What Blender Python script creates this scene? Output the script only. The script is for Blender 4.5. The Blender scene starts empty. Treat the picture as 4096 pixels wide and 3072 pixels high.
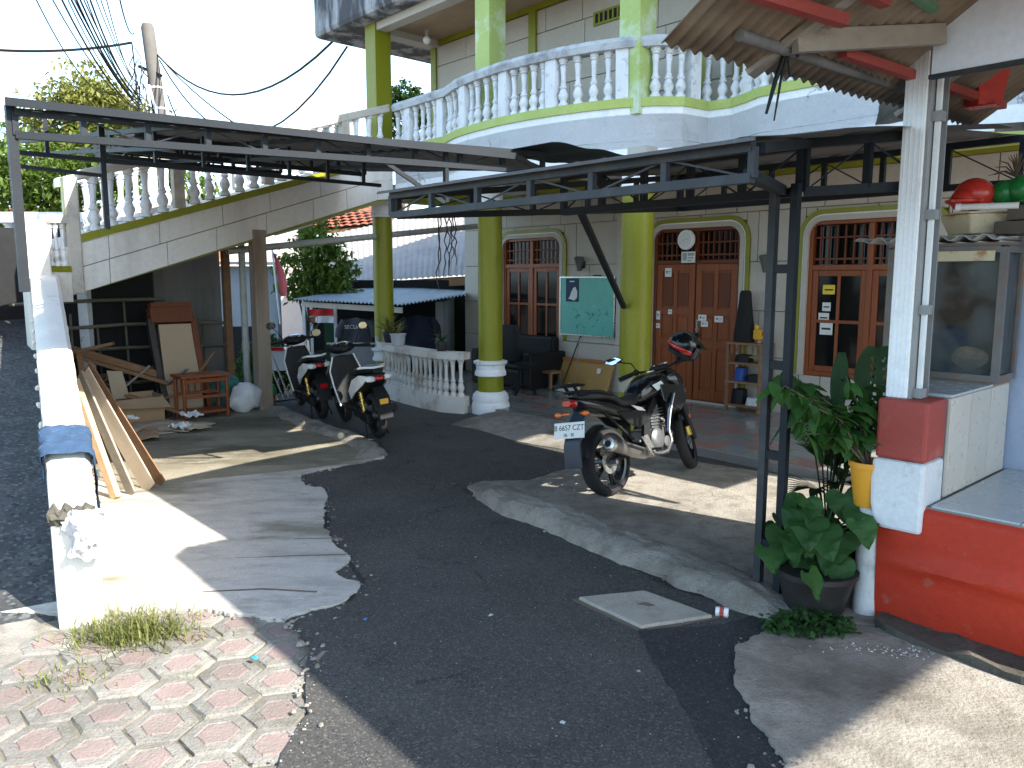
import bpy, bmesh, math, random
from mathutils import Vector, Matrix, noise
R=math.radians; PI=math.pi
random.seed(7)
S=bpy.context.scene; COL=S.collection
# ---------------------------------------------------------------- camera, sky, sun, exposure
cam=bpy.data.cameras.new('camera'); camo=bpy.data.objects.new('camera',cam); COL.objects.link(camo)
camo.location=(0,0,1.95); camo.rotation_euler=(R(90-7.67),0,0)
cam.sensor_width=36; cam.lens=27.72; cam.clip_start=.05; cam.clip_end=2000
S.camera=camo
SUN_TO=Vector((.823,-.569,.80)).normalized()          # direction towards the sun
W_=bpy.data.worlds.new('World'); S.world=W_; W_.use_nodes=True
nt=W_.node_tree; bgn=nt.nodes['Background']
sky=nt.nodes.new('ShaderNodeTexSky'); sky.sky_type='NISHITA'; sky.sun_disc=False
sky.sun_elevation=math.asin(SUN_TO.z); sky.sun_rotation=math.atan2(SUN_TO.x,SUN_TO.y)
sky.dust_density=1.0; sky.air_density=1.0; sky.ozone_density=1.0
# thin bright tropical haze, the same all round: strongest near the horizon, broken up by soft cloud
tc=nt.nodes.new('ShaderNodeTexCoord'); cn=nt.nodes.new('ShaderNodeTexNoise'); cn.inputs['Scale'].default_value=2.2; cn.inputs['Detail'].default_value=7; cn.inputs['Roughness'].default_value=.55
nt.links.new(tc.outputs['Generated'],cn.inputs['Vector'])
cr=nt.nodes.new('ShaderNodeMapRange'); cr.inputs['From Min'].default_value=.40; cr.inputs['From Max'].default_value=.66; cr.inputs['To Min'].default_value=.05; cr.inputs['To Max'].default_value=1.0; nt.links.new(cn.outputs['Fac'],cr.inputs['Value'])
sx=nt.nodes.new('ShaderNodeSeparateXYZ'); nt.links.new(tc.outputs['Generated'],sx.inputs[0])
hz=nt.nodes.new('ShaderNodeMapRange'); hz.interpolation_type='SMOOTHSTEP'; hz.inputs['From Min'].default_value=.0; hz.inputs['From Max'].default_value=.75; hz.inputs['To Min'].default_value=1.0; hz.inputs['To Max'].default_value=.0; nt.links.new(sx.outputs['Z'],hz.inputs['Value'])
hm=nt.nodes.new('ShaderNodeMath'); hm.operation='MULTIPLY'; nt.links.new(cr.outputs['Result'],hm.inputs[0]); nt.links.new(hz.outputs['Result'],hm.inputs[1])
cx=nt.nodes.new('ShaderNodeMix'); cx.data_type='RGBA'; nt.links.new(hm.outputs[0],cx.inputs['Factor']); nt.links.new(sky.outputs[0],cx.inputs['A']); cx.inputs['B'].default_value=(5.4,8.2,10.0,1)
nt.links.new(cx.outputs['Result'],bgn.inputs[0]); bgn.inputs[1].default_value=.15
sl=bpy.data.lights.new('sun','SUN'); sl.energy=5.0; sl.angle=R(.55); sl.color=(1,.95,.86)
slo=bpy.data.objects.new('sun',sl); COL.objects.link(slo); slo.rotation_euler=SUN_TO.to_track_quat('Z','Y').to_euler(); slo.location=(20,-14,20)
S.view_settings.view_transform='Standard'; S.view_settings.look='None'; S.view_settings.gamma=1
S.view_settings.use_curve_mapping=False; S.view_settings.exposure=1.6

# ---------------------------------------------------------------- house frame: u along the facade, v into the house
C1=Vector((-.307,11.2,0)); HA=R(-47.9)
MH=Matrix.Translation(C1)@Matrix.Rotation(HA,4,'Z'); MW=Matrix.Identity(4)
def hw(u,v,z=0): return MH@Vector((u,v,z))

# ---------------------------------------------------------------- materials
MATS={}
def mat(name,col,rough=.75,var=.2,vs=2.5,bump=.15,bs=60,metal=0,spec=.4,stain=None,st_scale=1.2,st_lo=.5,st_hi=.68,st_amt=.8,streak=False,rnd=0,trans=0,alpha=1,speck=None,grain=None,coat=0,stv=None,st2=None,crack=0,stones=None):
    """procedural paint / stone / metal: world-space noise variation, optional stains, streaks and per-object variation"""
    if name in MATS: return MATS[name]
    m=bpy.data.materials.new(name); m.use_nodes=True; n=m.node_tree.nodes; l=m.node_tree.links
    b=n['Principled BSDF']; b.inputs['Roughness'].default_value=rough; b.inputs['Metallic'].default_value=metal
    b.inputs['Specular IOR Level'].default_value=spec
    if trans: b.inputs['Transmission Weight'].default_value=trans
    if alpha<1: b.inputs['Alpha'].default_value=alpha
    if coat: b.inputs['Coat Weight'].default_value=coat; b.inputs['Coat Roughness'].default_value=.08
    g=n.new('ShaderNodeNewGeometry'); pos=g.outputs['Position']
    def nz(scale,det=5,vec=pos,rgh=.6):
        t=n.new('ShaderNodeTexNoise'); t.inputs['Scale'].default_value=scale; t.inputs['Detail'].default_value=det; t.inputs['Roughness'].default_value=rgh
        l.new(vec,t.inputs['Vector']); return t.outputs['Fac']
    def mixc(fac,a,bc):
        x=n.new('ShaderNodeMix'); x.data_type='RGBA'; l.new(fac,x.inputs['Factor'])
        for s,v in ((x.inputs['A'],a),(x.inputs['B'],bc)):
            if isinstance(v,tuple): s.default_value=(*v[:3],1)
            else: l.new(v,s)
        return x.outputs['Result']
    def ramp(f,lo,hi):
        r=n.new('ShaderNodeMapRange'); r.inputs['From Min'].default_value=lo; r.inputs['From Max'].default_value=hi; r.clamp=True
        l.new(f,r.inputs['Value']); return r.outputs['Result']
    def scl(vec,s):
        mp=n.new('ShaderNodeMapping'); mp.inputs['Scale'].default_value=s; l.new(vec,mp.inputs['Vector']); return mp.outputs['Vector']
    dk=tuple(c*(1-var) for c in col); lt=tuple(min(1,c*(1+var)) for c in col)
    v2=scl(pos,(1,1,.12)) if streak else (scl(pos,grain) if grain else pos)
    c=mixc(ramp(nz(vs,6,v2),.3,.7),dk,lt)
    c=mixc(ramp(nz(vs*14,3,v2 if grain else pos),.25,.75),c,tuple(x*.88 for x in col)) if var>0 else c
    if speck: c=mixc(ramp(nz(140,2),.56,.66),c,speck)
    sv=scl(pos,(1,1,.2)) if streak else (scl(pos,stv) if stv else pos)
    if stain: c=mixc_amt(n,l,ramp(nz(st_scale,7,sv,.65),st_lo,st_hi),st_amt,c,stain,mixc)
    if st2: c=mixc_amt(n,l,ramp(nz(st2[1],9,sv,.72),st2[2],st2[3]),st2[4],c,st2[0],mixc)
    if stones:
        vs_=n.new('ShaderNodeTexVoronoi'); vs_.inputs['Scale'].default_value=stones[0]; l.new(pos,vs_.inputs['Vector'])
        sp_=n.new('ShaderNodeSeparateColor'); l.new(vs_.outputs['Color'],sp_.inputs[0])
        c=mixc_amt(n,l,ramp(sp_.outputs[0],.72,.95),stones[1],c,tuple(x*2.6 for x in col),mixc); c=mixc_amt(n,l,ramp(sp_.outputs[1],.75,.95),stones[1],c,tuple(x*.35 for x in col),mixc)
    if crack:
        dn=n.new('ShaderNodeTexNoise'); dn.inputs['Scale'].default_value=4.5; dn.inputs['Detail'].default_value=9; dn.inputs['Roughness'].default_value=.68; l.new(pos,dn.inputs['Vector'])
        ad=n.new('ShaderNodeVectorMath'); ad.operation='MULTIPLY_ADD'; ad.inputs[1].default_value=(.5,.5,.5); l.new(dn.outputs['Color'],ad.inputs[0]); l.new(pos,ad.inputs[2])
        vo=n.new('ShaderNodeTexVoronoi'); vo.feature='DISTANCE_TO_EDGE'; vo.inputs['Scale'].default_value=crack; l.new(ad.outputs[0],vo.inputs['Vector'])
        f1=ramp(vo.outputs['Distance'],.007,.002); f2=ramp(nz(1.9,4),.54,.60); mm=n.new('ShaderNodeMath'); mm.operation='MULTIPLY'; l.new(f1,mm.inputs[0]); l.new(f2,mm.inputs[1]); c=mixc_amt(n,l,mm.outputs[0],.85,c,tuple(x*.22 for x in col),mixc)
    if rnd:
        oi=n.new('ShaderNodeObjectInfo'); h=n.new('ShaderNodeHueSaturation'); mr=n.new('ShaderNodeMapRange')
        mr.inputs['To Min'].default_value=1-rnd; mr.inputs['To Max'].default_value=1+rnd
        l.new(oi.outputs['Random'],mr.inputs['Value']); l.new(mr.outputs['Result'],h.inputs['Value']); l.new(c,h.inputs['Color']); c=h.outputs['Color']
    l.new(c,b.inputs['Base Color'])
    if rough>.2 and var>0:
        rr=n.new('ShaderNodeMapRange'); rr.inputs['To Min'].default_value=max(.05,rough-.12); rr.inputs['To Max'].default_value=min(1,rough+.12)
        l.new(nz(vs*5,3),rr.inputs['Value']); l.new(rr.outputs['Result'],b.inputs['Roughness'])
    if bump:
        bp=n.new('ShaderNodeBump'); bp.inputs['Strength'].default_value=bump; bp.inputs['Distance'].default_value=.01
        l.new(nz(bs,4),bp.inputs['Height']); l.new(bp.outputs['Normal'],b.inputs['Normal'])
    MATS[name]=m; return m
def mixc_amt(n,l,f,amt,a,bcol,mixc):
    mm=n.new('ShaderNodeMath'); mm.operation='MULTIPLY'; mm.inputs[1].default_value=amt; l.new(f,mm.inputs[0]); return mixc(mm.outputs[0],a,bcol)
def emit(name,col,st):
    m=bpy.data.materials.new(name); m.use_nodes=True; b=m.node_tree.nodes['Principled BSDF']
    b.inputs['Base Color'].default_value=(*col,1); b.inputs['Emission Color'].default_value=(*col,1); b.inputs['Emission Strength'].default_value=st; return m
def leafmat(name,col,rough=.6,var=.45,rnd=.25):
    m=mat(name,col,rough=rough,var=var,vs=6,bump=.15,rnd=rnd,spec=.22,st2=(tuple(x*1.9+.02 for x in col),22,.60,.70,.35))
    n=m.node_tree.nodes; l=m.node_tree.links; b=n['Principled BSDF']; o=n['Material Output']
    t=n.new('ShaderNodeBsdfTranslucent'); t.inputs['Color'].default_value=(col[0]*1.3+.02,col[1]*1.5+.02,col[2]*.6,1)
    x=n.new('ShaderNodeMixShader'); x.inputs[0].default_value=.3; l.new(b.outputs[0],x.inputs[1]); l.new(t.outputs[0],x.inputs[2]); l.new(x.outputs[0],o.inputs['Surface']); return m
A=mat
m_asph=A('asphalt',(.059,.057,.0535),.92,.3,1.2,1.0,150,stain=(.098,.092,.083),st_scale=.75,st_lo=.44,st_hi=.66,st_amt=.65,st2=((.028,.029,.031),2.6,.55,.66,.65),stones=(115,.65),crack=.45)
m_asph_dark=A('fresh_asphalt',(.028,.029,.031),.9,.3,2,1.0,120,stones=(115,.6),st2=((.06,.058,.055),3,.55,.7,.6))
m_alley=A('rough_alley_asphalt',(.045,.047,.047),.75,.5,4,1.0,28,stones=(45,.9),st2=((.09,.085,.08),2,.5,.65,.6))
m_conc=A('yard_concrete',(.50,.475,.43),.9,.18,1.5,.9,60,stain=(.13,.125,.07),st_scale=.9,st_lo=.53,st_hi=.63,st_amt=.8,stv=(.5,1.3,1),st2=((.27,.255,.225),4,.47,.66,.75),speck=(.36,.34,.31),crack=1.0)
m_conc2=A('pavement_concrete',(.30,.275,.235),.9,.25,2.2,1.0,55,stain=(.06,.05,.037),st_scale=.9,st_lo=.50,st_hi=.66,st_amt=.75,st2=((.15,.13,.105),6,.46,.64,.85),speck=(.17,.155,.135),crack=1.3)
m_conc3=A('pale_concrete',(.40,.37,.315),.9,.22,2.5,.9,60,stain=(.13,.11,.085),st_scale=1.6,st_lo=.54,st_hi=.68,st_amt=.7,st2=((.24,.215,.175),6,.48,.66,.7),speck=(.27,.25,.22),crack=1.1)
m_stg=A('dull_grey_steel',(.27,.275,.275),.5,.15,6,.1,40,stain=(.2,.16,.13),st_scale=7,st_lo=.6,st_amt=.5)
m_gconc=A('grey_concrete',(0.182,0.175,0.164),.9,.3,3,.5,60,stain=(.07,.065,.06),st_scale=2.2,st_amt=.7,streak=True)
m_moss=A('mossy_concrete',(.075,.068,.055),.95,.45,7,1.0,25,stain=(.025,.028,.018),st_scale=5,st_amt=.85,st2=((.16,.15,.13),8,.56,.7,.7))
m_dirt=A('dirt',(.15,.12,.09),.95,.3,2,.5,60)
m_pav=A('paver_grey',(.215,.20,.175),.92,.25,5,1.0,70,speck=(.13,.125,.11),rnd=.2,stain=(.10,.098,.065),st_scale=3.5,st_amt=.7,st2=((.30,.29,.26),11,.5,.68,.6))
m_pink=A('paver_pink',(.245,.185,.165),.92,.22,5,.9,70,speck=(.18,.14,.13),rnd=.15,stain=(.19,.17,.145),st_scale=7,st_lo=.45,st_amt=.75)
m_wwall=A('whitewash',(.74,.70,.62),.85,.10,2,.3,30,stain=(.36,.32,.26),st_scale=2.4,st_lo=.58,st_hi=.75,st_amt=.6)
m_beige=A('beige_panel',(0.476,0.433,0.374),.7,.06,1.3,.08,40,stain=(.38,.33,.27),st_scale=1.4,st_lo=.54,st_hi=.8,st_amt=.45,streak=True,rnd=.03)
m_strg=A('stair_panel',(.72,.68,.63),.75,.07,1.3,.1,40,stain=(.30,.26,.21),st_scale=2.2,st_lo=.5,st_hi=.78,st_amt=.5,streak=True,rnd=.03)
m_olive=A('olive_paint',(0.225,0.23,0.0085),.42,.12,2,.1,40,stain=(.13,.13,.015),st_scale=2.5,st_lo=.56,st_hi=.75,st_amt=.55,streak=True,st2=((.07,.075,.02),5,.60,.70,.55))
m_oliveg=A('olive_groove',(.22,.22,.06),.7,.2)
m_lime=A('faded_lime_paint',(.42,.50,.13),.6,.15,2,.1,40,stain=(.5,.55,.38),st_scale=3,st_lo=.55,st_hi=.7,st_amt=.5)
m_pale=A('pale_green_column',(.42,.52,.16),.6,.15,2,.1,40,stain=(.62,.70,.60),st_scale=2.2,st_lo=.5,st_hi=.62,st_amt=.7)
m_white=A('weathered_white',(0.86,0.87,0.88),.75,.05,2,.2,40,stain=(.50,.54,.58),st_scale=2.6,st_lo=.58,st_hi=.72,st_amt=.5,st2=((.45,.47,.50),9,.62,.70,.6),crack=.55)
m_balus=A('baluster_white',(.74,.75,.76),.75,.1,4,.3,50,stain=(.22,.22,.23),st_scale=9,st_lo=.54,st_hi=.70,st_amt=.6)
m_rail=A('rail_concrete',(.52,.54,.56),.85,.2,4,.4,40,stain=(.12,.13,.14),st_scale=4.5,st_lo=.45,st_hi=.66,st_amt=.65)
m_brail=A('stair_rail_grey',(.50,.46,.40),.85,.15,4,.3,40,stain=(.25,.22,.19),st_scale=3,st_amt=.6)
m_prust=A('porch_balustrade',(.66,.62,.58),.8,.12,4,.25,40,stain=(.26,.14,.08),st_scale=3.0,st_lo=.5,st_hi=.66,st_amt=.7)
m_slab=A('mouldy_slab',(.42,.43,.45),.9,.2,3,.5,30,stain=(.03,.032,.036),st_scale=2.5,st_lo=.40,st_hi=.54,st_amt=.88,streak=True)
m_ply=A('brown_ceiling',(.36,.25,.15),.75,.2,1.5,.1,30,stain=(.22,.13,.07),st_amt=.6)
m_wood=A('red_brown_wood',(.235,.060,.016),.42,.25,3,.1,50,grain=(6,6,.5),rnd=.05,spec=.35)
m_wood2=A('dark_red_wood',(.14,.036,.012),.5,.25,3,.1,50,grain=(6,6,.5),spec=.3)
m_owood=A('old_wood',(.24,.13,.065),.8,.3,3,.25,40,grain=(2,2,6),rnd=.2)
m_pwood=A('pale_wood',(.42,.29,.17),.8,.25,3,.2,40,grain=(3,3,5),rnd=.15)
m_gwood=A('grey_timber',(.27,.235,.19),.85,.25,3,.2,40,grain=(3,3,5),rnd=.12)
m_ywood=A('yellow_board',(.43,.25,.075),.6,.15,2,.08,40)
m_bamboo=A('bamboo',(.11,.10,.07),.7,.3,6,.1,40,rnd=.25)
m_glass=A('dark_window_glass',(.006,.007,.008),.08,0,1,0,spec=.18)
m_black=A('black_steel',(.014,.018,.023),.55,.25,6,.1,50,spec=.2)
m_blackg=A('grey_steel',(.035,.040,.046),.55,.25,6,.1,50,spec=.25,stain=(.08,.08,.08),st_scale=5,st_amt=.4)
m_sheet=A('roof_sheet',(.09,.09,.095),.6,.25,3,.1,40,stain=(.05,.05,.05),st_amt=.6)
m_red=A('red_paint',(0.414,0.036,0.0162),.5,.12,2,.3,30,spec=.2,stain=(.20,.025,.016),st_scale=3,st_lo=.56,st_hi=.74,st_amt=.55,st2=((.34,.12,.085),7,.60,.68,.55))
m_redf=A('faded_red_paint',(0.324,0.054,0.0405),.6,.18,3,.3,40,stain=(.40,.20,.16),st_scale=3,st_lo=.58,st_hi=.72,st_amt=.4,st2=((.17,.10,.085),9,.58,.68,.6))
m_tilew=A('white_floor_tile',(.44,.47,.48),.25,.05,2,.02,20,spec=.4,rnd=.03)
m_tileb=A('beige_wall_tile',(.58,.53,.45),.3,.08,2,.02,20,spec=.5,rnd=.06)
m_grout=A('grout',(.22,.21,.20),.9,.2)
m_steelw=A('white_steel_post',(.86,.88,.88),.4,.04,4,.08,40,stain=(.62,.63,.62),st_scale=5,st_lo=.58,st_amt=.4)
m_sign=A('blueish_signboard',(.76,.82,.90),.45,.04,2,.03,30,stain=(.50,.46,.45),st_scale=2.2,st_lo=.58,st_hi=.8,st_amt=.6)
m_corr=A('old_corrugated',(.22,.165,.115),.85,.3,3,.2,50,stain=(.09,.07,.055),st_scale=2,st_lo=.45,st_hi=.65,st_amt=.6)
m_zinc=A('zinc_sheet',(.34,.37,.40),.45,.2,2,.1,40,metal=.3,stain=(.22,.22,.22),st_amt=.5)
m_blk=A('black_plastic',(.010,.010,.011),.5,.2,8,.05,60,spec=.22)
m_blkgl=A('black_gloss',(.006,.007,.009),.2,0,1,0,spec=.35,coat=.25)
m_tyre=A('tyre_rubber',(.016,.016,.017),.85,.2,12,.3,90)
m_chr=A('brushed_metal',(.55,.54,.52),.28,.15,12,.05,60,metal=.9)
m_alu=A('cast_aluminium',(.13,.135,.14),.45,.25,12,.1,60,metal=.6)
m_exh=A('exhaust_steel',(.21,.205,.20),.38,.2,10,.08,60,metal=.85)
m_bluep=A('dark_blue_plastic',(.016,.03,.052),.35,.1,5,.02,40,spec=.35)
m_redl=A('tail_light_red',(.35,.01,.01),.15,0,1,0,spec=.6)
m_amb=A('orange_lens',(.75,.17,.03),.2,0,1,0)
m_mirror=A('mirror_glass',(.8,.82,.85),.03,0,1,0,metal=1)
m_swhite=A('scooter_white',(.72,.71,.68),.25,.05,6,.02,40,coat=.4)
m_gold=A('gold_spring',(.75,.50,.12),.3,.1,10,0,metal=.8)
m_paper=A('paper',(.72,.72,.70),.8,.06,6,.05,40)
m_ink=A('dark_ink',(.02,.03,.05),.7,0,1,0)
m_teal=A('teal_board',(0.111,0.425,0.357),.35,.06,1.5,.02,30,stain=(.2,.55,.48),st_scale=3,st_amt=.4)
m_clothb=A('blue_denim',(.035,.075,.145),.95,.4,12,.8,120,stain=(.16,.22,.32),st_scale=14,st_lo=.55,st_hi=.7,st_amt=.5)
m_card=A('cardboard',(.40,.27,.16),.9,.15,3,.1,40,rnd=.12,stain=(.25,.15,.08),st_amt=.4)
m_cardp=A('pale_cardboard',(.52,.42,.31),.9,.12,3,.1,40,rnd=.1)
m_sack=A('white_sack',(.66,.67,.69),.8,.12,14,.5,60,stain=(.40,.42,.46),st_scale=12,st_amt=.5)
m_bagr=A('red_bag',(.55,.03,.02),.5,.2,8,.3,50); m_bagg=A('green_bag',(.03,.28,.08),.5,.2,8,.3,50); m_bagt=A('teal_bag',(.03,.16,.15),.6,.3,8,.3,50)
m_yel=A('yellow_pot',(.70,.32,.03),.5,.12,6,.1,40); m_pot=A('black_pot',(.022,.021,.020),.55,.3,8,.15,50,stain=(.06,.055,.05),st_scale=8,st_amt=.5)
m_pvc=A('grey_pvc',(.42,.43,.41),.5,.15,6,.05,40,stain=(.22,.21,.19),st_scale=5,st_amt=.5)
m_bark=A('bark',(.13,.095,.065),.95,.3,8,.8,40)
m_trd=A('terracotta_roof',(.33,.10,.055),.85,.25,3,.3,40,rnd=.12,stain=(.12,.06,.045),st_amt=.5)
m_cream=A('cream_enamel',(.58,.50,.34),.5,.12,5,.1,40,stain=(.30,.12,.03),st_scale=7,st_lo=.55,st_hi=.66,st_amt=.8)
m_gplas=A('green_plastic',(.015,.20,.045),.3,.15,5,.02,40,spec=.5); m_rplas=A('red_plastic',(.55,.035,.022),.28,.12,5,.03,40,spec=.5)
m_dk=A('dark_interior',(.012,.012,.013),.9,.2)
l_philo=leafmat('philodendron_leaf',(.036,.10,.028),.55); l_shrub=leafmat('shrub_leaf',(.04,.11,.024),.55); l_palm=leafmat('palm_leaf',(.025,.05,.015),.5)
l_tree=leafmat('tree_leaf',(.12,.18,.035),.55); l_treey=leafmat('yellowish_tree_leaf',(.17,.17,.05),.6); l_dark=leafmat('dark_tree_leaf',(.03,.06,.02),.55)
l_grass=leafmat('grass_blade',(.15,.16,.05),.6); l_weed=leafmat('weed_leaf',(.035,.09,.025)); l_brom=leafmat('bromeliad_leaf',(.16,.13,.04),.5)
l_fern=leafmat('spotted_leaf',(.018,.05,.018),.55)
# ---------------------------------------------------------------- mesh helpers
class MB:
    def __init__(s): s.v=[]; s.f=[]; s.m=[]
    def add(s,vs,fs,mi=0):
        o=len(s.v); s.v+= [Vector(p) for p in vs]; s.f+=[tuple(i+o for i in f) for f in fs]; s.m+=[mi]*len(fs); return s
    def box(s,a,b,mi=0):
        (x0,y0,z0),(x1,y1,z1)=a,b
        return s.add([(x0,y0,z0),(x1,y0,z0),(x1,y1,z0),(x0,y1,z0),(x0,y0,z1),(x1,y0,z1),(x1,y1,z1),(x0,y1,z1)],
            [(0,3,2,1),(4,5,6,7),(0,1,5,4),(1,2,6,5),(2,3,7,6),(3,0,4,7)],mi)
    def beam(s,p,q,w,h,mi=0,up=(0,0,1)):
        p=Vector(p);q=Vector(q);d=(q-p).normalized();u=Vector(up)
        if abs(d.dot(u))>.98: u=Vector((1,0,0))
        x=d.cross(u).normalized()*w/2; y=x.cross(d).normalized()*h/2
        vs=[c+i+j for c in (p,q) for i,j in ((-x,-y),(x,-y),(x,y),(-x,y))]
        return s.add(vs,[(0,1,2,3),(7,6,5,4),(0,4,5,1),(1,5,6,2),(2,6,7,3),(3,7,4,0)],mi)
    def tube(s,pts,r,seg=8,mi=0,caps=True):
        pts=[Vector(p) for p in pts]; n=len(pts); rs=r if isinstance(r,(list,tuple)) else [r]*n
        vs=[];ref=None
        for i,p in enumerate(pts):
            d=(pts[min(i+1,n-1)]-pts[max(i-1,0)]).normalized()
            if ref is None:
                ref=Vector((0,0,1)) if abs(d.z)<.9 else Vector((1,0,0))
            x=(ref-d*ref.dot(d)).normalized(); ref=x; y=d.cross(x)
            vs+=[p+(x*math.cos(2*PI*k/seg)+y*math.sin(2*PI*k/seg))*rs[i] for k in range(seg)]
        fs=[(i*seg+k,i*seg+(k+1)%seg,(i+1)*seg+(k+1)%seg,(i+1)*seg+k) for i in range(n-1) for k in range(seg)]
        if caps: fs+=[tuple(range(seg))[::-1],tuple((n-1)*seg+k for k in range(seg))]
        return s.add(vs,fs,mi)
    def lathe(s,prof,c=(0,0,0),seg=16,mi=0,axis='z',close=False,sx=1,sy=1):
        vs=[];c=Vector(c)
        for r,h in prof:
            for k in range(seg):
                a=2*PI*k/seg; p=(r*math.cos(a)*sx,r*math.sin(a)*sy,h)
                if axis=='y': p=(p[0],p[2],p[1])
                if axis=='x': p=(p[2],p[0],p[1])
                vs.append(c+Vector(p))
        n=len(prof); rows=n if close else n-1
        fs=[(i*seg+k,i*seg+(k+1)%seg,((i+1)%n)*seg+(k+1)%seg,((i+1)%n)*seg+k) for i in range(rows) for k in range(seg)]
        if not close:
            if prof[0][0]>1e-4: fs.append(tuple(range(seg))[::-1])
            if prof[-1][0]>1e-4: fs.append(tuple((n-1)*seg+k for k in range(seg)))
        return s.add(vs,fs,mi)
    def prism(s,poly,z0,z1,mi=0,axis='z'):
        n=len(poly)
        def P(a,b,z): return (a,b,z) if axis=='z' else ((a,z,b) if axis=='y' else (z,a,b))
        vs=[P(a,b,z0) for a,b in poly]+[P(a,b,z1) for a,b in poly]
        return s.add(vs,[tuple(range(n))[::-1],tuple(range(n,2*n))]+[(i,(i+1)%n,n+(i+1)%n,n+i) for i in range(n)],mi)
    def loft(s,secs,mi=0,caps=True):
        n=len(secs[0]);vs=[p for r in secs for p in r]
        fs=[(i*n+k,i*n+(k+1)%n,(i+1)*n+(k+1)%n,(i+1)*n+k) for i in range(len(secs)-1) for k in range(n)]
        if caps: fs+=[tuple(range(n))[::-1],tuple((len(secs)-1)*n+k for k in range(n))]
        return s.add(vs,fs,mi)
    def grid(s,f,nu,nv,mi=0):
        vs=[f(i/nu,j/nv) for j in range(nv+1) for i in range(nu+1)]
        return s.add(vs,[(j*(nu+1)+i,j*(nu+1)+i+1,(j+1)*(nu+1)+i+1,(j+1)*(nu+1)+i) for j in range(nv) for i in range(nu)],mi)
    def sphere(s,c,r,seg=12,rings=8,mi=0,sc=(1,1,1)):
        pr=[(math.sin(PI*i/rings)*r,-math.cos(PI*i/rings)*r) for i in range(rings+1)]
        o=len(s.v); s.lathe([(max(a,1e-5),b) for a,b in pr],(0,0,0),seg,mi); c=Vector(c)
        for i in range(o,len(s.v)): p=s.v[i]; s.v[i]=Vector((p.x*sc[0],p.y*sc[1],p.z*sc[2]))+c
        return s
    def xf(s,M,o=0):
        for i in range(o,len(s.v)): s.v[i]=M@s.v[i]
        return s
    def jit(s,a,f=3,o=0):
        for i in range(o,len(s.v)):
            p=s.v[i]; s.v[i]=p+noise.noise_vector(p*f)*a
        return s
def se(c,w,h,n=14,e=2.6,ax='x'):
    """superellipse ring round c, perpendicular to x"""
    out=[];c=Vector(c)
    for k in range(n):
        a=2*PI*k/n;ca,sa=math.cos(a),math.sin(a)
        y=math.copysign(abs(ca)**(2/e),ca)*w; z=math.copysign(abs(sa)**(2/e),sa)*h
        out.append(c+(Vector((0,y,z)) if ax=='x' else Vector((y,z,0)) if ax=='z' else Vector((y,0,z))))
    return out
def mesh(name,mb,mats,smooth=False):
    me=bpy.data.meshes.new(name); me.from_pydata([tuple(p) for p in mb.v],[],mb.f)
    for m in (mats if isinstance(mats,(list,tuple)) else [mats]): me.materials.append(m)
    if any(mb.m): me.polygons.foreach_set('material_index',mb.m)
    bm=bmesh.new(); bm.from_mesh(me); bmesh.ops.recalc_face_normals(bm,faces=bm.faces); bm.to_mesh(me); bm.free()
    if smooth:
        me.polygons.foreach_set('use_smooth',[True]*len(me.polygons))
        try: me.set_sharp_from_angle(angle=R(smooth if smooth is not True else 40))
        except Exception: pass
    me.update(); return me
def link(name,data,parent=None): 
    o=bpy.data.objects.new(name,data); COL.objects.link(o)
    if parent: o.parent=parent
    return o
def tag(o,label,cat,group=None):
    o['label']=label; o['category']=cat
    if group: o['group']=group
    return o
class Thing:
    """an Empty at the thing's base; parts given in the frame's coordinates become its children"""
    def __init__(s,name,label,cat,base=(0,0,0),frame='H',group=None,rz=0,tilt=None):
        s.base=Vector(base); s.frame=frame
        s.o=link(name,None); s.o.empty_display_size=.2
        if frame=='H': s.o.location=MH@s.base; s.o.rotation_euler=(0,0,HA)
        elif frame=='W': s.o.location=s.base
        else:
            s.o.location=s.base; s.o.rotation_euler=(tilt[0] if tilt else 0,tilt[1] if tilt else 0,rz); s.base=Vector((0,0,0))
        tag(s.o,label,cat,group)
    def part(s,name,mb,mats,parent=None,smooth=False,bevel=0,label=None,kind=None):
        m2=MB(); m2.v=[p-s.base for p in mb.v]; m2.f=mb.f; m2.m=mb.m
        o=link(name,mesh(name,m2,mats,smooth),parent or s.o)
        if bevel: bev(o,bevel)
        if label: o['label']=label
        if kind: o['kind']=kind
        return o
    def inst(s,name,me,loc,rz=0,sc=(1,1,1),parent=None,rot=None):
        o=link(name,me,parent or s.o); o.location=Vector(loc)-s.base; o.rotation_euler=rot if rot else (0,0,rz); o.scale=sc; return o
def bev(o,w,seg=2):
    b=o.modifiers.new('bevel','BEVEL'); b.width=w; b.segments=seg; b.limit_method='ANGLE'; b.angle_limit=R(40); b.harden_normals=False
def single(name,mb,mats,label,cat,frame='W',base=None,group=None,smooth=False,bevel=0,kind=None):
    """a thing of one mesh, origin at its base"""
    if base is None:
        base=Vector((sum(p.x for p in mb.v)/len(mb.v),sum(p.y for p in mb.v)/len(mb.v),min(p.z for p in mb.v)))
    base=Vector(base); m2=MB(); m2.v=[p-base for p in mb.v]; m2.f=mb.f; m2.m=mb.m
    o=link(name,mesh(name,m2,mats,smooth))
    if frame=='H': o.location=MH@base; o.rotation_euler=(0,0,HA)
    else: o.location=base
    if bevel: bev(o,bevel)
    if kind: o['kind']=kind
    if label: tag(o,label,cat,group)
    return o
def struct(name,mb,mats,frame='W',smooth=False,bevel=0):
    o=single(name,mb,mats,None,None,frame,(0,0,0),None,smooth,bevel,'structure'); return o
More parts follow.
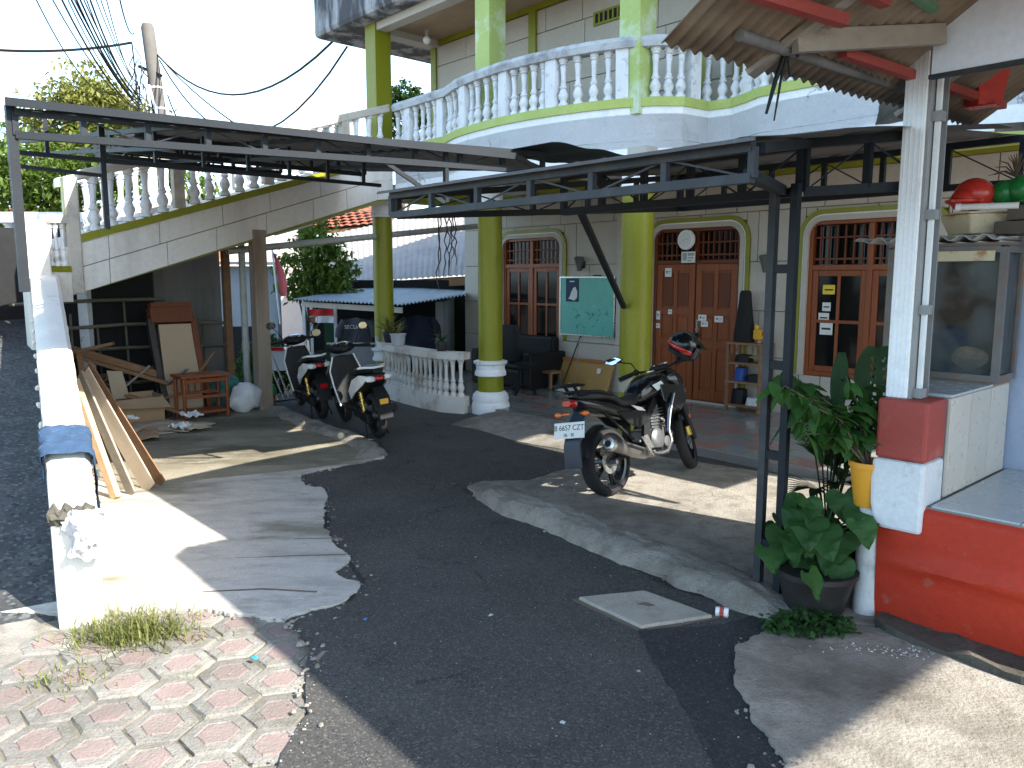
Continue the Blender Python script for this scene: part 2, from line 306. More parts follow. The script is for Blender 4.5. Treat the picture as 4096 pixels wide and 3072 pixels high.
def ragged(poly,step=.12,amp=.04,closed=True,seed=0):
    out=[];n=len(poly)
    for i in range(n if closed else n-1):
        a=Vector((*poly[i],0));b=Vector((*poly[(i+1)%n],0));k=max(1,int((b-a).length/step))
        for j in range(k):
            p=a.lerp(b,j/k); q=noise.noise_vector(Vector((p.x*2.3+seed,p.y*2.3,1.7)))*amp+noise.noise_vector(Vector((p.x*9+seed,p.y*9,.3)))*amp*.5+noise.noise_vector(Vector((p.x*31+seed,p.y*31,.9)))*amp*.28
            out.append((p.x+q.x,p.y+q.y))
    if not closed: out.append(tuple(poly[-1]))
    return out
def inpoly(x,y,poly):
    c=False;n=len(poly)
    for i in range(n):
        (x1,y1),(x2,y2)=poly[i],poly[i-1]
        if (y1>y)!=(y2>y) and x<(x2-x1)*(y-y1)/(y2-y1)+x1: c=not c
    return c
def leafshape(L,w,fold=.15,droop=.25,n=4,heart=False):
    """a single leaf lying along +x, base at the origin"""
    mb=MB(); rows=[]
    if heart: prof=[(-.20,.42,.0),(-.17,.72,.0),(-.06,.93,.03),(.12,1.0,.14),(.34,.90,.36),(.56,.68,.58),(.78,.38,.79),(.92,.14,.93),(1.0,.01,1.0)]
    else: prof=[(i/n,math.sin(PI*min(1,i/n*.92+.08))**.8 if i<n else .01,i/n) for i in range(n+1)]
    for (xe,ww,xm) in prof:
        z=-droop*L*xm*xm; r=[]
        for k in ((-1,-.5,0,.5,1) if heart else (-1,0,1)):
            a=abs(k); x=(xm+(xe-xm)*a)*L; r.append((x,k*ww*w,z+fold*ww*w*(a-.35*a*a)+(.012*math.sin(xm*9+k*3) if heart else 0)))
        rows.append(r)
    m=len(rows[0])
    for a,b in zip(rows,rows[1:]): mb.add(a+b,[(k,k+1,m+k+1,m+k) for k in range(m-1)])
    return mb
def text_mesh(body,size,mats,depth=.001):
    c=bpy.data.curves.new('lettering','FONT'); c.body=body; c.size=size; c.extrude=depth; c.align_x='CENTER'; c.align_y='CENTER'
    o=bpy.data.objects.new('lettering',c); COL.objects.link(o); bpy.context.view_layer.update()
    me=bpy.data.meshes.new_from_object(o.evaluated_get(bpy.context.evaluated_depsgraph_get())); bpy.data.objects.remove(o)
    me.materials.clear(); me.materials.append(mats); return me
# ---------------------------------------------------------------- ground, road, pavements
def gz(u): return -.06 if u>-3.2 else (-.06-.14*(-3.2-u) if u>-9.2 else -.9)
g=MB(); us=[-500,-9.2,-3.2,500]
for a,b in zip(us,us[1:]): g.add([(a,-500,gz(a)),(b,-500,gz(b)),(b,500,gz(b)),(a,500,gz(a))],[(0,1,2,3)])
struct('ground',g,m_dirt,'H')
ROADL=[(-.90,2.0),(-.922,2.93),(-.904,3.26),(-1.0,3.58),(-1.07,3.96),(-1.30,4.28),(-1.03,4.5),(-1.1,5.19),(-1.42,5.88),(-1.72,7.09),(-1.72,7.9)]
road=ragged([(-.9,-4)]+ROADL[:6]+[(-1.6,4.6),(-2.4,5.4),(-2.6,7.4),(-3.4,9.4),(-3.9,11.9)],.07,.035,False,3)+[(-2.2,13.6),(1.2,10.2),(5,6),(5,-4)]
struct('road',MB().prism(road,-.05,.03),m_asph)
lane=MB()
for a,b in ((-3.15,-9.2),(-9.2,-14)): lane.add([(a,-3.2,gz(a)+.078),(a,1.2,gz(a)+.078),(b,2.2,gz(b)+.078),(b,-3.2,gz(b)+.078)],[(0,1,2,3)])
struct('back_lane',lane,m_asph,'H')
# dark fresh asphalt strip along the right concrete
dk=ragged([(.82,2.0),(.80,2.93),(.78,3.3),(.74,3.7),(.70,4.1),(1.16,4.2),(1.40,4.33),(1.40,4.0),(1.25,3.6),(1.2,3.2),(1.25,2.9),(1.3,2.0)],.03,.03,True,9)
struct('asphalt_patch',MB().prism(dk,.0,.034),m_asph_dark)
# left yard slab
yard=[(-3.3,4.33),(-2.25,4.36),(-1.75,4.35),(-1.30,4.22),(-1.0,4.5),(-.96,4.8),(-1.16,4.95),(-1.1,5.2),(-1.3,5.5),(-1.42,5.85),(-1.62,6.6),(-1.72,7.05),(-1.95,7.15),(-2.1,7.5),(-1.74,7.9),(-1.36,8.28),(-1.55,8.75),(-1.82,9.15),(-2.4,9.75),(-3.2,10.95),(-3.45,11.6),(-4.2,12.6),(-8,10.5),(-5.6,8.8)]
struct('yard_slab',MB().prism(ragged(yard,.022,.055,True,1),-.05,.046),m_conc)
for i,pl in enumerate([[(-1.2,4.62),(-1.55,4.66),(-1.9,4.62),(-1.9,4.605),(-1.55,4.64),(-1.2,4.6)],[(-1.16,5.28),(-1.5,5.25),(-1.9,5.2),(-1.5,5.235),(-1.16,5.262)],[(-1.25,5.62),(-1.6,5.6),(-1.6,5.592),(-1.25,5.605)]]):
    struct('slab_crack',MB().prism(ragged(pl,.05,.012,True,i),.02,.0485),m_dirt)
rear=[(-3.55,6.95),(-2.6,7.45),(-2.05,7.75),(-1.76,7.95),(-1.42,8.27),(-1.6,8.75),(-1.87,9.15),(-2.45,9.75),(-3.25,10.95),(-3.5,11.6),(-4.2,12.5),(-7.8,10.4),(-5.5,8.8)]
struct('rear_yard_slab',MB().prism(ragged(rear,.035,.05,True,12),-.04,.0505),A('mossy_yard_concrete',(.27,.24,.175),.92,.25,2,.6,70,stain=(.075,.065,.04),st_scale=.8,st_lo=.44,st_hi=.60,st_amt=.8,stv=(.6,1.2,1),st2=((.36,.33,.27),4,.54,.70,.6),speck=(.2,.18,.14)))
# low concrete kerb mound along the yard edge by the scooters
def mound(name,pts,w,h,m,z0=.03,seg=9,seed=0):
    rows=[]
    P=[Vector((*p,0)) for p in pts]; n=len(P)
    fine=[]
    for i in range(n-1):
        k=max(2,int((P[i+1]-P[i]).length/.05))
        fine+=[P[i].lerp(P[i+1],j/k) for j in range(k)]
    fine.append(P[-1]); n=len(fine)
    for i,p in enumerate(fine):
        d=(fine[min(i+1,n-1)]-fine[max(i-1,0)]).normalized(); x=Vector((-d.y,d.x,0)); t=min(i,n-1-i)/7; e=min(1,t+.25)
        r=[]
        for k in range(seg):
            s=k/(seg-1)*2-1; jj=noise.noise(Vector((p.x*4+seed,p.y*4,s)))
            r.append(p+x*s*w*.5*(1+.22*jj+.10*noise.noise(Vector((p.x*14,p.y*14,s*3))))*(.6+.4*e)+Vector((0,0,z0-.03+(h+.03)*e*max(0,1-abs(s)**3)*(1+.2*jj)+(.016*noise.noise(Vector((p.x*13+s*2,p.y*13,s*5+seed)))+.007*noise.noise(Vector((p.x*34+s*6,p.y*34,s*14))))*(1-abs(s)**6))))
        rows.append(r)
    mb=MB(); fs=[(i*seg+k,i*seg+k+1,(i+1)*seg+k+1,(i+1)*seg+k) for i in range(n-1) for k in range(seg-1)]
    mb.add([q for r in rows for q in r],fs); return struct(name,mb,m,smooth=True)
mound('kerb_mound',[(-3.55,11.5),(-3.1,10.8),(-2.45,9.85),(-1.9,9.2),(-1.5,8.45),(-1.62,8.1)],.34,.07,m_conc2,.045,17)
# right yard slab under the motorcycle and its mound along the road
apron=[(1.52,4.3),(1.45,4.42),(1.0,4.8),(.58,5.47),(.0,6.36),(-.33,6.85),(-.40,7.05),(-.28,7.25),(.2,7.28),(.7,7.95),(1.3,8.5),(3.0,7.2),(4.8,5.2),(3.2,3.6),(2.2,4.1)]
struct('motorcycle_yard',MB().prism(ragged(apron,.04,.035,True,5),-.05,.05),m_conc2)
mound('yard_mound',[(1.6,4.25),(1.32,4.72),(.85,5.35),(.32,6.1),(-.05,6.6),(-.2,7.0)],.46,.085,m_conc2,.05,21,4)
# ramp up to the porch between the road and the tiles
rp=MB(); rpo=ragged([(.45,-1.02),(1.3,-1.05),(2.1,-1.08),(2.75,-1.05),(3.3,-.6),(3.3,-.1),(.45,-.1)],.1,.02,True,2)
rp.add([(u,v,.035+.09*max(0,min(1,(v+1.05)/.75))) for u,v in rpo],[tuple(range(len(rpo)))])
rp2=MB(); nn=16
rp2.grid(lambda s,t:(.4+2.6*s,-1.05+.95*t+.05*math.sin(s*9)*(1-t),.036+.09*(1-(1-t)**2)+.008*noise.noise(Vector((s*20,t*9,0)))),24,8)
struct('porch_ramp',rp2,m_conc2,'H',smooth=True)
# pavement in the lower right corner
pr=[(1.10,1.5),(1.085,2.93),(1.043,3.22),(1.10,3.58),(1.20,3.9),(1.45,4.12),(1.9,4.15),(2.4,3.9),(4.5,2.5),(5,1.0)]
struct('shop_pavement',MB().prism(ragged(pr,.02,.055,True,8),-.05,.05),m_conc2)
# alley ramp left of the yard wall
def rampz(t): return .0+1.2*t
rw=MB(); WA=Vector((-2.52,4.17,0)); WB=Vector((-5.80,9.6,0)); nrm=Vector((-(WB-WA).y,(WB-WA).x,0)).normalized()
rw.grid(lambda s,t:tuple((WA.lerp(WB,t*1.25-.0)+nrm*(s*4.0-.1))*1.0+Vector((0,0,.0+1.2*t*1.25+.012*noise.noise(Vector((s*40,t*60,0)))-.02))),40,60)
struct('alley_ramp',rw,m_alley,smooth=True)
gw=ragged([(-2.5,4.15),(-3.1,4.55),(-3.45,4.9),(-6,5),(-6,2),(-4.5,1.5),(-2.9,2.6),(-2.4,3.7)],.08,.04,True,6)
struct('alley_concrete',MB().prism(gw,-.05,.02),m_conc2)

# hexagonal pavers, grey with a pink centre: each its own piece of the pavement
pvb=MB().prism([(-5,-1),(-.6,-1),(-.6,4.6),(-5,4.6)],-.055,.008); pave=struct('hex_pavement',pvb,A('joint_sand',(.15,.135,.10),.95,.35,5,.6,60,stain=(.06,.07,.03),st_scale=4,st_amt=.7))
def hexmesh(r,sd):
    random.seed(sd); mb=MB(); n=18
    def ring(k,z,j=.0):
        out=[]
        for q in range(n):
            i,f=divmod(q,3); a=Vector((math.cos(R(60*i)),math.sin(R(60*i)),0)); b=Vector((math.cos(R(60*i+60)),math.sin(R(60*i+60)),0)); p=a.lerp(b,f/3)*k*r
            out.append(p+Vector((random.uniform(-j,j),random.uniform(-j,j),z+random.uniform(-j,j)*.5)))
        return out
    rings=[ring(.99,-.04),ring(.99,.004,.003),ring(.93,.020,.004),ring(.60,.023,.002),ring(.575,.018,.002),ring(.545,.018,.002),ring(.515,.023,.003)]
    for i in range(6): mb.add(rings[i]+rings[i+1],[(k,(k+1)%n,n+(k+1)%n,n+k) for k in range(n)],1 if i>=4 else 0)
    mb.add(rings[-1],[tuple(range(n))],1); return mesh('paver',mb,[m_pav,m_pink])
HXS=[hexmesh(.1605,q) for q in range(6)]; PAVP=[(-4.6,.2),(-.75,.2),(-.75,3.3),(-.95,4.0),(-1.3,4.42),(-2.2,4.45),(-2.5,4.1),(-2.75,3.75),(-4.6,3.9)]
ra=R(14); r_=.162; k=0
for i in range(-30,31):
    for j in range(-30,31):
        x=1.5*r_*i; y=math.sqrt(3)*r_*(j+.5*(i%2)); X=-2+x*math.cos(ra)-y*math.sin(ra); Y=3.1+x*math.sin(ra)+y*math.cos(ra)
        if inpoly(X,Y,PAVP) and Y>1.9 and abs(X)<Y*.75+.4:
            o=link('paver',HXS[(i*7+j*3)%6],pave); o.location=(X+random.uniform(-.006,.006),Y+random.uniform(-.006,.006),.0+random.uniform(-.006,.006)); o.rotation_euler=(random.uniform(-.02,.02),random.uniform(-.02,.02),ra+random.choice((0,1,2))*R(60)+random.uniform(-.03,.03))

# porch floor with red and green tiles
pf=MB().prism([(-2.8,-.1),(-1.8,-.42),(-1.0,-.5),(-.3,-.36),(.0,-.12),(3.3,-.12),(4.6,-.2),(9,-.2),(9,2.6),(-3.7,2.6),(-3.7,.2)],-.05,.118); pfo=struct('porch_floor',pf,m_grout,'H')
m_tg=A('green_porch_tile',(.20,.255,.24),.14,.15,8,.02,30,stain=(.30,.21,.19),st_scale=3.2,st_lo=.46,st_hi=.58,st_amt=.75,rnd=.12)
m_tr=A('red_porch_tile',(.30,.19,.17),.14,.15,8,.02,30,stain=(.21,.25,.23),st_scale=3.2,st_lo=.5,st_hi=.62,st_amt=.6,rnd=.12)
tm=[]
for m in (m_tg,m_tr):
    t=MB().box((-.196,-.146,-.01),(.196,.146,.006)); tm.append(mesh('tile',t,m))
iu=0
for a in range(28):
    for b in range(9):
        u=-2.4+.4*a+(.2 if b%2 else 0); v=.05+.3*b
        if v>2.5 or u>7.4 : continue
        o=link('tile',tm[(a+b*2+(b//2))%3==0],pfo); o.location=(u,v,.118); 

random.seed(77); gr=MB()
for i in range(420):
    x=random.uniform(-1.6,1.2); y=random.uniform(2.9,8.5); q=random.uniform(.002,.006); a=random.uniform(0,6); z=.032
    gr.add([(x+q*math.cos(a+t),y+q*math.sin(a+t),z+(.003 if t else .0)) for t in (0,2.1,4.2)]+[(x,y,z+q)],[(0,1,3),(1,2,3),(2,0,3)])
single('road_grit',gr,A('pale_grit',(.38,.36,.33),.9,.3),'pale grit and tiny stones scattered over the asphalt','grit','W',(0,5,.03),kind='stuff')

# crumbs of broken concrete along the slab edges, and damp dirt seams
random.seed(31); cb=MB()
for edge,zz in ((yard[1:20],.031),(pr[:7],.031),(apron[:9],.031),(ROADL[1:6],.036)):
    for a,b in zip(edge,edge[1:]):
        L=math.hypot(b[0]-a[0],b[1]-a[1])
        for k in range(int(L*42)):
            t=random.random(); x=a[0]+(b[0]-a[0])*t+random.gauss(0,.045); y=a[1]+(b[1]-a[1])*t+random.gauss(0,.045); q=abs(random.gauss(0,.008))+.003; th=random.uniform(0,6); h=q*random.uniform(.3,.8)
            P_=[(x+q*random.uniform(.6,1.2)*math.cos(th+w*1.2566),y+q*random.uniform(.6,1.2)*math.sin(th+w*1.2566)) for w in range(5)]
            cb.add([(px_,py_,zz) for px_,py_ in P_]+[(x+(px_-x)*.6,y+(py_-y)*.6,zz+h) for px_,py_ in P_],[(i,(i+1)%5,5+(i+1)%5,5+i) for i in range(5)]+[(5,6,7,8,9)])
single('concrete_crumbs',cb,m_conc2,'crumbs of broken concrete along the edges of the slabs','rubble','W',(0,5,.03),kind='stuff')
m_seam=A('damp_dirt',(.028,.026,.022),.95,.4,6,.8,60)
def seam(pts,w,seed):
    P=ragged(pts,.04,.03,False,seed); L=[];Rr=[]
    for i,(x,y) in enumerate(P):
        a=Vector(P[max(0,i-1)]);b=Vector(P[min(len(P)-1,i+1)]);d=(b-a).normalized(); ww=w*(.35+.9*abs(noise.noise(Vector((x*5+seed,y*5,2))))); L.append((x-d.y*ww,y+d.x*ww,.0335)); Rr.append((x+d.y*ww,y-d.x*ww,.0335))
    n=len(P); mb=MB(); mb.add(L+Rr,[(i,i+1,n+i+1,n+i) for i in range(n-1)]); return struct('dirt_seam',mb,m_seam)
seam([(1.42,4.36),(1.02,4.74),(.58,5.42),(-.02,6.32),(-.36,6.82),(-.42,7.05)],.055,1); seam([(-1.0,4.5),(-.97,4.85),(-1.12,5.2),(-1.35,5.6),(-1.65,6.7),(-1.74,7.1)],.035,2); seam([(1.08,2.6),(1.04,3.22),(1.08,3.58),(1.2,3.92)],.05,3)
# ---------------------------------------------------------------- the house
H=Thing('house','two-storey beige house with olive columns, curved balcony and red-brown doors','house',(0,0,0),'H')
VF=2.55
OPN=[(-2.58,-1.08,.78,2.66),(.90,2.42,.10,2.68),(3.40,5.00,.68,2.68)]
w=MB(); xs=-3.74
for (a,b,z0,z1) in OPN:
    w.box((xs,VF+.02,0),(a,VF+.3,3.5)); w.box((a,VF+.02,z1),(b,VF+.3,3.5))
    if z0>.15: w.box((a,VF+.02,0),(b,VF+.3,z0))
    xs=b
w.box((xs,VF+.02,0),(9,VF+.3,3.5)); w.box((-3.74,VF+.3,0),(-3.5,8,3.5))
wall=H.part('lower_wall',w,m_oliveg)
rm=MB().box((-3.4,VF+.3,.1),(9,VF+.34,3.4)); H.part('room_shade_sheet',rm,m_dk)  # near-black sheet behind the openings gives the rooms their shade by colour
def subtract(rects,o):
    out=[]
    for (a,b,c,d) in rects:
        A0,B0,C0,D0=o
        if b<=A0 or a>=B0 or d<=C0 or c>=D0: out.append((a,b,c,d)); continue
        if a<A0: out.append((a,A0,c,d))
        if b>B0: out.append((B0,b,c,d))
        if c<C0: out.append((max(a,A0),min(b,B0),c,C0))
        if d>D0: out.append((max(a,A0),min(b,B0),D0,d))
    return out
def panels(T,par,u0,u1,rows,v,ops,gap=.012,th=.035,m=None,w0=.62):
    random.seed(5)
    for ri,(z0,z1) in enumerate(rows):
        u=u0
        while u<u1-.02:
            wd=(w0 if ri%2==0 else w0*1.35)*random.uniform(.8,1.2); e=min(u1,u+wd)
            if u1-e<.15: e=u1
            rs=[(u,e,z0,z1)]
            for o in ops: rs=subtract(rs,o)
            for (a,b,c,d) in rs:
                if b-a>.03 and d-c>.03: T.part('wall_panel',MB().box((a+gap/2,v,c+gap/2),(b-gap/2,v+th,d-gap/2)),m or m_beige,par)
            u=e
panels(H,wall,-3.74,6.6,[(.12,.87),(.87,1.5),(1.5,2.17),(2.17,2.85),(2.85,3.3)],VF-.012,[(a-.06,b+.06,c,d+.06) for a,b,c,d in OPN])
H.part('wall_band',MB().box((-3.74,VF-.04,3.3),(9,VF+.01,3.52)),m_olive)
H.part('pilaster',MB().box((.20,VF-.07,.87),(.42,VF-.015,3.3)),m_beige,bevel=.006)
H.part('plinth_ledge',MB().box((-1.06,VF-.17,.12),(.50,VF-.015,.87)),m_beige,bevel=.012)
def rr(u0,u1,z0,z1,r,off,n=7):
    a,b,c=u0-off,u1+off,z1+off; q=r+off; P=[(a,z0)]
    P+=[(a+q-q*math.cos(PI/2*i/n),c-q+q*math.sin(PI/2*i/n)) for i in range(n+1)]
    P+=[(b-q+q*math.sin(PI/2*i/n),c-q+q*math.cos(PI/2*i/n)) for i in range(n+1)]
    return P+[(b,z0)]
def ring(u0,u1,z0,z1,r,o1,o2,v0,v1):
    a=rr(u0,u1,z0,z1,r,o1);b=rr(u0,u1,z0,z1,r,o2);n=len(a);mb=MB()
    vs=[(x,v0,z) for x,z in a]+[(x,v0,z) for x,z in b]+[(x,v1,z) for x,z in a]+[(x,v1,z) for x,z in b]
    fs=[]
    for i in range(n-1): fs+=[(i,i+1,n+i+1,n+i),(2*n+i,3*n+i,3*n+i+1,2*n+i+1),(i,2*n+i,2*n+i+1,i+1),(n+i,n+i+1,3*n+i+1,3*n+i)]
    fs+=[(0,n,3*n,2*n),(n-1,3*n-1,4*n-1,2*n-1)]
    mb.add(vs,fs); return mb
for (a,b,c,d),nm in zip(OPN,('window','door','window')):
    H.part(nm+'_trim',ring(a,b,c,d,.2,-.01,.055,VF-.06,VF+.04),m_beige)
    H.part(nm+'_trim',ring(a,b,c,d,.2,.055,.075,VF-.04,VF),m_white)
    H.part(nm+'_border',ring(a,b,c,d,.2,.075,.135,VF-.05,VF),m_olive)
def frame(u0,u1,z0,z1,v0,v1,w):
    return MB().box((u0,v0,z0),(u0+w,v1,z1)).box((u1-w,v0,z0),(u1,v1,z1)).box((u0+w,v0,z0),(u1-w,v1,z0+w)).box((u0+w,v0,z1-w),(u1-w,v1,z1))
def transom(T,par,u0,u1,z0,z1,v,nb):
    T.part('transom_rail',MB().box((u0,v-.02,z0+.06),(u1,v+.02,z0+.085)).box((u0,v-.02,z1-.17),(u1,v+.02,z1-.15)),m_wood2,par)
    T.part('transom_glass',MB().box((u0,v+.045,z0),(u1,v+.055,z1)),m_glass,par)
    bm=mesh('transom_bar',MB().box((-.009,-.014,0),(.009,.014,z1-z0-.02)),m_wood2)
    for i in range(nb): T.inst('transom_bar',bm,(u0+(i+.75)/(nb+.5)*(u1-u0),v,z0+.01),parent=par)
def casement(T,par,u0,u1,z0,z1,v):
    s=T.part('sash',frame(u0,u1,z0,z1,v-.025,v+.025,.075),m_wood,par,bevel=.006)
    uc=(u0+u1)/2; zc=z0+(z1-z0)*.5
    T.part('glazing_bar',MB().box((uc-.02,v-.02,z0+.07),(uc+.02,v+.018,z1-.07)),m_wood,par); T.part('glazing_bar',MB().box((u0+.07,v-.021,zc-.02),(u1-.07,v+.017,zc+.02)),m_wood,par)
    for x0,x1 in ((u0+.075,uc-.02),(uc+.02,u1-.075)):
        for y0,y1 in ((z0+.075,zc-.02),(zc+.02,z1-.075)): T.part('pane',MB().box((x0,v-.004,y0),(x1,v+.004,y1)),m_glass,par)
def window(a,b,c,d,tz):
    v=VF+.03; f=frame(a,b,c,d,v-.05,v+.06,.06); mid=(a+b)/2
    f.box((mid-.035,v-.045,c+.06),(mid+.035,v+.055,d-.06)); f.box((a+.06,v-.046,tz-.035),(b-.06,v+.056,tz+.035))
    fo=H.part('window',f,m_wood,bevel=.006)
    for x0,x1 in ((a+.06,mid-.035),(mid+.035,b-.06)):
        casement(H,fo,x0,x1,c+.06,tz-.035,v+.0); transom(H,fo,x0,x1,tz+.035,d-.06,v,6)
    return fo
W1=window(*OPN[0],2.16); W2=window(*OPN[2],2.08)
# the double door
a,b,c,d=OPN[1]; v=VF+.03; tz=2.18; mid=1.66
f=frame(a,b,c,d,v-.05,v+.06,.06).box((a+.06,v-.046,tz-.03),(b-.06,v+.056,tz+.03)).box((mid-.03,v-.044,tz+.03),(mid+.03,v+.05,d-.06))
DR=H.part('door_frame',f,m_wood2,bevel=.006)
for x0,x1 in ((a+.06,mid-.03),(mid+.03,b-.06)): transom(H,DR,x0,x1,tz+.03,d-.06,v,7)
for x0,x1,sg in ((a+.062,mid-.012,1),(mid+.012,b-.062,-1)):
    lf=H.part('door_leaf',MB().box((x0,v-.015,.13),(x1,v+.02,tz-.03)),m_wood,bevel=.004); w_=x1-x0
    lf['label']='red-brown panelled door leaf '+('nearer the rack' if sg<0 else 'beside the round column')
    fr=MB(); 
    for q0,q1 in ((x0+.0,x0+.1),(x1-.1,x1),(x0+w_/2-.035,x0+w_/2+.035)): fr.box((q0+.001,v-.035,.132),(q1-.001,v-.014,tz-.032))
    for z0,z1 in ((.13,.30),(.92,1.04),(1.40,1.50),(2.05,tz-.03)):
        for q0,q1 in ((x0+.1,x0+w_/2-.035),(x0+w_/2+.035,x1-.1)): fr.box((q0,v-.034,z0+.002),(q1,v-.014,z1-.002))
    H.part('stile_and_rail',fr,m_wood,lf,bevel=.004)
    for z0,z1 in ((.33,.89),(1.07,1.37),(1.53,2.02)):
        for q0,q1 in ((x0+.115,x0+w_/2-.05),(x0+w_/2+.05,x1-.115)): H.part('door_panel',MB().box((q0,v-.026,z0),(q1,v-.012,z1)),m_wood2 if z0>1.5 else m_wood,lf,bevel=.008)
    if sg<0: H.part('door_handle',MB().box((x0+.03,v-.055,1.12),(x0+.06,v-.035,1.34)).tube([(x0+.045,v-.05,1.2),(x0+.045,v-.09,1.2),(x0+.12,v-.09,1.2)],.009,6),m_chr,lf)
H.part('threshold',MB().box((a-.04,VF-.10,.125),(b+.04,VF-.06,.15)),m_beige)
# papers stuck on door and window
for i,(u,z,pw,ph,m) in enumerate([(1.17,2.03,.12,.13,m_paper),(1.22,1.44,.07,.07,m_paper),(1.0,1.38,.07,.13,m_paper),(1.0,1.22,.07,.07,m_paper),(1.80,1.37,.14,.09,m_paper),(1.84,1.28,.12,.08,m_paper),(2.08,1.36,.14,.09,m_paper)]):
    t=Thing('paper_notice',['pale blue slip of paper at the top of the left door leaf','small slip of paper at mid height of the left door leaf','white printed notice half hidden by the round column','small white label below the half-hidden door notice','torn white paper at the centre of the right door leaf','lower torn white paper on the right door leaf','white printed card near the outer edge of the right door leaf'][i],'paper',(u,VF-.02,z),'H')
    t.part('sheet',MB().box((u-pw/2,VF-.0095,z-ph/2),(u+pw/2,VF-.0065,z+ph/2)),m)
    t.part('print',MB().box((u-pw*.3,VF-.011,z-ph*.1),(u-pw*.12,VF-.009,z+ph*.2)).box((u-.0,VF-.011,z+ph*.05),(u+pw*.35,VF-.009,z+ph*.12)).box((u,VF-.011,z-ph*.15),(u+pw*.25,VF-.009,z-ph*.1)),m_ink)
for i,(u,z,pw,ph,m) in enumerate([(3.68,1.80,.16,.12,A('yellow_sticker',(.75,.55,.03),.5,.05)),(3.66,1.58,.11,.11,m_paper),(3.63,1.44,.14,.12,m_paper),(3.67,1.30,.17,.16,m_paper)]):
    t=Thing('window_sticker',['yellow sticker on the glass of the right window','uppermost grey sticker below the yellow one','middle grey sticker below the yellow one','lowest and largest grey sticker on the right window'][i],'sticker',(u,VF+.02,z),'H')
    t.part('sheet',MB().box((u-pw/2,VF+.020,z-ph/2),(u+pw/2,VF+.0235,z+ph/2)),m); t.part('print',MB().box((u-pw*.35,VF+.018,z-ph*.1),(u+pw*.35,VF+.021,z+ph*.06)),m_ink)
# round columns
def column(u,v,ztop,r=.17):
    sh=H.part('column_shaft',MB().lathe([(r,.78),(r*1.0,2.0),(r*.98,ztop-.25)],(u,v,0),28),m_olive,smooth=True)
    H.part('column_base',MB().lathe([(.27,.03),(.275,.14),(.255,.20),(.265,.24),(.25,.30),(.215,.335),(.2,.345)],(u,v,0),28),m_white,sh,smooth=30)
    H.part('column_neck',MB().lathe([(.185,.34),(.185,.57)],(u,v,0),28),m_olive,sh,smooth=True)
    H.part('column_ring',MB().lathe([(.19,.56),(.225,.575),(.225,.62),(.205,.66),(.21,.72),(.24,.745),(.245,.775),(.19,.79)],(u,v,0),28),m_white,sh,smooth=30)
    H.part('column_capital',MB().lathe([(r+.01,ztop-.26),(r+.03,ztop-.22),(r+.01,ztop-.19),(r+.01,ztop-.08),(r+.06,ztop-.03),(r+.09,ztop+.02)],(u,v,0),28),m_white,sh,smooth=30)
    return sh
for (u,v,r) in ((-2.81,.05,.165),(0,0,.172)): column(u,v,3.2,r)
cs_=H.part('column_shaft',MB().lathe([(.188,.1),(.185,1.0),(.182,2.95)],(2.62,0,0),28),m_olive,smooth=True); H.part('column_capital',MB().lathe([(.19,2.94),(.21,2.98),(.19,3.01),(.19,3.12),(.24,3.17),(.27,3.22)],(2.62,0,0),28),m_white,cs_,smooth=30)
H.part('bare_patch',MB().lathe([(.1895,.62),(.1895,.80)],(2.62,0,0),28),A('worn_paint',(.40,.38,.30),.8,.3,6),cs_,label='worn pale patch low on the column')
# balcony
OUT=[(-2.25,-.05),(-.85,-.1),(-.8,-.12),(-.4,-.27),(.1,-.36),(.7,-.40),(1.2,-.37),(1.65,-.30),(2.05,-.2),(2.4,-.06),(2.72,.14),(2.93,.38),(2.98,.80),(3.25,.86),(3.5,.76),(3.75,.62),(4.1,.6),(9.0,.6)]
def resample(P,step):
    out=[]
    for a,b in zip(P,P[1:]):
        a=Vector(a);b=Vector(b);k=max(1,round((b-a).length/step)); out+=[a.lerp(b,i/k) for i in range(k)]
    return out+[Vector(P[-1])]
def sweep(P,prof):
    """prof: (offset inward to house, z)"""
    P=[Vector(p) for p in P];n=len(P);secs=[]
    for i,p in enumerate(P):
        d=((P[i]-P[i-1]).normalized() if i else Vector((0,0)))+((P[i+1]-P[i]).normalized() if i<n-1 else Vector((0,0)))
        d.normalize(); nn=Vector((-d.y,d.x)); secs.append([(p.x+nn.x*o,p.y+nn.y*o,z) for o,z in prof])
    return MB().loft(secs)
BZ=3.88
bal=H.part('balcony_slab',MB().prism(OUT+[(9,2.5),(-2.25,2.5)],3.42,3.80),m_white)
H.part('balcony_face',sweep(OUT,[(.0,3.18),(.16,3.18),(.16,BZ),(.0,BZ)]),m_white,bal,smooth=30)
H.part('face_groove',sweep(OUT,[(-.003,3.50),(.01,3.50),(.01,3.508),(-.003,3.508)]),m_rail,bal)
H.part('peeling_patch',MB().prism(ragged([(5.02,3.42),(5.30,3.42),(5.32,3.60),(5.20,3.64),(5.05,3.6)],.03,.02),.592,.602,axis='y'),m_moss,bal)
H.part('balcony_band',sweep(OUT,[(-.025,BZ),(.17,BZ),(.17,BZ+.10),(-.025,BZ+.10)]),m_lime,bal,smooth=30)
H.part('soffit_band',MB().box((5.2,.575,3.10),(9,.75,3.22)),m_lime,bal)
H.part('beam',MB().box((-2.9,-.02,3.2),(2.75,.2,3.43)),m_beige,bal); H.part('beam',MB().box((-2.9,.2,3.2),(-2.66,2.5,3.43)).box((-.12,.2,3.2),(.12,2.5,3.42)).box((2.5,.2,3.2),(2.74,2.5,3.42)),m_olive,bal)
H.part('handrail',sweep(OUT,[(-.03,4.53),(.15,4.53),(.17,4.57),(.15,4.64),(-.02,4.65),(-.05,4.60)]),m_rail,bal,smooth=30)
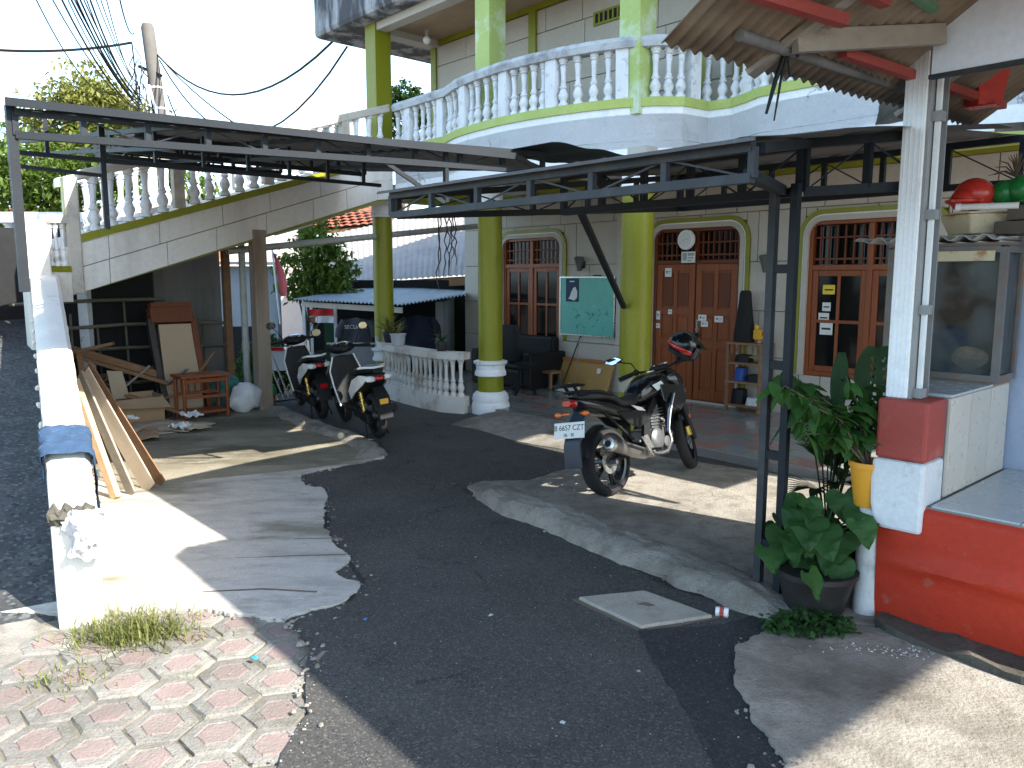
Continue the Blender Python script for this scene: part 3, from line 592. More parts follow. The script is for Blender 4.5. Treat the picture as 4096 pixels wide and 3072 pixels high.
BP=[(.30,0),(.30,.07),(.20,.10),(.20,.13),(.30,.20),(.31,.25),(.21,.34),(.16,.37),(.24,.40),(.24,.42),(.17,.44),(.19,.47),(.14,.50),(.155,.68),(.20,.84),(.16,.86),(.25,.88),(.20,.91),(.29,.94),(.29,1.0)]
def balmesh(name,m,hh,wd=.32):
    return mesh(name,MB().lathe([(r*wd/.64,z*hh) for r,z in BP],(0,0,0),8),m,50)
bmU=balmesh('baluster',m_balus,.56,.13); pmU=mesh('rail_post',MB().box((-.075,-.07,0),(.075,.07,.56)),m_balus)
pts=resample(OUT[:-1]+[(6.2,.6)],.175)
for i,p in enumerate(pts):
    q=pts[min(i+1,len(pts)-1)]-pts[max(i-1,0)]; nn=Vector((-q.y,q.x)).normalized()*.07
    H.inst('rail_post' if i%5==2 else 'baluster',pmU if i%5==2 else bmU,(p.x+nn.x,p.y+nn.y,BZ+.095),parent=bal,rot=(random.uniform(-.02,.02),random.uniform(-.02,.02),math.atan2(q.y,q.x)+random.uniform(-.08,.08)),sc=(random.uniform(.93,1.06),random.uniform(.93,1.06),1))
# upper storey
UV=1.29
up=H.part('upper_wall',MB().box((-2.99,UV+.02,3.8),(9,UV+.25,6.05)).box((-2.99,UV+.25,3.5),(-2.8,7,6.05)),m_oliveg)
panels(H,up,-2.95,5.5,[(3.9,4.35),(4.35,4.75),(4.75,5.15),(5.15,5.55),(5.55,5.88)],UV-.012,[],m=m_beige,w0=.8)
for u0,u1 in ((-3.02,-2.88),(-.55,-.40),(2.50,2.66),(3.0,3.14)): H.part('pilaster',MB().box((u0,UV-.05,3.8),(u1,UV-.014,6.0)),m_olive,up)
H.part('upper_band',MB().box((-3.02,UV-.045,5.885),(9,UV+.0,6.0)),m_olive,up)
vg=H.part('vent_grille',MB().box((.75,UV-.04,5.40),(1.55,UV-.014,5.58)),m_olive,up)
for i in range(9): H.part('vent_slot',MB().box((.79+i*.083,UV-.043,5.43),(.84+i*.083,UV-.039,5.55)),m_dk,vg)
for (u,v,m) in ((-2.93,.12,m_olive),(-.12,.12,m_pale),(2.45,.14,m_pale)): H.part('square_column',MB().box((u-.15,v-.15,3.8),(u+.15,v+.15,6.0)),m,bevel=.008)
rf=H.part('roof_slab',MB().box((-4.3,-.30,6.0),(9,7,6.95)),m_slab,bevel=.09)
H.part('ceiling_board',MB().box((-2.8,.22,5.965),(9,UV-.02,5.985)),m_ply,rf)
H.part('ceiling_beam',MB().box((-3.05,-.02,5.86),(-2.8,UV+.2,5.998)).box((-2.8,-.0,5.88),(9,.2,5.997)),m_beige,rf)
lb=Thing('ceiling_lamp','small white globe lamp under the upper balcony ceiling','lamp',(-2.45,.75,5.75),'H'); lb.part('globe',MB().sphere((-2.45,.75,5.80),.065),m_white,smooth=True); lb.part('lamp_holder',MB().lathe([(.03,5.85),(.03,5.96)],(-2.45,.75,0),8),m_beige)
# wall lamps, clock, calendar
def wall_lamp(u,z,lab):
    t=Thing('wall_lamp',lab,'lamp',(u,VF-.02,z-.1),'H',group='lantern lamps on the facade')
    t.part('backplate',MB().box((u-.03,VF-.03,z-.05),(u+.03,VF-.013,z+.07)),m_blk); t.part('arm',MB().tube([(u,VF-.03,z-.02),(u,VF-.09,z-.09),(u,VF-.13,z-.05)],.012,6),m_blk)
    t.part('shade',MB().lathe([(.03,z-.10),(.045,z-.02),(.085,z+.10),(.09,z+.12),(.06,z+.14)],(u,VF-.13,0),10),A('lamp_glass_dark',(.10,.10,.09),.35,.2),smooth=40)
wall_lamp(-.56,2.16,'black lantern wall lamp above the green board'); wall_lamp(2.85,2.12,'black lantern wall lamp between the door and the right window')
ck=Thing('wall_clock','round white clock hanging over the double door','clock',(1.55,VF-.06,2.4),'H')
ck.part('clock_rim',MB().lathe([(.13,-.05),(.145,-.03),(.145,.0),(.13,.02)],(1.55,VF-.09,2.50),24,axis='y'),m_white,smooth=40); ck.part('clock_face',MB().lathe([(.115,-.053),(.115,-.049)],(1.55,VF-.09,2.50),24,axis='y'),m_paper)
ck.part('clock_hand',MB().beam((1.55,VF-.1445,2.50),(1.61,VF-.1445,2.51),.008,.002),m_ink); ck.part('clock_hand',MB().beam((1.55,VF-.1455,2.50),(1.51,VF-.1455,2.49),.010,.002),m_ink)
cl=Thing('calendar','small printed calendar sheet under the wall clock','calendar',(1.57,VF-.04,2.2),'H'); cl.part('sheet',MB().box((1.45,VF-.075,2.17),(1.69,VF-.071,2.33)),m_paper)
cl.part('print',MB().box((1.47,VF-.077,2.20),(1.54,VF-.0755,2.31)).box((1.56,VF-.077,2.27),(1.67,VF-.0755,2.31)).box((1.56,VF-.077,2.23),(1.66,VF-.0755,2.25)).box((1.56,VF-.077,2.19),(1.63,VF-.0755,2.21)),A('calendar_grey',(.30,.36,.34),.7,.3,20))
# green board with poster and scribbles
gb=Thing('green_board','teal writing board with scribbles and a dark poster by the left window','board',(-.45,VF-.1,1.0),'H')
gb.part('panel',MB().box((-1.05,VF-.06,1.0),(.15,VF-.03,1.95)),m_teal,bevel=.004); gb.part('frame',frame(-1.07,.17,.98,1.97,VF-.065,VF-.025,.02),m_chr)
ps=gb.part('poster',MB().box((-.92,VF-.0645,1.55),(-.62,VF-.061,1.94)),A('navy_poster',(.01,.04,.09),.6,.2))
gb.part('poster_figure',MB().prism([(-.86,1.60),(-.72,1.57),(-.66,1.62),(-.655,1.72),(-.70,1.80),(-.75,1.78),(-.80,1.70),(-.82,1.64)],VF-.067,VF-.065,axis='y'),m_paper,ps); gb.part('poster_title',MB().box((-.83,VF-.067,1.88),(-.72,VF-.065,1.90)),m_paper,ps)
random.seed(11); sc=MB()
for i in range(26):
    x=random.uniform(-.75,.02); z=random.uniform(1.08,1.42); q=[(x,VF-.0635,z)]
    for j in range(3): q.append((q[-1][0]+random.uniform(-.03,.05),VF-.0635,q[-1][2]+random.uniform(-.03,.03)))
    sc.tube(q,.0022,4)
gb.part('scribble',sc,A('marker_ink',(.01,.06,.07),.6,0)); gb.part('marker',MB().tube([(-.30,VF-.07,1.985),(-.12,VF-.07,1.985)],.011,6),m_blk)

# ---------------------------------------------------------------- porch balustrade between the two left columns
PB=Thing('porch_balustrade','curved white balustrade with rust stains between the two left columns','balustrade',(-1.4,-.4,0),'H')
CUR=[(-2.64,-.12),(-2.2,-.30),(-1.6,-.40),(-1.0,-.46),(-.5,-.46),(-.17,-.32)]
PB.part('plinth',sweep(resample(CUR,.15),[(-.07,.0),(.13,.0),(.10,.27),(-.04,.27)]),m_prust,smooth=30)
PB.part('handrail',sweep(resample(CUR,.15),[(-.08,.80),(.14,.80),(.15,.90),(-.09,.90)]),m_prust,smooth=30)
bmP=balmesh('baluster',m_prust,.535,.105)
pts=resample(CUR,.118)
for i,p in enumerate(pts[1:-1]): PB.inst('baluster',bmP,(p.x+.02,p.y+.03,.267),rot=(random.uniform(-.025,.025),random.uniform(-.025,.025),random.random()),sc=(random.uniform(.92,1.06),)*2+(1,))

# ---------------------------------------------------------------- outside staircase
ST=Thing('staircase','concrete outside staircase with white balusters rising behind the left canopy','staircase',(-2.85,-2.5,0),'H')
UN=-2.3
def zb(v): return 1.69+.323*(min(v,-.25)+4.9)
def slant(u0,u1,v0,v1,o0,o1,n=1,inset=0):
    mb=MB(); vs=[]
    for v in (v0,v1): vs+=[(u0,v,zb(v)+o0),(u1,v,zb(v)+o0),(u1,v,zb(v)+o1),(u0,v,zb(v)+o1)]
    return mb.add(vs,[(0,3,2,1),(4,5,6,7),(0,1,5,4),(1,2,6,5),(2,3,7,6),(3,0,4,7)])
strg=ST.part('stringer',slant(UN-.14,UN-.02,-4.95,-.05,.0,.60),m_oliveg)
random.seed(3)
for row,(o0,o1) in enumerate(((.005,.30),(.312,.595))):
    v=-4.94
    while v<-.1:
        e=min(-.06,v+random.uniform(.55,.85)); ST.part('side_panel',slant(UN-.02,UN+.004,v+.004,e-.004,o0,o1),m_strg,strg); v=e
ST.part('olive_band',slant(UN-.16,UN+.02,-4.66,-.05,.605,.70),m_olive)
soff=MB(); 
soff.add([(UN-.14,-4.9,zb(-4.9)+.08),(UN-1.1,-4.9,zb(-4.9)+.08),(UN-1.1,-.1,zb(-.1)+.08),(UN-.14,-.1,zb(-.1)+.08),(UN-.14,-4.9,zb(-4.9)+.2),(UN-1.1,-4.9,zb(-4.9)+.2),(UN-1.1,-.1,zb(-.1)+.2),(UN-.14,-.1,zb(-.1)+.2)],[(0,1,2,3),(4,7,6,5),(0,4,5,1),(1,5,6,2),(2,6,7,3),(3,7,4,0)])
ST.part('stair_soffit',soff,m_gconc)
for i in range(16):
    v=-4.7+i*.29; ST.part('step',MB().box((UN-1.08,v,zb(v)+.15),(UN-.15,v+.31,zb(v)+.42)),m_gconc)
bmS=balmesh('baluster',m_balus,.66,.155); pmS=mesh('rail_post',MB().box((-.06,-.07,0),(.06,.07,.68)),m_brail)
for uu,nm in ((UN-.06,'near'),(UN-1.1,'far')):
    ST.part('handrail',slant(uu-.08,uu+.08,-4.62,-.1,1.34,1.46),m_brail if nm=='near' else m_white,bevel=.02)  # near rail coloured grey for its shade, far rail white for sunlight
    if nm=='far': ST.part('far_curb',slant(uu-.07,uu+.07,-4.8,-.1,.3,.70),m_white); ST.part('solid_rail_panel',slant(uu-.04,uu+.04,-1.5,-.4,.69,1.35),m_rail)
    n=0; v=-4.45
    while v<-.15:
        ST.inst('rail_post' if n%6==5 else 'baluster',pmS if n%6==5 else bmS,(uu,v,zb(v)+.69),rot=(random.uniform(-.02,.02),random.uniform(-.02,.02),0),sc=(random.uniform(.92,1.06),)*2+(1,)); v+=.21; n+=1
ST.part('newel',MB().box((UN-.14,-4.78,1.75),(UN+.03,-4.62,3.16)),m_brail,bevel=.02); ST.part('newel_stripe',MB().box((UN-.10,-4.785,2.5),(UN-.0,-4.779,3.12)),m_olive)
low=resample([(UN-.02,-4.78),(UN+.02,-4.92),(UN+.06,-5.02)],.08)
ST.part('low_rail',sweep(low,[(-.07,2.60),(.07,2.60),(.07,2.70),(-.07,2.70)]),m_brail); ST.part('low_curb',sweep(low,[(-.06,1.66),(.06,1.66),(.06,2.02),(-.06,2.02)]),m_strg); ST.part('low_band',sweep(low,[(-.07,2.02),(.07,2.02),(.07,2.09),(-.07,2.09)]),m_olive)
bmL=balmesh('baluster',m_balus,.52,.085)
for v,u in ((-4.82,UN-.01),(-4.90,UN+.015),(-4.97,UN+.04)): ST.inst('baluster',bmL,(u,v,2.085))
ST.part('end_pillar',MB().loft([[(UN-.10,-5.27,z),(UN+.18,-5.27,z),(UN+.18,-5.0,z),(UN-.10,-5.0,z)] for z in (0,2.52)]+[[(UN-.06,-5.24,2.62),(UN+.14,-5.24,2.62),(UN+.14,-5.03,2.62),(UN-.06,-5.03,2.62)]]),m_wwall,bevel=.02)
# ---------------------------------------------------------------- left yard wall
def wallz(t): return .84+1.18*t
YW=Thing('yard_wall','whitewashed sloping yard wall with broken near end beside the alley','wall',(-2.45,4.3,0),'W')
nl,nr,fl,fr_=Vector((-2.52,4.17,0)),Vector((-2.29,4.22,0)),Vector((-5.78,9.55,0)),Vector((-5.48,9.62,0))
secs=[]; N=40
for i in range(N+1):
    t=i/N; t0=.055
    a=nl.lerp(fl,t);b=nr.lerp(fr_,t); z=wallz(t)+.012*noise.noise(Vector((t*30,0,0)))
    if t<t0: z-=.13*(1-t/t0)+.05*noise.noise(Vector((t*90,2,0)))
    c=(a+b)/2; d=(b-a)
    secs.append([a+Vector((0,0,-.03)),b+Vector((0,0,-.03)),b.lerp(a,.0)+Vector((0,0,z-.03)),b.lerp(a,.12)+Vector((0,0,z)),b.lerp(a,.5)+Vector((0,0,z+.012)),a.lerp(b,.12)+Vector((0,0,z)),a+Vector((0,0,z-.03))])
YW.part('masonry',MB().loft(secs).jit(.008,6),m_wwall,smooth=35)
eb=MB(); eb.grid(lambda q,t:tuple(nl.lerp(nr,q)+Vector((0,-.008-.035*math.sin(PI*t)*(.7+.6*noise.noise(Vector((q*9,t*4,1)))),.60+.115*t+.03*noise.noise(Vector((q*7,t*3,5))))) ),28,8)
YW.part('broken_edge',eb.jit(.012,22),m_moss)
for i in range(9):
    t=.15+.07*i; p=nl.lerp(fl,t)-Vector((.015,0,0)); YW.part('mortar_lump',MB().sphere((p.x,p.y,wallz(t)-.16),.03,6,4,0,(.6,1,.8)).jit(.012,15),m_wwall)
rg=MB().grid(lambda q,t:(-2.44+.20*q+.02*math.sin(t*7),4.165-.055*math.sin(PI*q)*(.4+.6*math.sin(PI*t)),.44+.26*t-.06*(q-.5)**2),22,22).jit(.03,13).jit(.014,34)
single('rag_heap',rg.jit(.035,9).jit(.012,28),A('rag_white',(.62,.60,.59),.95,.15,12,.9,40,stain=(.35,.33,.34),st_scale=16,st_lo=.5,st_hi=.6,st_amt=.6),'crumpled white cloth stuck on the broken end of the yard wall','cloth',smooth=60)  # cloth of its own white with grey stains
# denim cloth draped over the wall
def cloth(s,t):
    T0=.055+.075*t; a=nl.lerp(fl,T0);b=nr.lerp(fr_,T0); z=wallz(T0)+.02
    w=noise.noise(Vector((s*7,t*6,3)))*.018
    if s<.2: p=a+(a-b)*.06; q=p+Vector((-.012,0,-(.2-s)/.2*(.13+.05*noise.noise(Vector((t*9,1,1)))))) ; return (q.x+w,q.y,z+q.z)
    if s>.6: p=b+(b-a)*.08; dz=-(s-.6)/.4*(.32+.12*math.sin(t*5)+.06*noise.noise(Vector((t*16,5,1)))); return (p.x+w+.03*(s-.6),p.y,z+dz)
    p=a.lerp(b,(s-.2)/.4); return (p.x,p.y,z+.012+abs(w)*1.2)
cm=MB().grid(cloth,36,22)
DC=Thing('denim_cloth','frayed blue denim cloth draped over the yard wall','cloth',(-2.6,4.7,.9),'W'); DC.part('fabric',cm,m_clothb,smooth=60)
fr=MB(); random.seed(4)
for i in range(70):
    t=random.random(); s=random.choice((0,1)); p=Vector(cloth(s,t)); q=p+Vector((random.uniform(-.02,.02),random.uniform(-.02,.02),-random.uniform(.02,.06))); fr.tube([p,p.lerp(q,.5)+Vector((.006,0,0)),q],.0018,3)
DC.part('fringe',fr,m_clothb,kind='stuff')

# ---------------------------------------------------------------- canopies of black steel trusses
def truss(T,p0,p1,h,n,w=.045,cm=None,rods=True,h1=None):
    p0=Vector(p0);p1=Vector(p1);U=lambda t:Vector((0,0,h+((h1 or h)-h)*t)); cm=cm or m_black
    T.part('top_chord',MB().beam(p0+U(0),p1+U(1),w,w),cm); T.part('bottom_chord',MB().beam(p0,p1,w,w),cm)
    for i in range(n+1):
        q=p0.lerp(p1,i/n); up=U(i/n); T.part('truss_web',MB().beam(q,q+up,w*.8,w*.8),cm)
        if i<n and rods:
            a=p0.lerp(p1,(i+.05)/n);b=p0.lerp(p1,(i+.95)/n)
            T.part('brace_rod',MB().beam(a+up*.9,b+up*.05,.009,.009) if i%2 else MB().beam(a+up*.05,b+up*.9,.009,.009),cm)
FC=Thing('front_canopy','black steel truss canopy on a double post over the motorcycle','canopy',(6.2,-3.1,0),'H')
def fz(v): return 2.36+.07*(v+4.3)
def ft(v): return 2.485+.16*(v+4.3) if v<-3.05 else 2.685+.095*(v+3.05)
truss(FC,(4.03,-4.3,2.36),(6.70,-4.3,2.36),.125,6,.04,cm=m_blackg)
truss(FC,(4.4,-3.05,fz(-3.05)-.02),(6.24,-3.05,fz(-3.05)-.02),.25,5,.05)
truss(FC,(6.26,-3.04,fz(-3.05)-.02),(6.80,-2.68,fz(-3.05)),.26,2,.05,h1=.27)
cs=MB(); cs.grid(lambda s,t:(6.2+.85*s,-3.12+.58*s+.28*t,ft(-3.05)+.036+.03*math.sin(PI*s*.6)+.01*t),14,3); FC.part('roof_sheet',cs,m_sheet,smooth=60)
cs=MB(); cs.grid(lambda s,t:(6.7+1.5*s,-.35+.8*t,ft(-.35)+.03+.006*math.sin(s*40)),30,3); FC.part('roof_sheet',cs,m_sheet,smooth=60)  # out-of-view sheet added to shade the ground beyond the sun patch
truss(FC,(4.03,-4.25,2.36),(4.03,-1.15,fz(-1.15)),.125,5,h1=ft(-1.15)-fz(-1.15))
truss(FC,(4.05,-1.15,fz(-1.15)),(7.7,-1.15,fz(-1.15)),ft(-1.15)-fz(-1.15),8)
FC.part('gutter_edge',MB().beam((6.75,-1.6,ft(-1.5)+.05),(7.75,-1.1,ft(-1.2)+.02),.02,.05),m_zinc)
FC.part('side_chord',MB().beam((6.70,-4.25,2.485),(6.30,-3.08,ft(-3.08)),.045,.045),m_black)
for u in (5.0,5.9): FC.part('purlin',MB().beam((u,-4.3,ft(-4.3)+.02),(u,-3.05,ft(-3.05)+.02),.03,.02),m_black)
cs=MB()
def csh(s,t):
    v=-4.38+4.1*t; u=3.95+2.80*s; return (u,v,ft(v)+.034+.006*math.sin(u*2*PI/.19)+.008*noise.noise(Vector((u*2,v*2,0))))
cs.grid(csh,90,14); FC.part('roof_sheet',cs,m_sheet,smooth=60)
FC.part('eave_strip',MB().beam((3.98,-4.375,ft(-4.37)+.03),(6.75,-4.375,ft(-4.37)+.03),.008,.016),m_sheet)
for du in (0,.13): FC.part('post',MB().box((6.12+du-.022,-3.13,.03),(6.12+du+.022,-3.085,fz(-3.05)+.02)),m_blackg if du==0 else m_black)
for z in (.38,.92,1.45,2.0): FC.part('post_tie',MB().box((6.14,-3.125,z-.025),(6.23,-3.09,z+.025)),m_black)
FC.part('knee_brace',MB().beam((6.16,-3.1,fz(-3.05)-.01),(6.66,-4.26,2.38),.05,.05),m_black)
FC.part('wall_strut',MB().beam((4.05,-2.5,fz(-2.5)),(2.62,-.22,1.62),.05,.05),m_black)
LC=Thing('left_canopy','long flat black steel canopy over the left yard','canopy',(3.0,-6.1,0),'H')
def lz(u): return 2.84+.10*(3.0-u)
def le(v): return 2.62+.27*(v+6.16)
truss(LC,(le(-6.16),-6.16,lz(3)),(le(-2.5),-2.5,lz(3)),.14,10,.045)
truss(LC,(1.2,-5.2,lz(1.2)),(1.2,-2.75,lz(1.2)),.14,8,.04)
truss(LC,(-.4,-4.9,lz(-.4)),(-.4,-2.9,lz(-.4)),.14,7,.04)
truss(LC,(-2.1,-4.6,lz(-2.1)),(-2.1,-2.9,lz(-2.1)),.12,6,.04,rods=False)
for v in (-5.2,-4.2,-3.3): LC.part('cross_beam',MB().beam((le(v)-.03,v,lz(3)+.14),(-2.15,v,lz(-2.15)+.14),.035,.035),m_black); LC.part('cross_beam',MB().beam((le(v)-.03,v,lz(3)),(-2.15,v,lz(-2.15)),.03,.03),m_black)
def lsheet(s,t):
    v0=-6.22+3.46*t; u=le(v0)+.08-(le(v0)+2.25)*s
    vl=-6.22+min(1,s/.22)*1.15+max(0,s-.22)/.78*.6; vr=-2.76+min(1,s/.18)*1.3+s*.45
    v=vl+(vr-vl)*t; return (u,v,lz(u)+.168+.010*math.sin(v*2*PI/.19))
cs=MB(); cs.grid(lsheet,18,80); LC.part('roof_sheet',cs,m_sheet,smooth=60)
cs=MB(); cs.grid(lambda s,t:(4.02-.9*s,-2.80+1.55*t,lz(3.4)+.20+.04*t-.05*(1-s)*t*t*(1-t)*4+.008*math.sin(t*20)),8,20); LC.part('loose_sheet',cs,m_black,smooth=60,label='dark curled loose roof sheet')
LC.part('eave_strip',MB().beam((le(-6.2)+.09,-6.22,lz(2.7)+.155),(le(-2.8)+.09,-2.8,lz(3.6)+.155),.014,.05),m_black)
LC.part('post',MB().box((2.60-.028,-6.205,1.86),(2.60+.028,-6.15,lz(2.6)+.14)),m_black); LC.part('bracket_beam',MB().beam((2.57,-6.18,1.88),(-2.2,-5.25,1.98),.045,.045),m_black)
LC.part('hanger',MB().beam((3.38,-3.35,lz(3)-.3),(3.38,-3.35,lz(3)+.12),.035,.035),m_black); LC.part('hanger_brace',MB().beam((3.24,-3.85,lz(3)),(3.38,-3.36,lz(3)-.30),.03,.03),m_black)
LC.part('hanging_rail',MB().beam((2.2,-6.1,lz(2.2)-.13),(2.2,-3.2,lz(2.2)-.13),.03,.03),m_black)
for i in range(8):
    v=-5.9+i*.36; LC.part('hanger',MB().beam((2.2,v,lz(2.2)-.13),(2.2,v,lz(2.2)+.12),.025,.025),m_black)
LC.part('hanging_rail',MB().beam((2.2,-6.1,lz(2.2)-.22),(2.2,-5.55,lz(2.2)-.24),.025,.025),m_black); LC.part('drop_post',MB().beam((2.2,-5.55,lz(2.2)-.62),(2.2,-5.55,lz(2.2)+.12),.035,.035),m_black)

# ---------------------------------------------------------------- shop on the right
SH=Thing('shop_counter','red painted raised shop counter with tiled top and half wall','shop counter',(7.2,-2.5,0),'H')
fo=[(6.78,-3.0),(7.0,-3.10),(7.4,-3.14),(9.6,-3.14),(9.6,-2),(6.78,-2)]
SH.part('footing',MB().prism(ragged(fo,.06,.035,True,3),-.02,.085).jit(.03,6),m_moss)
def redface(s,t):
    u=6.73+3.2*s; z=.02+.71*t; b=.02*math.sin(PI*t)+.035*math.exp(-((t-.52-.05*math.sin(s*6))/.06)**2)*(1 if t<.52+.05 else .6)*min(1,s*12)
    return (u,-2.90-b+.012*noise.noise(Vector((u*3,z*3,0)))+(.03 if t>.97 else 0),z)
rb=MB().grid(redface,40,28); rb.box((6.73,-2.885,.02),(9.9,-1.62,.722))
SH.part('red_base',rb,m_red,smooth=50)
ct=SH.part('counter_bed',MB().box((6.74,-2.88,.72),(9.9,-1.62,.732)),m_grout)
for i in range(7):
    for j in range(3): SH.part('top_tile',MB().box((6.985+i*.42,-2.875+j*.42,.732),(6.985+i*.42+.415,-2.875+j*.42+.415,.742)),m_tilew,ct)
pil=SH.part('pillar',MB().box((6.69,-2.93,.97),(6.955,-2.66,1.30)),m_redf,bevel=.018,label='red upper half of the pillar')
lw=MB().loft([[(u0,-2.945,z),(6.958,-2.935,z),(6.958,-2.655,z),(u0,-2.655,z)] for z,u0 in ((.58,6.74),(.64,6.70),(.71,6.685),(.84,6.68),(.968,6.685))])
SH.part('pillar_foot',lw,A('pillar_white',(.62,.64,.66),.7,.08,3,.3,30,stain=(.3,.3,.3),st_scale=5,st_lo=.6,st_amt=.6),bevel=.02,label='white lower half of the pillar')
hwl=SH.part('half_wall',MB().box((6.62,-2.655,.05),(6.955,-1.62,1.30)),m_grout)
for j in range(3): SH.part('wall_tile',MB().box((6.955,-2.65+j*.33,.745),(6.967,-2.65+j*.33+.325,1.295)),m_tileb,hwl)
for j in range(3): SH.part('ledge_tile',MB().box((6.615,-2.645+j*.33,1.30),(6.97,-2.645+j*.33+.326,1.315)),m_tilew,hwl)
SH.part('back_wall',MB().box((6.93,-1.60,.60),(11.0,-1.52,3.72)),A('lilac_paint',(.40,.46,.60),.5,.1,2,.1,30,stain=(.22,.24,.30),st_amt=.4),label='pale lilac panel extended unseen as a sun-blocking back wall of the stall')  # visible lilac panel, lengthened and raised out of view to block the sun
SP=Thing('steel_post','white box steel post with welded ties standing on the red pillar','post',(6.75,-2.8,1.3),'H')
SP.part('box_section',MB().box((6.70,-2.86,1.30),(6.815,-2.74,3.7)),m_steelw,bevel=.006)
gr=MB()
for x in (.02,.045,.07,.095): gr.box((6.70+x-.002,-2.8625,1.30),(6.70+x+.002,-2.8595,3.7))
SP.part('groove',gr,m_sign); SP.part('channel',MB().box((6.8165,-2.85,1.30),(6.83,-2.70,3.7)).box((6.83,-2.71,1.30),(6.865,-2.70,3.7)),m_stg); SP.part('inner_strip',MB().box((6.838,-2.80,1.30),(6.862,-2.775,3.7)),m_steelw)
for z in (1.33,1.78,2.28,2.78,3.25): SP.part('tie_plate',MB().box((6.816,-2.825,z-.025),(6.878,-2.76,z+.025)),m_stg)
SG=Thing('shop_signboard','blank pale blue board hanging across the front of the shop','board',(7.8,-2.95,2.95),'H'); SG.part('board',MB().box((6.87,-2.975,2.955),(9.6,-2.945,4.0)),m_sign,bevel=.003); SG.part('edge_trim',MB().box((6.86,-2.98,2.935),(9.6,-2.94,2.954)),m_blackg)
# corrugated shop roof
RF=Thing('shop_roof','brown corrugated sheet roof with red rafters over the shop','roof',(8,-3,2.9),'H')
def rz(u): return 2.90+.66*(u-6.42) if u<7.1 else 3.349+.11*(u-7.1)
def eave(v): return 6.42+.06*(v+4.56)
for k,(v0,v1) in enumerate(((-4.56,-3.62),(-3.68,-2.70),(-2.76,-1.55))):
    cs=MB(); n=int((v1-v0)/.076*8)
    cs.grid(lambda s,t:(lambda v,u:(u,v,rz(u-eave(v)+6.42)+.011*math.sin(2*PI*v/.076)+.006*k+.004*noise.noise(Vector((u*3,v*3,0)))))(v0+(v1-v0)*s,eave(v0+(v1-v0)*s)+(.69*t/.3 if t<.3 else .69+4.6*(t-.3)/.7)),n,20)
    o=RF.part('corrugated_sheet',cs,m_corr,smooth=60); md=o.modifiers.new('thickness','SOLIDIFY'); md.thickness=.006; md.offset=1
RF.part('purlin',MB().tube([(6.575,-4.24,rz(6.575)-.042),(6.60,-3.2,rz(6.60)-.045),(6.63,-1.75,rz(6.63)-.042)],[.026]*3,10),m_gconc,smooth=60)
RF.part('rafter',MB().beam((6.44,-3.93,rz(6.44)-.035),(7.08,-3.78,rz(7.08)-.05),.10,.03),m_gwood); RF.part('rafter',MB().beam((6.50,-2.45,rz(6.5)-.075),(7.08,-2.40,rz(7.08)-.08),.09,.03),m_gwood)
RF.part('tie_beam',MB().beam((6.64,-3.90,2.985),(6.93,-3.02,3.125),.04,.095),m_gwood)
for a,b in (((6.74,-4.5),(6.80,-3.78)),((6.88,-4.5),(6.92,-3.65)),((7.02,-4.5),(7.04,-3.5))): RF.part('red_rafter',MB().beam((*a,rz(a[0])-.07),(*b,rz(b[0])-.09),.05,.05),m_redf)
RF.part('red_rafter',MB().beam((6.69,-3.55,rz(6.69)-.085),(6.80,-1.65,rz(6.69)-.075),.045,.045),m_redf)
RF.part('red_panel',MB().box((7.09,-4.4,rz(7.1)-.06),(8.3,-2.4,rz(7.1)-.04)),m_redf); RF.part('green_bar',MB().beam((7.0,-4.0,3.2),(6.95,-3.2,3.2),.04,.04),A('green_paint',(.10,.22,.13),.5,.2))
RF.part('rear_post',MB().box((11.2,-4.3,0),(11.3,-4.2,rz(11.2)-.02)),m_steelw)
stp=Thing('rubber_strap','black rubber strap knotted on the roof beam, ends hanging down','strap',(6.55,-3.8,2.5),'H')
ku,kv,kz=6.585,-3.86,rz(6.585)-.05
stp.part('strap',MB().tube([(ku,kv-.03,kz+.10),(ku,kv,kz)],.012,6).tube([(ku-.01,kv,kz),(ku-.03,kv-.04,kz-.12),(ku-.05,kv-.075,kz-.27)],[.016,.012,.007],6).tube([(ku,kv,kz),(ku-.01,kv-.03,kz-.12),(ku-.03,kv-.04,kz-.30)],[.010,.007,.004],6).tube([(ku,kv+.0,kz),(ku,kv+.03,kz-.10)],.006,5).tube([(ku,kv,kz),(ku+.02,kv+.06,kz-.01)],.008,5),m_blk)
rbk=Thing('red_basket','red plastic basket hanging upside under the shop roof','basket',(6.80,-2.0,2.95),'H')
rbk.part('basket_wall',MB().loft([se((6.80,-2.0,z),w,w*.7,4,8,'z') for z,w in ((2.95,.10),(3.16,.135))],caps=False),A('red_net',(.60,.05,.03),.5,.2,30,.5,90)); rbk.part('basket_base',MB().box((6.72,-2.05,2.945),(6.88,-1.95,2.952)),m_rplas)
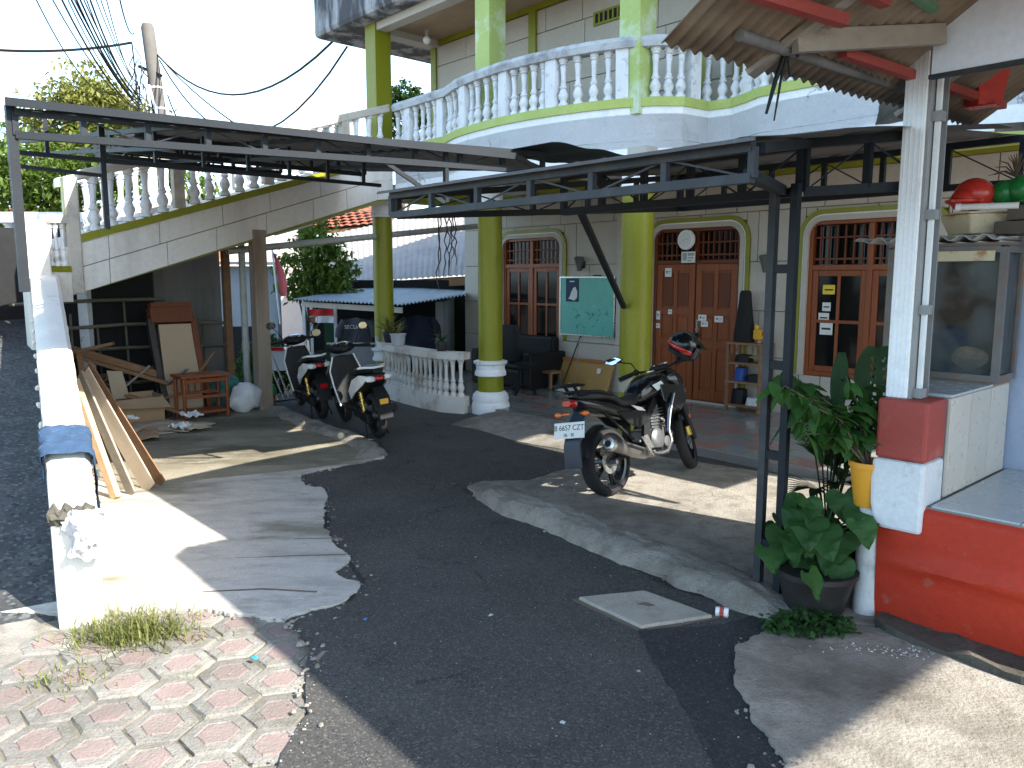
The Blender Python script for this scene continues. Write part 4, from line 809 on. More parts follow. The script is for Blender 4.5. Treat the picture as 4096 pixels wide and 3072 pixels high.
# ---------------------------------------------------------------- motorcycle and scooters (local frame: x forward, y left, origin at rear tyre contact)
def wheel(T,x,r,tw,spokes,m_rim,name='wheel',X=None):
    c=(x,0,r); s=tw/2; X=X or Matrix.Identity(4)
    prof=[(r-.062,-s*.72),(r-.045,-s*.98),(r-.02,-s*.86),(r-.004,-s*.45),(r,0),(r-.004,s*.45),(r-.02,s*.86),(r-.045,s*.98),(r-.062,s*.72)]
    w=T.part(name,MB().lathe(prof+[(r-.066,0)],c,40,axis='y',close=True).xf(X),m_tyre,smooth=50)
    T.part('rim',MB().lathe([(r-.06,-s*.7),(r-.085,-s*.62),(r-.085,s*.62),(r-.06,s*.7)],c,40,axis='y',close=True).xf(X),m_rim,w,smooth=40)
    sp=MB()
    for k in range(spokes):
        a=2*PI*k/spokes
        for da in (-.10,.10): sp.beam((x+.035*math.cos(a),0,r+.035*math.sin(a)),(x+(r-.083)*math.cos(a+da),0,r+(r-.083)*math.sin(a+da)),.02,.018,up=(0,1,0))
    T.part('spoke_set',sp.xf(X),m_rim,w); T.part('hub',MB().lathe([(.045,-.05),(.05,-.03),(.05,.03),(.045,.05)],c,16,axis='y').xf(X),m_alu,w,smooth=40)
    T.part('brake_disc',MB().lathe([(.055,-.046),(.105,-.046),(.105,-.042),(.055,-.042)],c,28,axis='y',close=True).xf(X),m_chr,w)
    return w
def arcband(x,z,r,a0,a1,w,th=.006,n=14):
    mb=MB();secs=[]
    for i in range(n+1):
        a=R(a0+(a1-a0)*i/n); d=Vector((math.cos(a),0,math.sin(a))); c=Vector((x,0,z))
        secs.append([c+d*r+Vector((0,-w,0))-d*w*.35,c+d*r+Vector((0,-w*.6,0)),c+d*r+Vector((0,w*.6,0)),c+d*r+Vector((0,w,0))-d*w*.35,c+d*(r-th)+Vector((0,w*.55,0)),c+d*(r-th)+Vector((0,-w*.55,0))])
    return mb.loft(secs)
MC=Thing('motorcycle','black sport motorcycle parked on its stand in front of the door','motorcycle',(.868,6.748,.05),'V',rz=R(47),tilt=(R(-11),0))
PS=Matrix.Translation((1.36,0,.2))@Matrix.Rotation(R(24),4,Vector((-.30,0,.8)).normalized())@Matrix.Translation((-1.36,0,-.2))
STEER=('front_fender','fork_leg','brake_caliper','reflector','handlebar','grip','brake_lever','switchgear','mirror_stalk','mirror_housing','mirror_glass','instrument_panel','gauge_rim')
def P(name,mb,*a,**k): return MC.part(name,mb.xf(PS) if name in STEER else mb,*a,**k)
wheel(MC,0,.30,.145,5,m_blkgl,'rear_wheel'); wheel(MC,1.33,.295,.11,5,m_blkgl,'front_wheel',PS)
P('swingarm',MB().beam((0,-.085,.30),(.52,-.07,.40),.03,.055).beam((0,.085,.30),(.52,.07,.40),.03,.055).beam((.40,-.075,.39),(.40,.075,.39),.05,.05),m_blk,bevel=.008)
P('chain_guard',MB().box((-.02,.09,.34),(.45,.105,.42)),m_blk,bevel=.01); P('axle_nut',MB().lathe([(.022,-.125),(.022,.125)],(0,0,.30),8,axis='y'),m_alu)
P('rear_hugger',arcband(0,.30,.335,95,165,.065),m_blk,smooth=40)
for s in (-1,1): P('fork_leg',MB().tube([(1.33,s*.095,.29),(1.21,s*.095,.62),(1.20,s*.095,.64)],[.032,.032,.024],12).tube([(1.20,s*.095,.64),(1.075,s*.095,.99)],.021,12),m_blk,smooth=50)
P('front_fender',arcband(1.33,.295,.335,20,140,.07),m_blkgl,smooth=40); P('brake_caliper',MB().box((1.21,-.10,.33),(1.29,-.055,.43)),m_gold,bevel=.01)
P('reflector',MB().lathe([(.02,-.132),(.02,-.122)],(1.235,0,.52),10,axis='y'),m_amb)
P('frame',MB().beam((1.06,0,.92),(.55,-.11,.62),.045,.09).beam((1.06,0,.92),(.55,.11,.62),.045,.09).beam((.55,-.11,.62),(.50,-.10,.38),.04,.08).beam((.55,.11,.62),(.50,.10,.38),.04,.08).beam((.55,-.08,.62),(-.25,-.07,.80),.03,.03).beam((.55,.08,.62),(-.25,.07,.80),.03,.03).beam((.42,-.06,.40),(-.05,-.07,.76),.025,.025),m_blk,bevel=.006)
def secx(L,n=18,e=2.6): return MB().loft([se((x,0,z),w,h,n,e) for x,z,w,h in L])
P('fuel_tank',secx([(.50,.80,.07,.05),(.56,.83,.105,.09),(.70,.875,.135,.12),(.86,.905,.15,.125),(.98,.90,.13,.11),(1.06,.885,.08,.07)]),m_blkgl,smooth=60)
P('tank_cap',MB().lathe([(.045,1.015),(.045,1.03),(.03,1.035)],(.88,0,0),16),m_chr)
P('seat',secx([(-.30,.895,.05,.025),(-.22,.90,.105,.04),(.0,.885,.12,.045),(.12,.855,.12,.045),(.20,.80,.125,.05),(.38,.775,.125,.05),(.50,.80,.09,.05),(.56,.83,.06,.04)]),A('seat_vinyl',(.014,.014,.015),.55,.15,10,.15,120),smooth=60)
P('tail_cowl',secx([(-.42,.89,.03,.02),(-.36,.87,.075,.045),(-.20,.83,.11,.055),(.05,.77,.125,.07),(.25,.71,.125,.075),(.42,.68,.10,.06)]),m_blkgl,smooth=60)
P('side_cover',MB().prism([(.10,.72),(.52,.70),(.56,.58),(.40,.54),(.24,.60)],-.135,-.115,axis='y'),m_blk,bevel=.01); P('side_cover',MB().prism([(.10,.72),(.52,.70),(.56,.58),(.40,.54),(.24,.60)],.115,.135,axis='y'),m_blk,bevel=.01)
for s in (-1,1):
    P('tank_shroud',MB().loft([[(.78,s*.14,.90),(1.10,s*.165,.86),(1.22,s*.15,.72),(1.05,s*.165,.62),(.80,s*.15,.74)],[(.78,s*.155,.90),(1.10,s*.18,.86),(1.22,s*.165,.72),(1.05,s*.182,.62),(.80,s*.166,.74)]]),m_blkgl,bevel=.012)
    P('shroud_blade',MB().prism([(.93,.80),(.98,.80),(.86,.62),(.78,.44),(.74,.46),(.80,.64)],s*.178,s*.192,axis='y'),m_bluep if s<0 else m_blk,bevel=.004,label='blue-grey blade with pale stripe'); P('shroud_stripe',MB().prism([(.945,.79),(.955,.79),(.845,.62),(.775,.46),(.77,.465),(.835,.63)],s*.1925,s*.1945,axis='y'),m_paper)
    P('shroud_decal',MB().prism([(.66,.90),(.82,.93),(.86,.885),(.74,.84)],s*.146,s*.152,axis='y'),A('pale_decal',(.62,.70,.74),.3,.05),bevel=.003); P('side_stripe',MB().prism([(.30,.76),(.46,.72),(.52,.68),(.40,.70)],s*.136,s*.1385,axis='y'),m_paper)
P('head_cowl',secx([(1.05,.94,.07,.06),(1.14,.93,.12,.11),(1.24,.88,.125,.115),(1.31,.83,.09,.08),(1.34,.81,.04,.04)]),m_blkgl,smooth=60)
P('headlight',secx([(1.30,.80,.095,.055),(1.335,.795,.085,.05),(1.345,.795,.05,.03)]),m_mirror,smooth=60)
P('instrument_panel',MB().box((1.00,-.09,1.02),(1.10,.09,1.07)).xf(Matrix.Identity(4)),m_blk,bevel=.015); P('gauge_rim',MB().lathe([(.045,1.07),(.05,1.085),(.042,1.085)],(1.04,-.05,0),16),m_chr); P('gauge_rim',MB().lathe([(.035,1.07),(.04,1.082),(.033,1.082)],(1.04,.05,0),16),m_chr)
P('handlebar',MB().tube([(.90,-.36,1.04),(.96,-.22,1.06),(1.03,-.08,1.035),(1.03,.08,1.035),(.96,.22,1.06),(.90,.36,1.04)],.012,8),m_blk,smooth=60)
for s in (-1,1):
    P('grip',MB().tube([(.955,s*.24,1.058),(.895,s*.38,1.038)],.019,10),m_blk); P('brake_lever',MB().tube([(.98,s*.24,1.045),(1.0,s*.30,1.03),(.955,s*.39,1.015)],.006,6),m_alu); P('switchgear',MB().sphere((.965,s*.215,1.06),.03,8,6,0,(1,1.2,1)),m_blk,smooth=True)
    P('mirror_stalk',MB().tube([(.99,s*.20,1.06),(.99,s*.24,1.16),(.96,s*.36,1.21)],.007,6),m_blk)
    mh=P('mirror_housing',MB().loft([[(.945+dx,s*.34-.0,1.20),(.95+dx,s*.30+.0,1.225),(.955+dx,s*.36,1.265),(.955+dx,s*.46,1.265),(.945+dx,s*.49,1.23),(.94+dx,s*.42,1.19)] for dx in (0,.03)]),m_blk,bevel=.006); P('mirror_glass',MB().add([(.9435,s*.345,1.204),(.9485,s*.315,1.224),(.9535,s*.365,1.258),(.9535,s*.455,1.258),(.944,s*.48,1.23),(.939,s*.42,1.197)],[(0,1,2,3,4,5)]),m_mirror,mh)
en=P('engine',MB().box((.52,-.10,.30),(.84,.10,.50)).box((.66,-.085,.47),(.82,.085,.72)),m_alu,bevel=.02)
fn=mesh('cooling_fin',MB().box((-.10,-.105,0),(.10,.105,.006)),m_alu)
for i in range(7): MC.inst('cooling_fin',fn,(.75,0,.50+i*.028),parent=en)
P('clutch_cover',MB().lathe([(.10,-.10),(.105,-.13),(.085,-.15),(.05,-.158),(.02,-.16)],(.66,0,.40),24,axis='y'),m_alu,en,smooth=40); P('oil_cover',MB().lathe([(.05,-.10),(.05,-.14),(.03,-.145)],(.80,0,.36),16,axis='y'),m_alu,en,smooth=40); P('generator_cover',MB().lathe([(.09,.10),(.09,.14),(.05,.15)],(.64,0,.40),24,axis='y'),m_alu,en,smooth=40)
P('radiator',MB().box((.90,-.12,.52),(.935,.12,.78)),m_blk,bevel=.008); P('belly_cowl',MB().prism([(.60,.26),(.95,.30),(.98,.44),(.86,.36),(.60,.30)],-.11,.11,axis='y'),m_blk,bevel=.015)
P('header_pipe',MB().tube([(.82,-.04,.60),(.94,-.07,.52),(.93,-.10,.34),(.80,-.12,.26),(.55,-.13,.27),(.42,-.15,.29)],.021,10),m_exh,smooth=60)
mu=P('muffler',MB().tube([(.44,-.15,.29),(.36,-.165,.31),(.20,-.18,.355),(-.10,-.20,.45),(-.16,-.204,.468)],[.025,.05,.058,.060,.058],16),m_exh,smooth=40); P('muffler_tip',MB().tube([(-.155,-.2035,.467),(-.20,-.2065,.481),(-.205,-.207,.483)],[.062,.058,.045],16),m_chr,mu,smooth=30); P('outlet',MB().tube([(-.200,-.2065,.481),(-.2075,-.2072,.4835)],[.030,.030],12),m_dk,mu); P('heat_shield',MB().beam((.28,-.235,.35),(.02,-.255,.435),.012,.07,up=(0,-1,.2)),m_alu,mu,bevel=.01)
P('heel_plate',MB().prism([(.36,.46),(.46,.47),(.56,.30),(.50,.27)],-.165,-.15,axis='y'),m_chr,bevel=.006); P('footpeg',MB().tube([(.50,-.16,.33),(.50,-.27,.33)],.012,8),m_blk); P('rear_footpeg',MB().tube([(.24,-.15,.44),(.22,-.24,.44)],.011,8),m_alu)
P('brake_pedal',MB().tube([(.50,-.17,.30),(.62,-.18,.27),(.70,-.20,.29)],.008,6),m_alu); P('rear_shock',MB().tube([(.30,0,.38),(.40,0,.62)],.035,10),m_blk); P('side_stand',MB().tube([(.50,.12,.30),(.44,.26,.03)],.012,8).box((.41,.24,.012),(.48,.29,.028)),m_blk)
P('grab_rail',MB().tube([(.05,-.13,.88),(-.12,-.14,.93),(-.30,-.11,.95),(-.36,0,.955),(-.30,.11,.95),(-.12,.14,.93),(.05,.13,.88)],.012,8),m_blk,smooth=60); P('rack_plate',secx([(-.52,1.02,.02,.008),(-.48,1.02,.09,.014),(-.38,1.015,.12,.018),(-.26,1.005,.10,.014),(-.22,1.0,.04,.008)]),m_blk,smooth=50,label='flat black luggage rack plate'); P('rack_arm',MB().beam((-.30,-.05,.93),(-.36,-.05,1.01),.02,.02).beam((-.30,.05,.93),(-.36,.05,1.01),.02,.02),m_blk)
P('tail_light',secx([(-.425,.865,.045,.025),(-.40,.86,.065,.035),(-.36,.86,.07,.04)]),m_redl,smooth=50)
for s in (-1,1): P('indicator',MB().tube([(-.33,s*.06,.77),(-.36,s*.12,.77)],.008,6).sphere((-.375,s*.15,.77),.03,8,6,0,(.8,1.3,.7)),m_amb if s>0 else m_amb,smooth=50)
P('rear_mudguard',MB().loft([[(-.24,-.07,.78),(-.24,.07,.78),(-.26,.07,.78),(-.26,-.07,.78)],[(-.35,-.08,.66),(-.35,.08,.66),(-.37,.08,.66),(-.37,-.08,.66)],[(-.42,-.085,.50),(-.42,.085,.50),(-.44,.085,.50),(-.44,-.085,.50)],[(-.44,-.09,.32),(-.44,.09,.32),(-.455,.09,.32),(-.455,-.09,.32)]]),m_bluep,smooth=40)
pl=P('number_plate',MB().box((-.006,-.165,-.068),(.0,.165,.068)).xf(Matrix.Translation((-.435,0,.64))@Matrix.Rotation(R(14),4,'Y')),m_paper,bevel=.003)
mt=m_ink
def plate_text(body,size,dz):
    me=text_mesh(body,size,mt,.0006); o=link('plate_lettering',me,pl)
    M=Matrix.Translation((-.435,0,.64))@Matrix.Rotation(R(14),4,'Y')@Matrix.Translation((-.0075,0,dz))@Matrix(((0,0,-1,0),(-1,0,0,0),(0,1,0,0),(0,0,0,1))); o.matrix_local=M
plate_text('B 6657 CZT',.064,.020); plate_text('06 · 30',.040,-.040)
HM=Thing('helmet','black and red open visor helmet hung on the motorcycle mirror','helmet',(0,0,0),'V',rz=R(42.6))
hc=Matrix.Translation((.868,6.748,.05))@Matrix.Rotation(R(47),4,'Z')@Vector((1.0,-.10,1.27)); HM.o.location=hc; HM.o.rotation_euler=(R(14),R(24),R(5))
sh=MB(); sh.lathe([(max(.001,.135*math.sin(PI*i/16)),.135*math.cos(PI*i/16)) for i in range(13)],(0,0,0),24,sx=1.12)
HM.part('shell',sh,[m_blkgl],smooth=60); HM.part('red_band',MB().lathe([(.133,-.045),(.1375,-.04),(.1375,-.01),(.133,-.005)],(0,0,0),24,close=True,sx=1.12),m_redl,smooth=60,label='red band round the lower edge'); HM.part('visor',MB().grid(lambda s,t:(.165*math.cos(R(-65+130*s))*(1+.05*t),.15*math.sin(R(-65+130*s)),.05-.11*t),16,6),A('smoked_visor',(.02,.02,.025),.08,0,1,0),smooth=60); HM.part('peak',MB().grid(lambda s,t:(.13*math.cos(R(-50+100*s))*(1.05+.55*t),.14*math.sin(R(-50+100*s)),.085-.03*t),12,3),m_blk,smooth=60); HM.part('padding',MB().lathe([(.115,-.10),(.12,-.05),(.09,-.04)],(0,0,0),20,sx=1.1),m_blk,smooth=60)
HM.part('chin_strap',MB().tube([(.02,.10,-.06),(.04,.06,-.16),(.03,.0,-.20),(.03,-.06,-.15),(.02,-.10,-.06)],.008,5),m_blk)

def scooter(name,label,loc,rz,body,panel,lean=-7):
    T=Thing(name,label,'scooter',loc,'V',rz=rz,tilt=(R(lean),0),group='scooters parked by the stair post'); P=T.part
    wheel(T,0,.275,.105,5,m_blk,'rear_wheel'); wheel(T,1.25,.275,.09,5,m_blk,'front_wheel')
    P('transmission_case',MB().loft([[(-.10,.07,.20),(.38,.07,.24),(.42,.07,.36),(.0,.07,.36),(-.10,.07,.32)],[(-.10,.15,.20),(.38,.15,.24),(.42,.15,.36),(.0,.15,.36),(-.10,.15,.32)]]),m_blk,bevel=.02); P('engine_block',MB().box((.16,-.10,.22),(.44,.07,.42)),m_alu,bevel=.03)
    P('muffler',MB().tube([(.34,-.13,.24),(.22,-.16,.27),(-.14,-.18,.36),(-.17,-.18,.37)],[.03,.055,.06,.05],14),m_blk,smooth=40); P('heat_shield',MB().beam((.14,-.225,.31),(-.08,-.24,.365),.01,.07,up=(0,-1,.2)),m_alu,bevel=.008)
    sp=P('rear_shock',MB().tube([(.0,.13,.30),(.10,.12,.62)],.013,8),m_gold); 
    P('spring',MB().tube([(.01+.085*i/50+.026*math.cos(i*.95),.13-.01*i/50+.026*math.sin(i*.95),.34+.24*i/50) for i in range(51)],.006,5),m_gold,sp)
    P('body_tail',secx([(-.34,.80,.03,.02),(-.28,.78,.10,.055),(-.12,.73,.145,.085),(.10,.66,.16,.12),(.30,.58,.15,.14),(.42,.50,.12,.12)],18,3),body,smooth=60)
    for s in (-1,1): P('side_panel',MB().loft([[(-.26,s*.105,.80),(-.05,s*.150,.80),(.18,s*.165,.72),(.40,s*.155,.56),(.34,s*.155,.46),(.10,s*.165,.58),(-.12,s*.15,.68)],[(-.26,s*.115,.80),(-.05,s*.166,.80),(.18,s*.181,.72),(.40,s*.17,.56),(.34,s*.17,.46),(.10,s*.181,.58),(-.12,s*.165,.68)]]),panel,bevel=.01)
    P('seat',secx([(-.30,.86,.06,.03),(-.18,.865,.12,.045),(.05,.84,.135,.05),(.22,.79,.135,.05),(.42,.77,.12,.05),(.52,.75,.07,.04)]),m_blk,smooth=60)
    P('grab_rail',MB().tube([(.0,-.14,.87),(-.20,-.13,.90),(-.33,-.06,.905),(-.33,.06,.905),(-.20,.13,.90),(.0,.14,.87)],.013,8),panel,smooth=60)
    P('tail_light',secx([(-.375,.775,.025,.015),(-.36,.775,.05,.026),(-.30,.775,.07,.035)]),m_redl,smooth=50)
    for s in (-1,1): P('indicator',secx([(-.36,.77,.012,.01),(-.33,.77,.05,.03),(-.27,.77,.06,.035)],12).xf(Matrix.Translation((0,s*.10,0))),m_paper if s else m_amb,smooth=50)
    P('rear_mudguard',MB().loft([[(-.20,-.07,.66),(-.20,.07,.66),(-.22,.07,.66),(-.22,-.07,.66)],[(-.33,-.08,.55),(-.33,.08,.55),(-.35,.08,.55),(-.35,-.08,.55)],[(-.38,-.08,.30),(-.38,.08,.30),(-.395,.08,.30),(-.395,-.08,.30)]]),m_blk,smooth=40)
    P('reflector',MB().box((-.375,-.05,.47),(-.360,.05,.53)),A('yellow_reflector',(.80,.42,.05),.3,.05) if panel is m_swhite and name=='white_scooter' else m_redl)
    P('floorboard',MB().box((.42,-.16,.30),(.82,.16,.35)),m_blk,bevel=.02); P('belly',secx([(.40,.32,.12,.05),(.70,.28,.11,.05),(.95,.33,.09,.05)]),m_blk,smooth=50)
    lg=MB()
    lg.loft([[(.80,-.17,.33),(.84,-.12,.33),(.84,.12,.33),(.80,.17,.33),(.78,.12,.33),(.78,-.12,.33)],[(.90,-.19,.55),(.97,-.12,.55),(.97,.12,.55),(.90,.19,.55),(.89,.12,.55),(.89,-.12,.55)],[(.95,-.20,.75),(1.07,-.12,.75),(1.07,.12,.75),(.95,.20,.75),(.93,.12,.75),(.93,-.12,.75)],[(.95,-.13,.93),(1.04,-.08,.93),(1.04,.08,.93),(.95,.13,.93),(.92,.08,.93),(.92,-.08,.93)]])
    P('leg_shield',lg,body,smooth=40)
    for s in (-1,1): P('shield_edge',MB().tube([(.79,s*.172,.31),(.895,s*.192,.55),(.945,s*.203,.75),(.95,s*.14,.93)],.011,6),panel,smooth=60)
    P('front_fender',arcband(1.25,.275,.315,25,150,.075),panel,smooth=40)
    for s in (-1,1): P('fork_leg',MB().tube([(1.25,s*.085,.275),(1.10,s*.085,.60)],.022,10),m_alu,smooth=50)
    P('handlebar_cowl',secx([(.84,1.03,.06,.03),(.90,1.04,.16,.06),(.98,1.03,.17,.075),(1.05,1.0,.10,.06),(1.09,.98,.04,.03)],16,2.4),body,smooth=60); P('instrument_glass',secx([(.865,1.07,.05,.012),(.90,1.09,.085,.014),(.94,1.10,.07,.012)],14),m_mirror,smooth=60)
    for s in (-1,1):
        P('grip',MB().tube([(.92,s*.16,1.04),(.87,s*.36,1.03)],.018,8),m_blk); P('brake_lever',MB().tube([(.96,s*.18,1.03),(.95,s*.26,1.02),(.91,s*.36,1.01)],.006,5),m_alu)
        P('mirror_stalk',MB().tube([(.93,s*.18,1.06),(.95,s*.24,1.18),(.93,s*.30,1.25)],.006,5),m_blk); mh=P('mirror_housing',MB().loft([se((.92+dx,s*.31,1.28),.065*k,.05*k,10,2.4) for dx,k in ((0,1),(.02,1.02),(.04,.7))]),m_blk,smooth=40); P('mirror_glass',MB().loft([se((.9175+dx,s*.31,1.28),.056,.042,10,2.4) for dx in (0,.001)]),A('warm_mirror',(.75,.70,.45),.12,0,1,0,metal=.6) if name=='white_scooter' else m_mirror,mh)
    [P('stand_leg',MB().tube([(.10,q*.10,.24),(.02,q*.14,.01)],.011,6),m_blk) for q in (-1,1)]; P('kick_lever',MB().tube([(.05,.16,.28),(.0,.19,.26),(.14,.20,.40)],.008,6),m_blk)
    return T
scooter('white_scooter','black scooter with white side panels and gold rear spring nearest the road',(-1.62,9.42,.03),R(120),m_blk,m_swhite)
scooter('dark_scooter','dark scooter with thin white side panel, farther back by the post',(-2.62,10.75,.03),R(118),m_blk,m_swhite)
# ---------------------------------------------------------------- display case and things beside the shop pillar
GC=Thing('display_case','old dirty glass display case beside the white steel post','display case',(6.65,-1.8,.1),'H')
c0,c1,d0,d1,z0,z1=6.33,6.975,-1.98,-1.68,1.345,2.13
fm=A('rusty_frame',(.16,.15,.14),.6,.3,8,.2,40,stain=(.22,.09,.04),st_scale=7,st_amt=.7)
for (u,v) in ((c0,d0),(c1,d0),(c0,d1),(c1,d1)): GC.part('corner_post',MB().box((u-.02,v-.02,z0-.02),(u+.02,v+.02,z1)),fm)
for z in (z0-.02,z1-.03):
    for v in (d0,d1): GC.part('frame_rail',MB().box((c0+.02,v-.018,z),(c1-.02,v+.018,z+.04)),fm)
    for u in (c0,c1): GC.part('frame_rail',MB().box((u-.018,d0+.02,z),(u+.018,d1-.02,z+.04)),fm)
def dirty_glass():
    m=bpy.data.materials.new('dirty_glass'); m.use_nodes=True; n=m.node_tree.nodes; l=m.node_tree.links; b=n['Principled BSDF']; o=n['Material Output']
    b.inputs['Base Color'].default_value=(.07,.085,.085,1); b.inputs['Roughness'].default_value=.25
    t=n.new('ShaderNodeBsdfTransparent'); g=n.new('ShaderNodeNewGeometry'); x=n.new('ShaderNodeTexNoise'); x.inputs['Scale'].default_value=3.5; x.inputs['Detail'].default_value=6
    l.new(g.outputs['Position'],x.inputs['Vector']); r=n.new('ShaderNodeMapRange'); r.inputs['From Min'].default_value=.42; r.inputs['From Max'].default_value=.62; r.inputs['To Min'].default_value=.05; r.inputs['To Max'].default_value=.55; l.new(x.outputs['Fac'],r.inputs['Value'])
    s=n.new('ShaderNodeMixShader'); l.new(r.outputs['Result'],s.inputs[0]); l.new(t.outputs[0],s.inputs[1]); l.new(b.outputs[0],s.inputs[2]); l.new(s.outputs[0],o.inputs['Surface']); return m
dg=dirty_glass()
GC.part('front_glass',MB().box((c0+.02,d0-.003,z0+.02),(c1-.02,d0+.003,z1-.03)),dg); GC.part('side_glass',MB().box((c0-.003,d0+.02,z0+.02),(c0+.003,d1-.02,z1-.03)),dg); GC.part('side_glass',MB().box((c1-.003,d0+.02,z0+.02),(c1+.003,d1-.02,z1-.03)),dg)
GC.part('back_board',MB().box((c0+.02,d1-.01,z0),(c1-.02,d1+.01,z1)),A('stained_brown_board',(.08,.045,.025),.7,.4,3)); GC.part('bottom_board',MB().box((c0,d0,z0-.04),(c1,d1,z0-.022)),m_owood); GC.part('top_board',MB().box((c0-.02,d0-.02,z1+.012),(c1+.02,d1+.02,z1+.03)),fm); GC.part('top_strip',MB().box((6.55,d0-.035,2.05),(6.93,d0-.022,2.11)),m_cream)
for (u,v) in ((c0+.03,d0+.03),(c0+.03,d1-.03)): GC.part('leg',MB().box((u-.025,v-.025,.12),(u+.025,v+.025,z0-.042)),m_owood)
single('brown_paper',MB().sphere((6.80,-1.88,1.44),.085,12,8,0,(1.2,.7,.8)).jit(.045,9),m_pwood,'crumpled brown paper lying inside the glass case','paper','H')
single('blue_cloth',MB().sphere((6.66,-1.80,1.49),.15,14,9,0,(.9,.6,1.0)).jit(.04,6),A('navy_cloth',(.012,.03,.09),.9,.3,8,.5,50),'dark blue cloth heaped inside the glass case','cloth','H',smooth=50)
cs=MB(); cs.grid(lambda s,t:(6.13+.85*s,-2.10+.42*t,2.185+.016*math.sin(s*2*PI*7)),70,4); o=single('corrugated_offcut',cs,A('fibre_cement',(.36,.36,.35),.85,.2,6,.2),'grey wavy fibre cement sheet lying on the glass case','sheet','H',smooth=60); md=o.modifiers.new('t','SOLIDIFY'); md.thickness=.006
TR=Thing('metal_tray','rusty cream enamel tray on top of the glass case','tray',(6.78,-1.85,2.2),'H')
TR.part('tray_wall',MB().loft([se((6.77,-1.86,z),w,w*.55,4,9,'z') for z,w in ((2.215,.16),(2.335,.22))]),m_cream,bevel=.008); TR.part('tray_rim',MB().loft([se((6.77,-1.86,z),.235,.135,4,9,'z') for z in (2.337,2.346)]),m_cream)
single('dark_crate',MB().box((6.90,-1.97,2.205),(7.5,-1.66,2.28)).box((6.96,-1.96,2.285),(7.5,-1.66,2.37)),A('dark_stack',(.09,.07,.055),.8,.4,5),'dark weathered crate stack behind the enamel tray','crate','H',bevel=.006)
RB=Thing('red_basin','red round plastic bowls nested on the enamel tray','bowl',(6.74,-1.88,2.35),'H')
RB.part('bowl',MB().sphere((6.745,-1.86,2.455),.108,20,14,0,(1.05,.95,.93)),m_rplas,smooth=True); RB.part('bowl_rim',MB().lathe([(.082,2.40),(.097,2.405),(.10,2.42),(.086,2.425)],(6.71,-1.935,0),20),m_rplas,smooth=50); RB.part('bowl',MB().sphere((6.71,-1.93,2.42),.075,18,12,0,(1,1,.9)),m_rplas,smooth=True)
GBk=Thing('green_baskets','dark green round plastic bowls right of the red bowls','bowl',(6.93,-1.8,2.37),'H')
for (u,z,r) in ((6.90,2.455,.085),(7.0,2.465,.10),(7.06,2.42,.085)): GBk.part('bowl',MB().sphere((u,-1.80,z),r,18,12,0,(1,1,.95)),m_gplas,smooth=True)
single('green_bag',MB().sphere((7.14,-2.1,2.78),.06,12,8,0,(1,1,1.3)).jit(.02,9),m_gplas,'green plastic bag hanging at the right edge under the roof','bag','H',smooth=50)
LT=Thing('tube_lamp','white tube lying across the enamel tray','tube',(6.85,-2.0,2.36),'H'); LT.part('tube',MB().tube([(6.72,-2.01,2.372),(7.02,-1.96,2.368)],.019,12),m_paper,smooth=60); LT.part('end_cap',MB().tube([(6.70,-2.013,2.372),(6.725,-2.009,2.372)],.024,12),m_white,smooth=60); LT.part('cord',MB().tube([(7.0,-1.96,2.385),(7.06,-1.97,2.40),(7.12,-1.98,2.37)],.004,5),m_bamboo)
dr=MB(); random.seed(2)
for i in range(14):
    a=random.uniform(0,PI); q=Vector((6.92,-1.70,2.56)); e=q+Vector((math.cos(a)*.16*random.uniform(.5,1),0,math.sin(a)*.14)); dr.tube([q,q.lerp(e,.5)+Vector((0,0,.03)),e],[.005,.004,.002],4)
single('dry_twig_bunch',dr,m_bark,'bunch of dry twigs above the green bowls','twigs','H',kind=None)

# ---------------------------------------------------------------- plants right
def leafcloud(T,name,me,anchors,parent=None): 
    for (p,yaw,pitch,roll,s) in anchors: T.inst(name,me,p,rot=(roll,pitch,yaw),sc=(s,s,s),parent=parent)
def pot(T,c,r0,r1,h,m,rim=.02,name='pot'):
    x,y,z=c
    T.part(name,MB().lathe([(r0*.9,z),(r0,z+.01),(r1,z+h-rim*1.6),(r1*1.08,z+h-rim*1.5),(r1*1.08,z+h),(r1*.97,z+h),(r1*.93,z+h-.03)],(x,y,0),28),m,smooth=35); T.part('soil',MB().lathe([(.001,z+h-.03),(r1*.95,z+h-.035)],(x,y,0),20),m_dirt)
# philodendron in a black pot
PH=Thing('potted_philodendron','heart-leaved plant in a black pot in front of the double post','potted plant',(1.75,4.36,.05),'W')
pot(PH,(1.75,4.36,.05),.16,.215,.25,m_pot)
hl=mesh('leaf',leafshape(.15,.088,.25,.28,7,True),l_philo,60); random.seed(21)
st=MB()
for i in range(30):
    a=random.uniform(0,2*PI) if i>11 else random.uniform(PI*.55,PI*1.35); rr_=random.uniform(.10,.34); h=.36+random.uniform(-.10,.36)*(1-rr_)+(.0 if a>PI*.5 else .05)
    p=Vector((1.75+math.cos(a)*rr_,4.36+math.sin(a)*rr_*.75,.05+h)); 
    PH.part('stem',MB().tube([(1.75,4.36,.28),(1.75+math.cos(a)*rr_*.5,4.36+math.sin(a)*rr_*.4,.05+h*.85),p],[.008,.006,.004],5),l_philo)
    PH.inst('leaf',hl,p,rot=(random.uniform(-.4,.4),R(random.uniform(20,65)),random.uniform(-2.6,-.5)),sc=(1,1,1) if i%3 else (1.25,1.25,1.25))
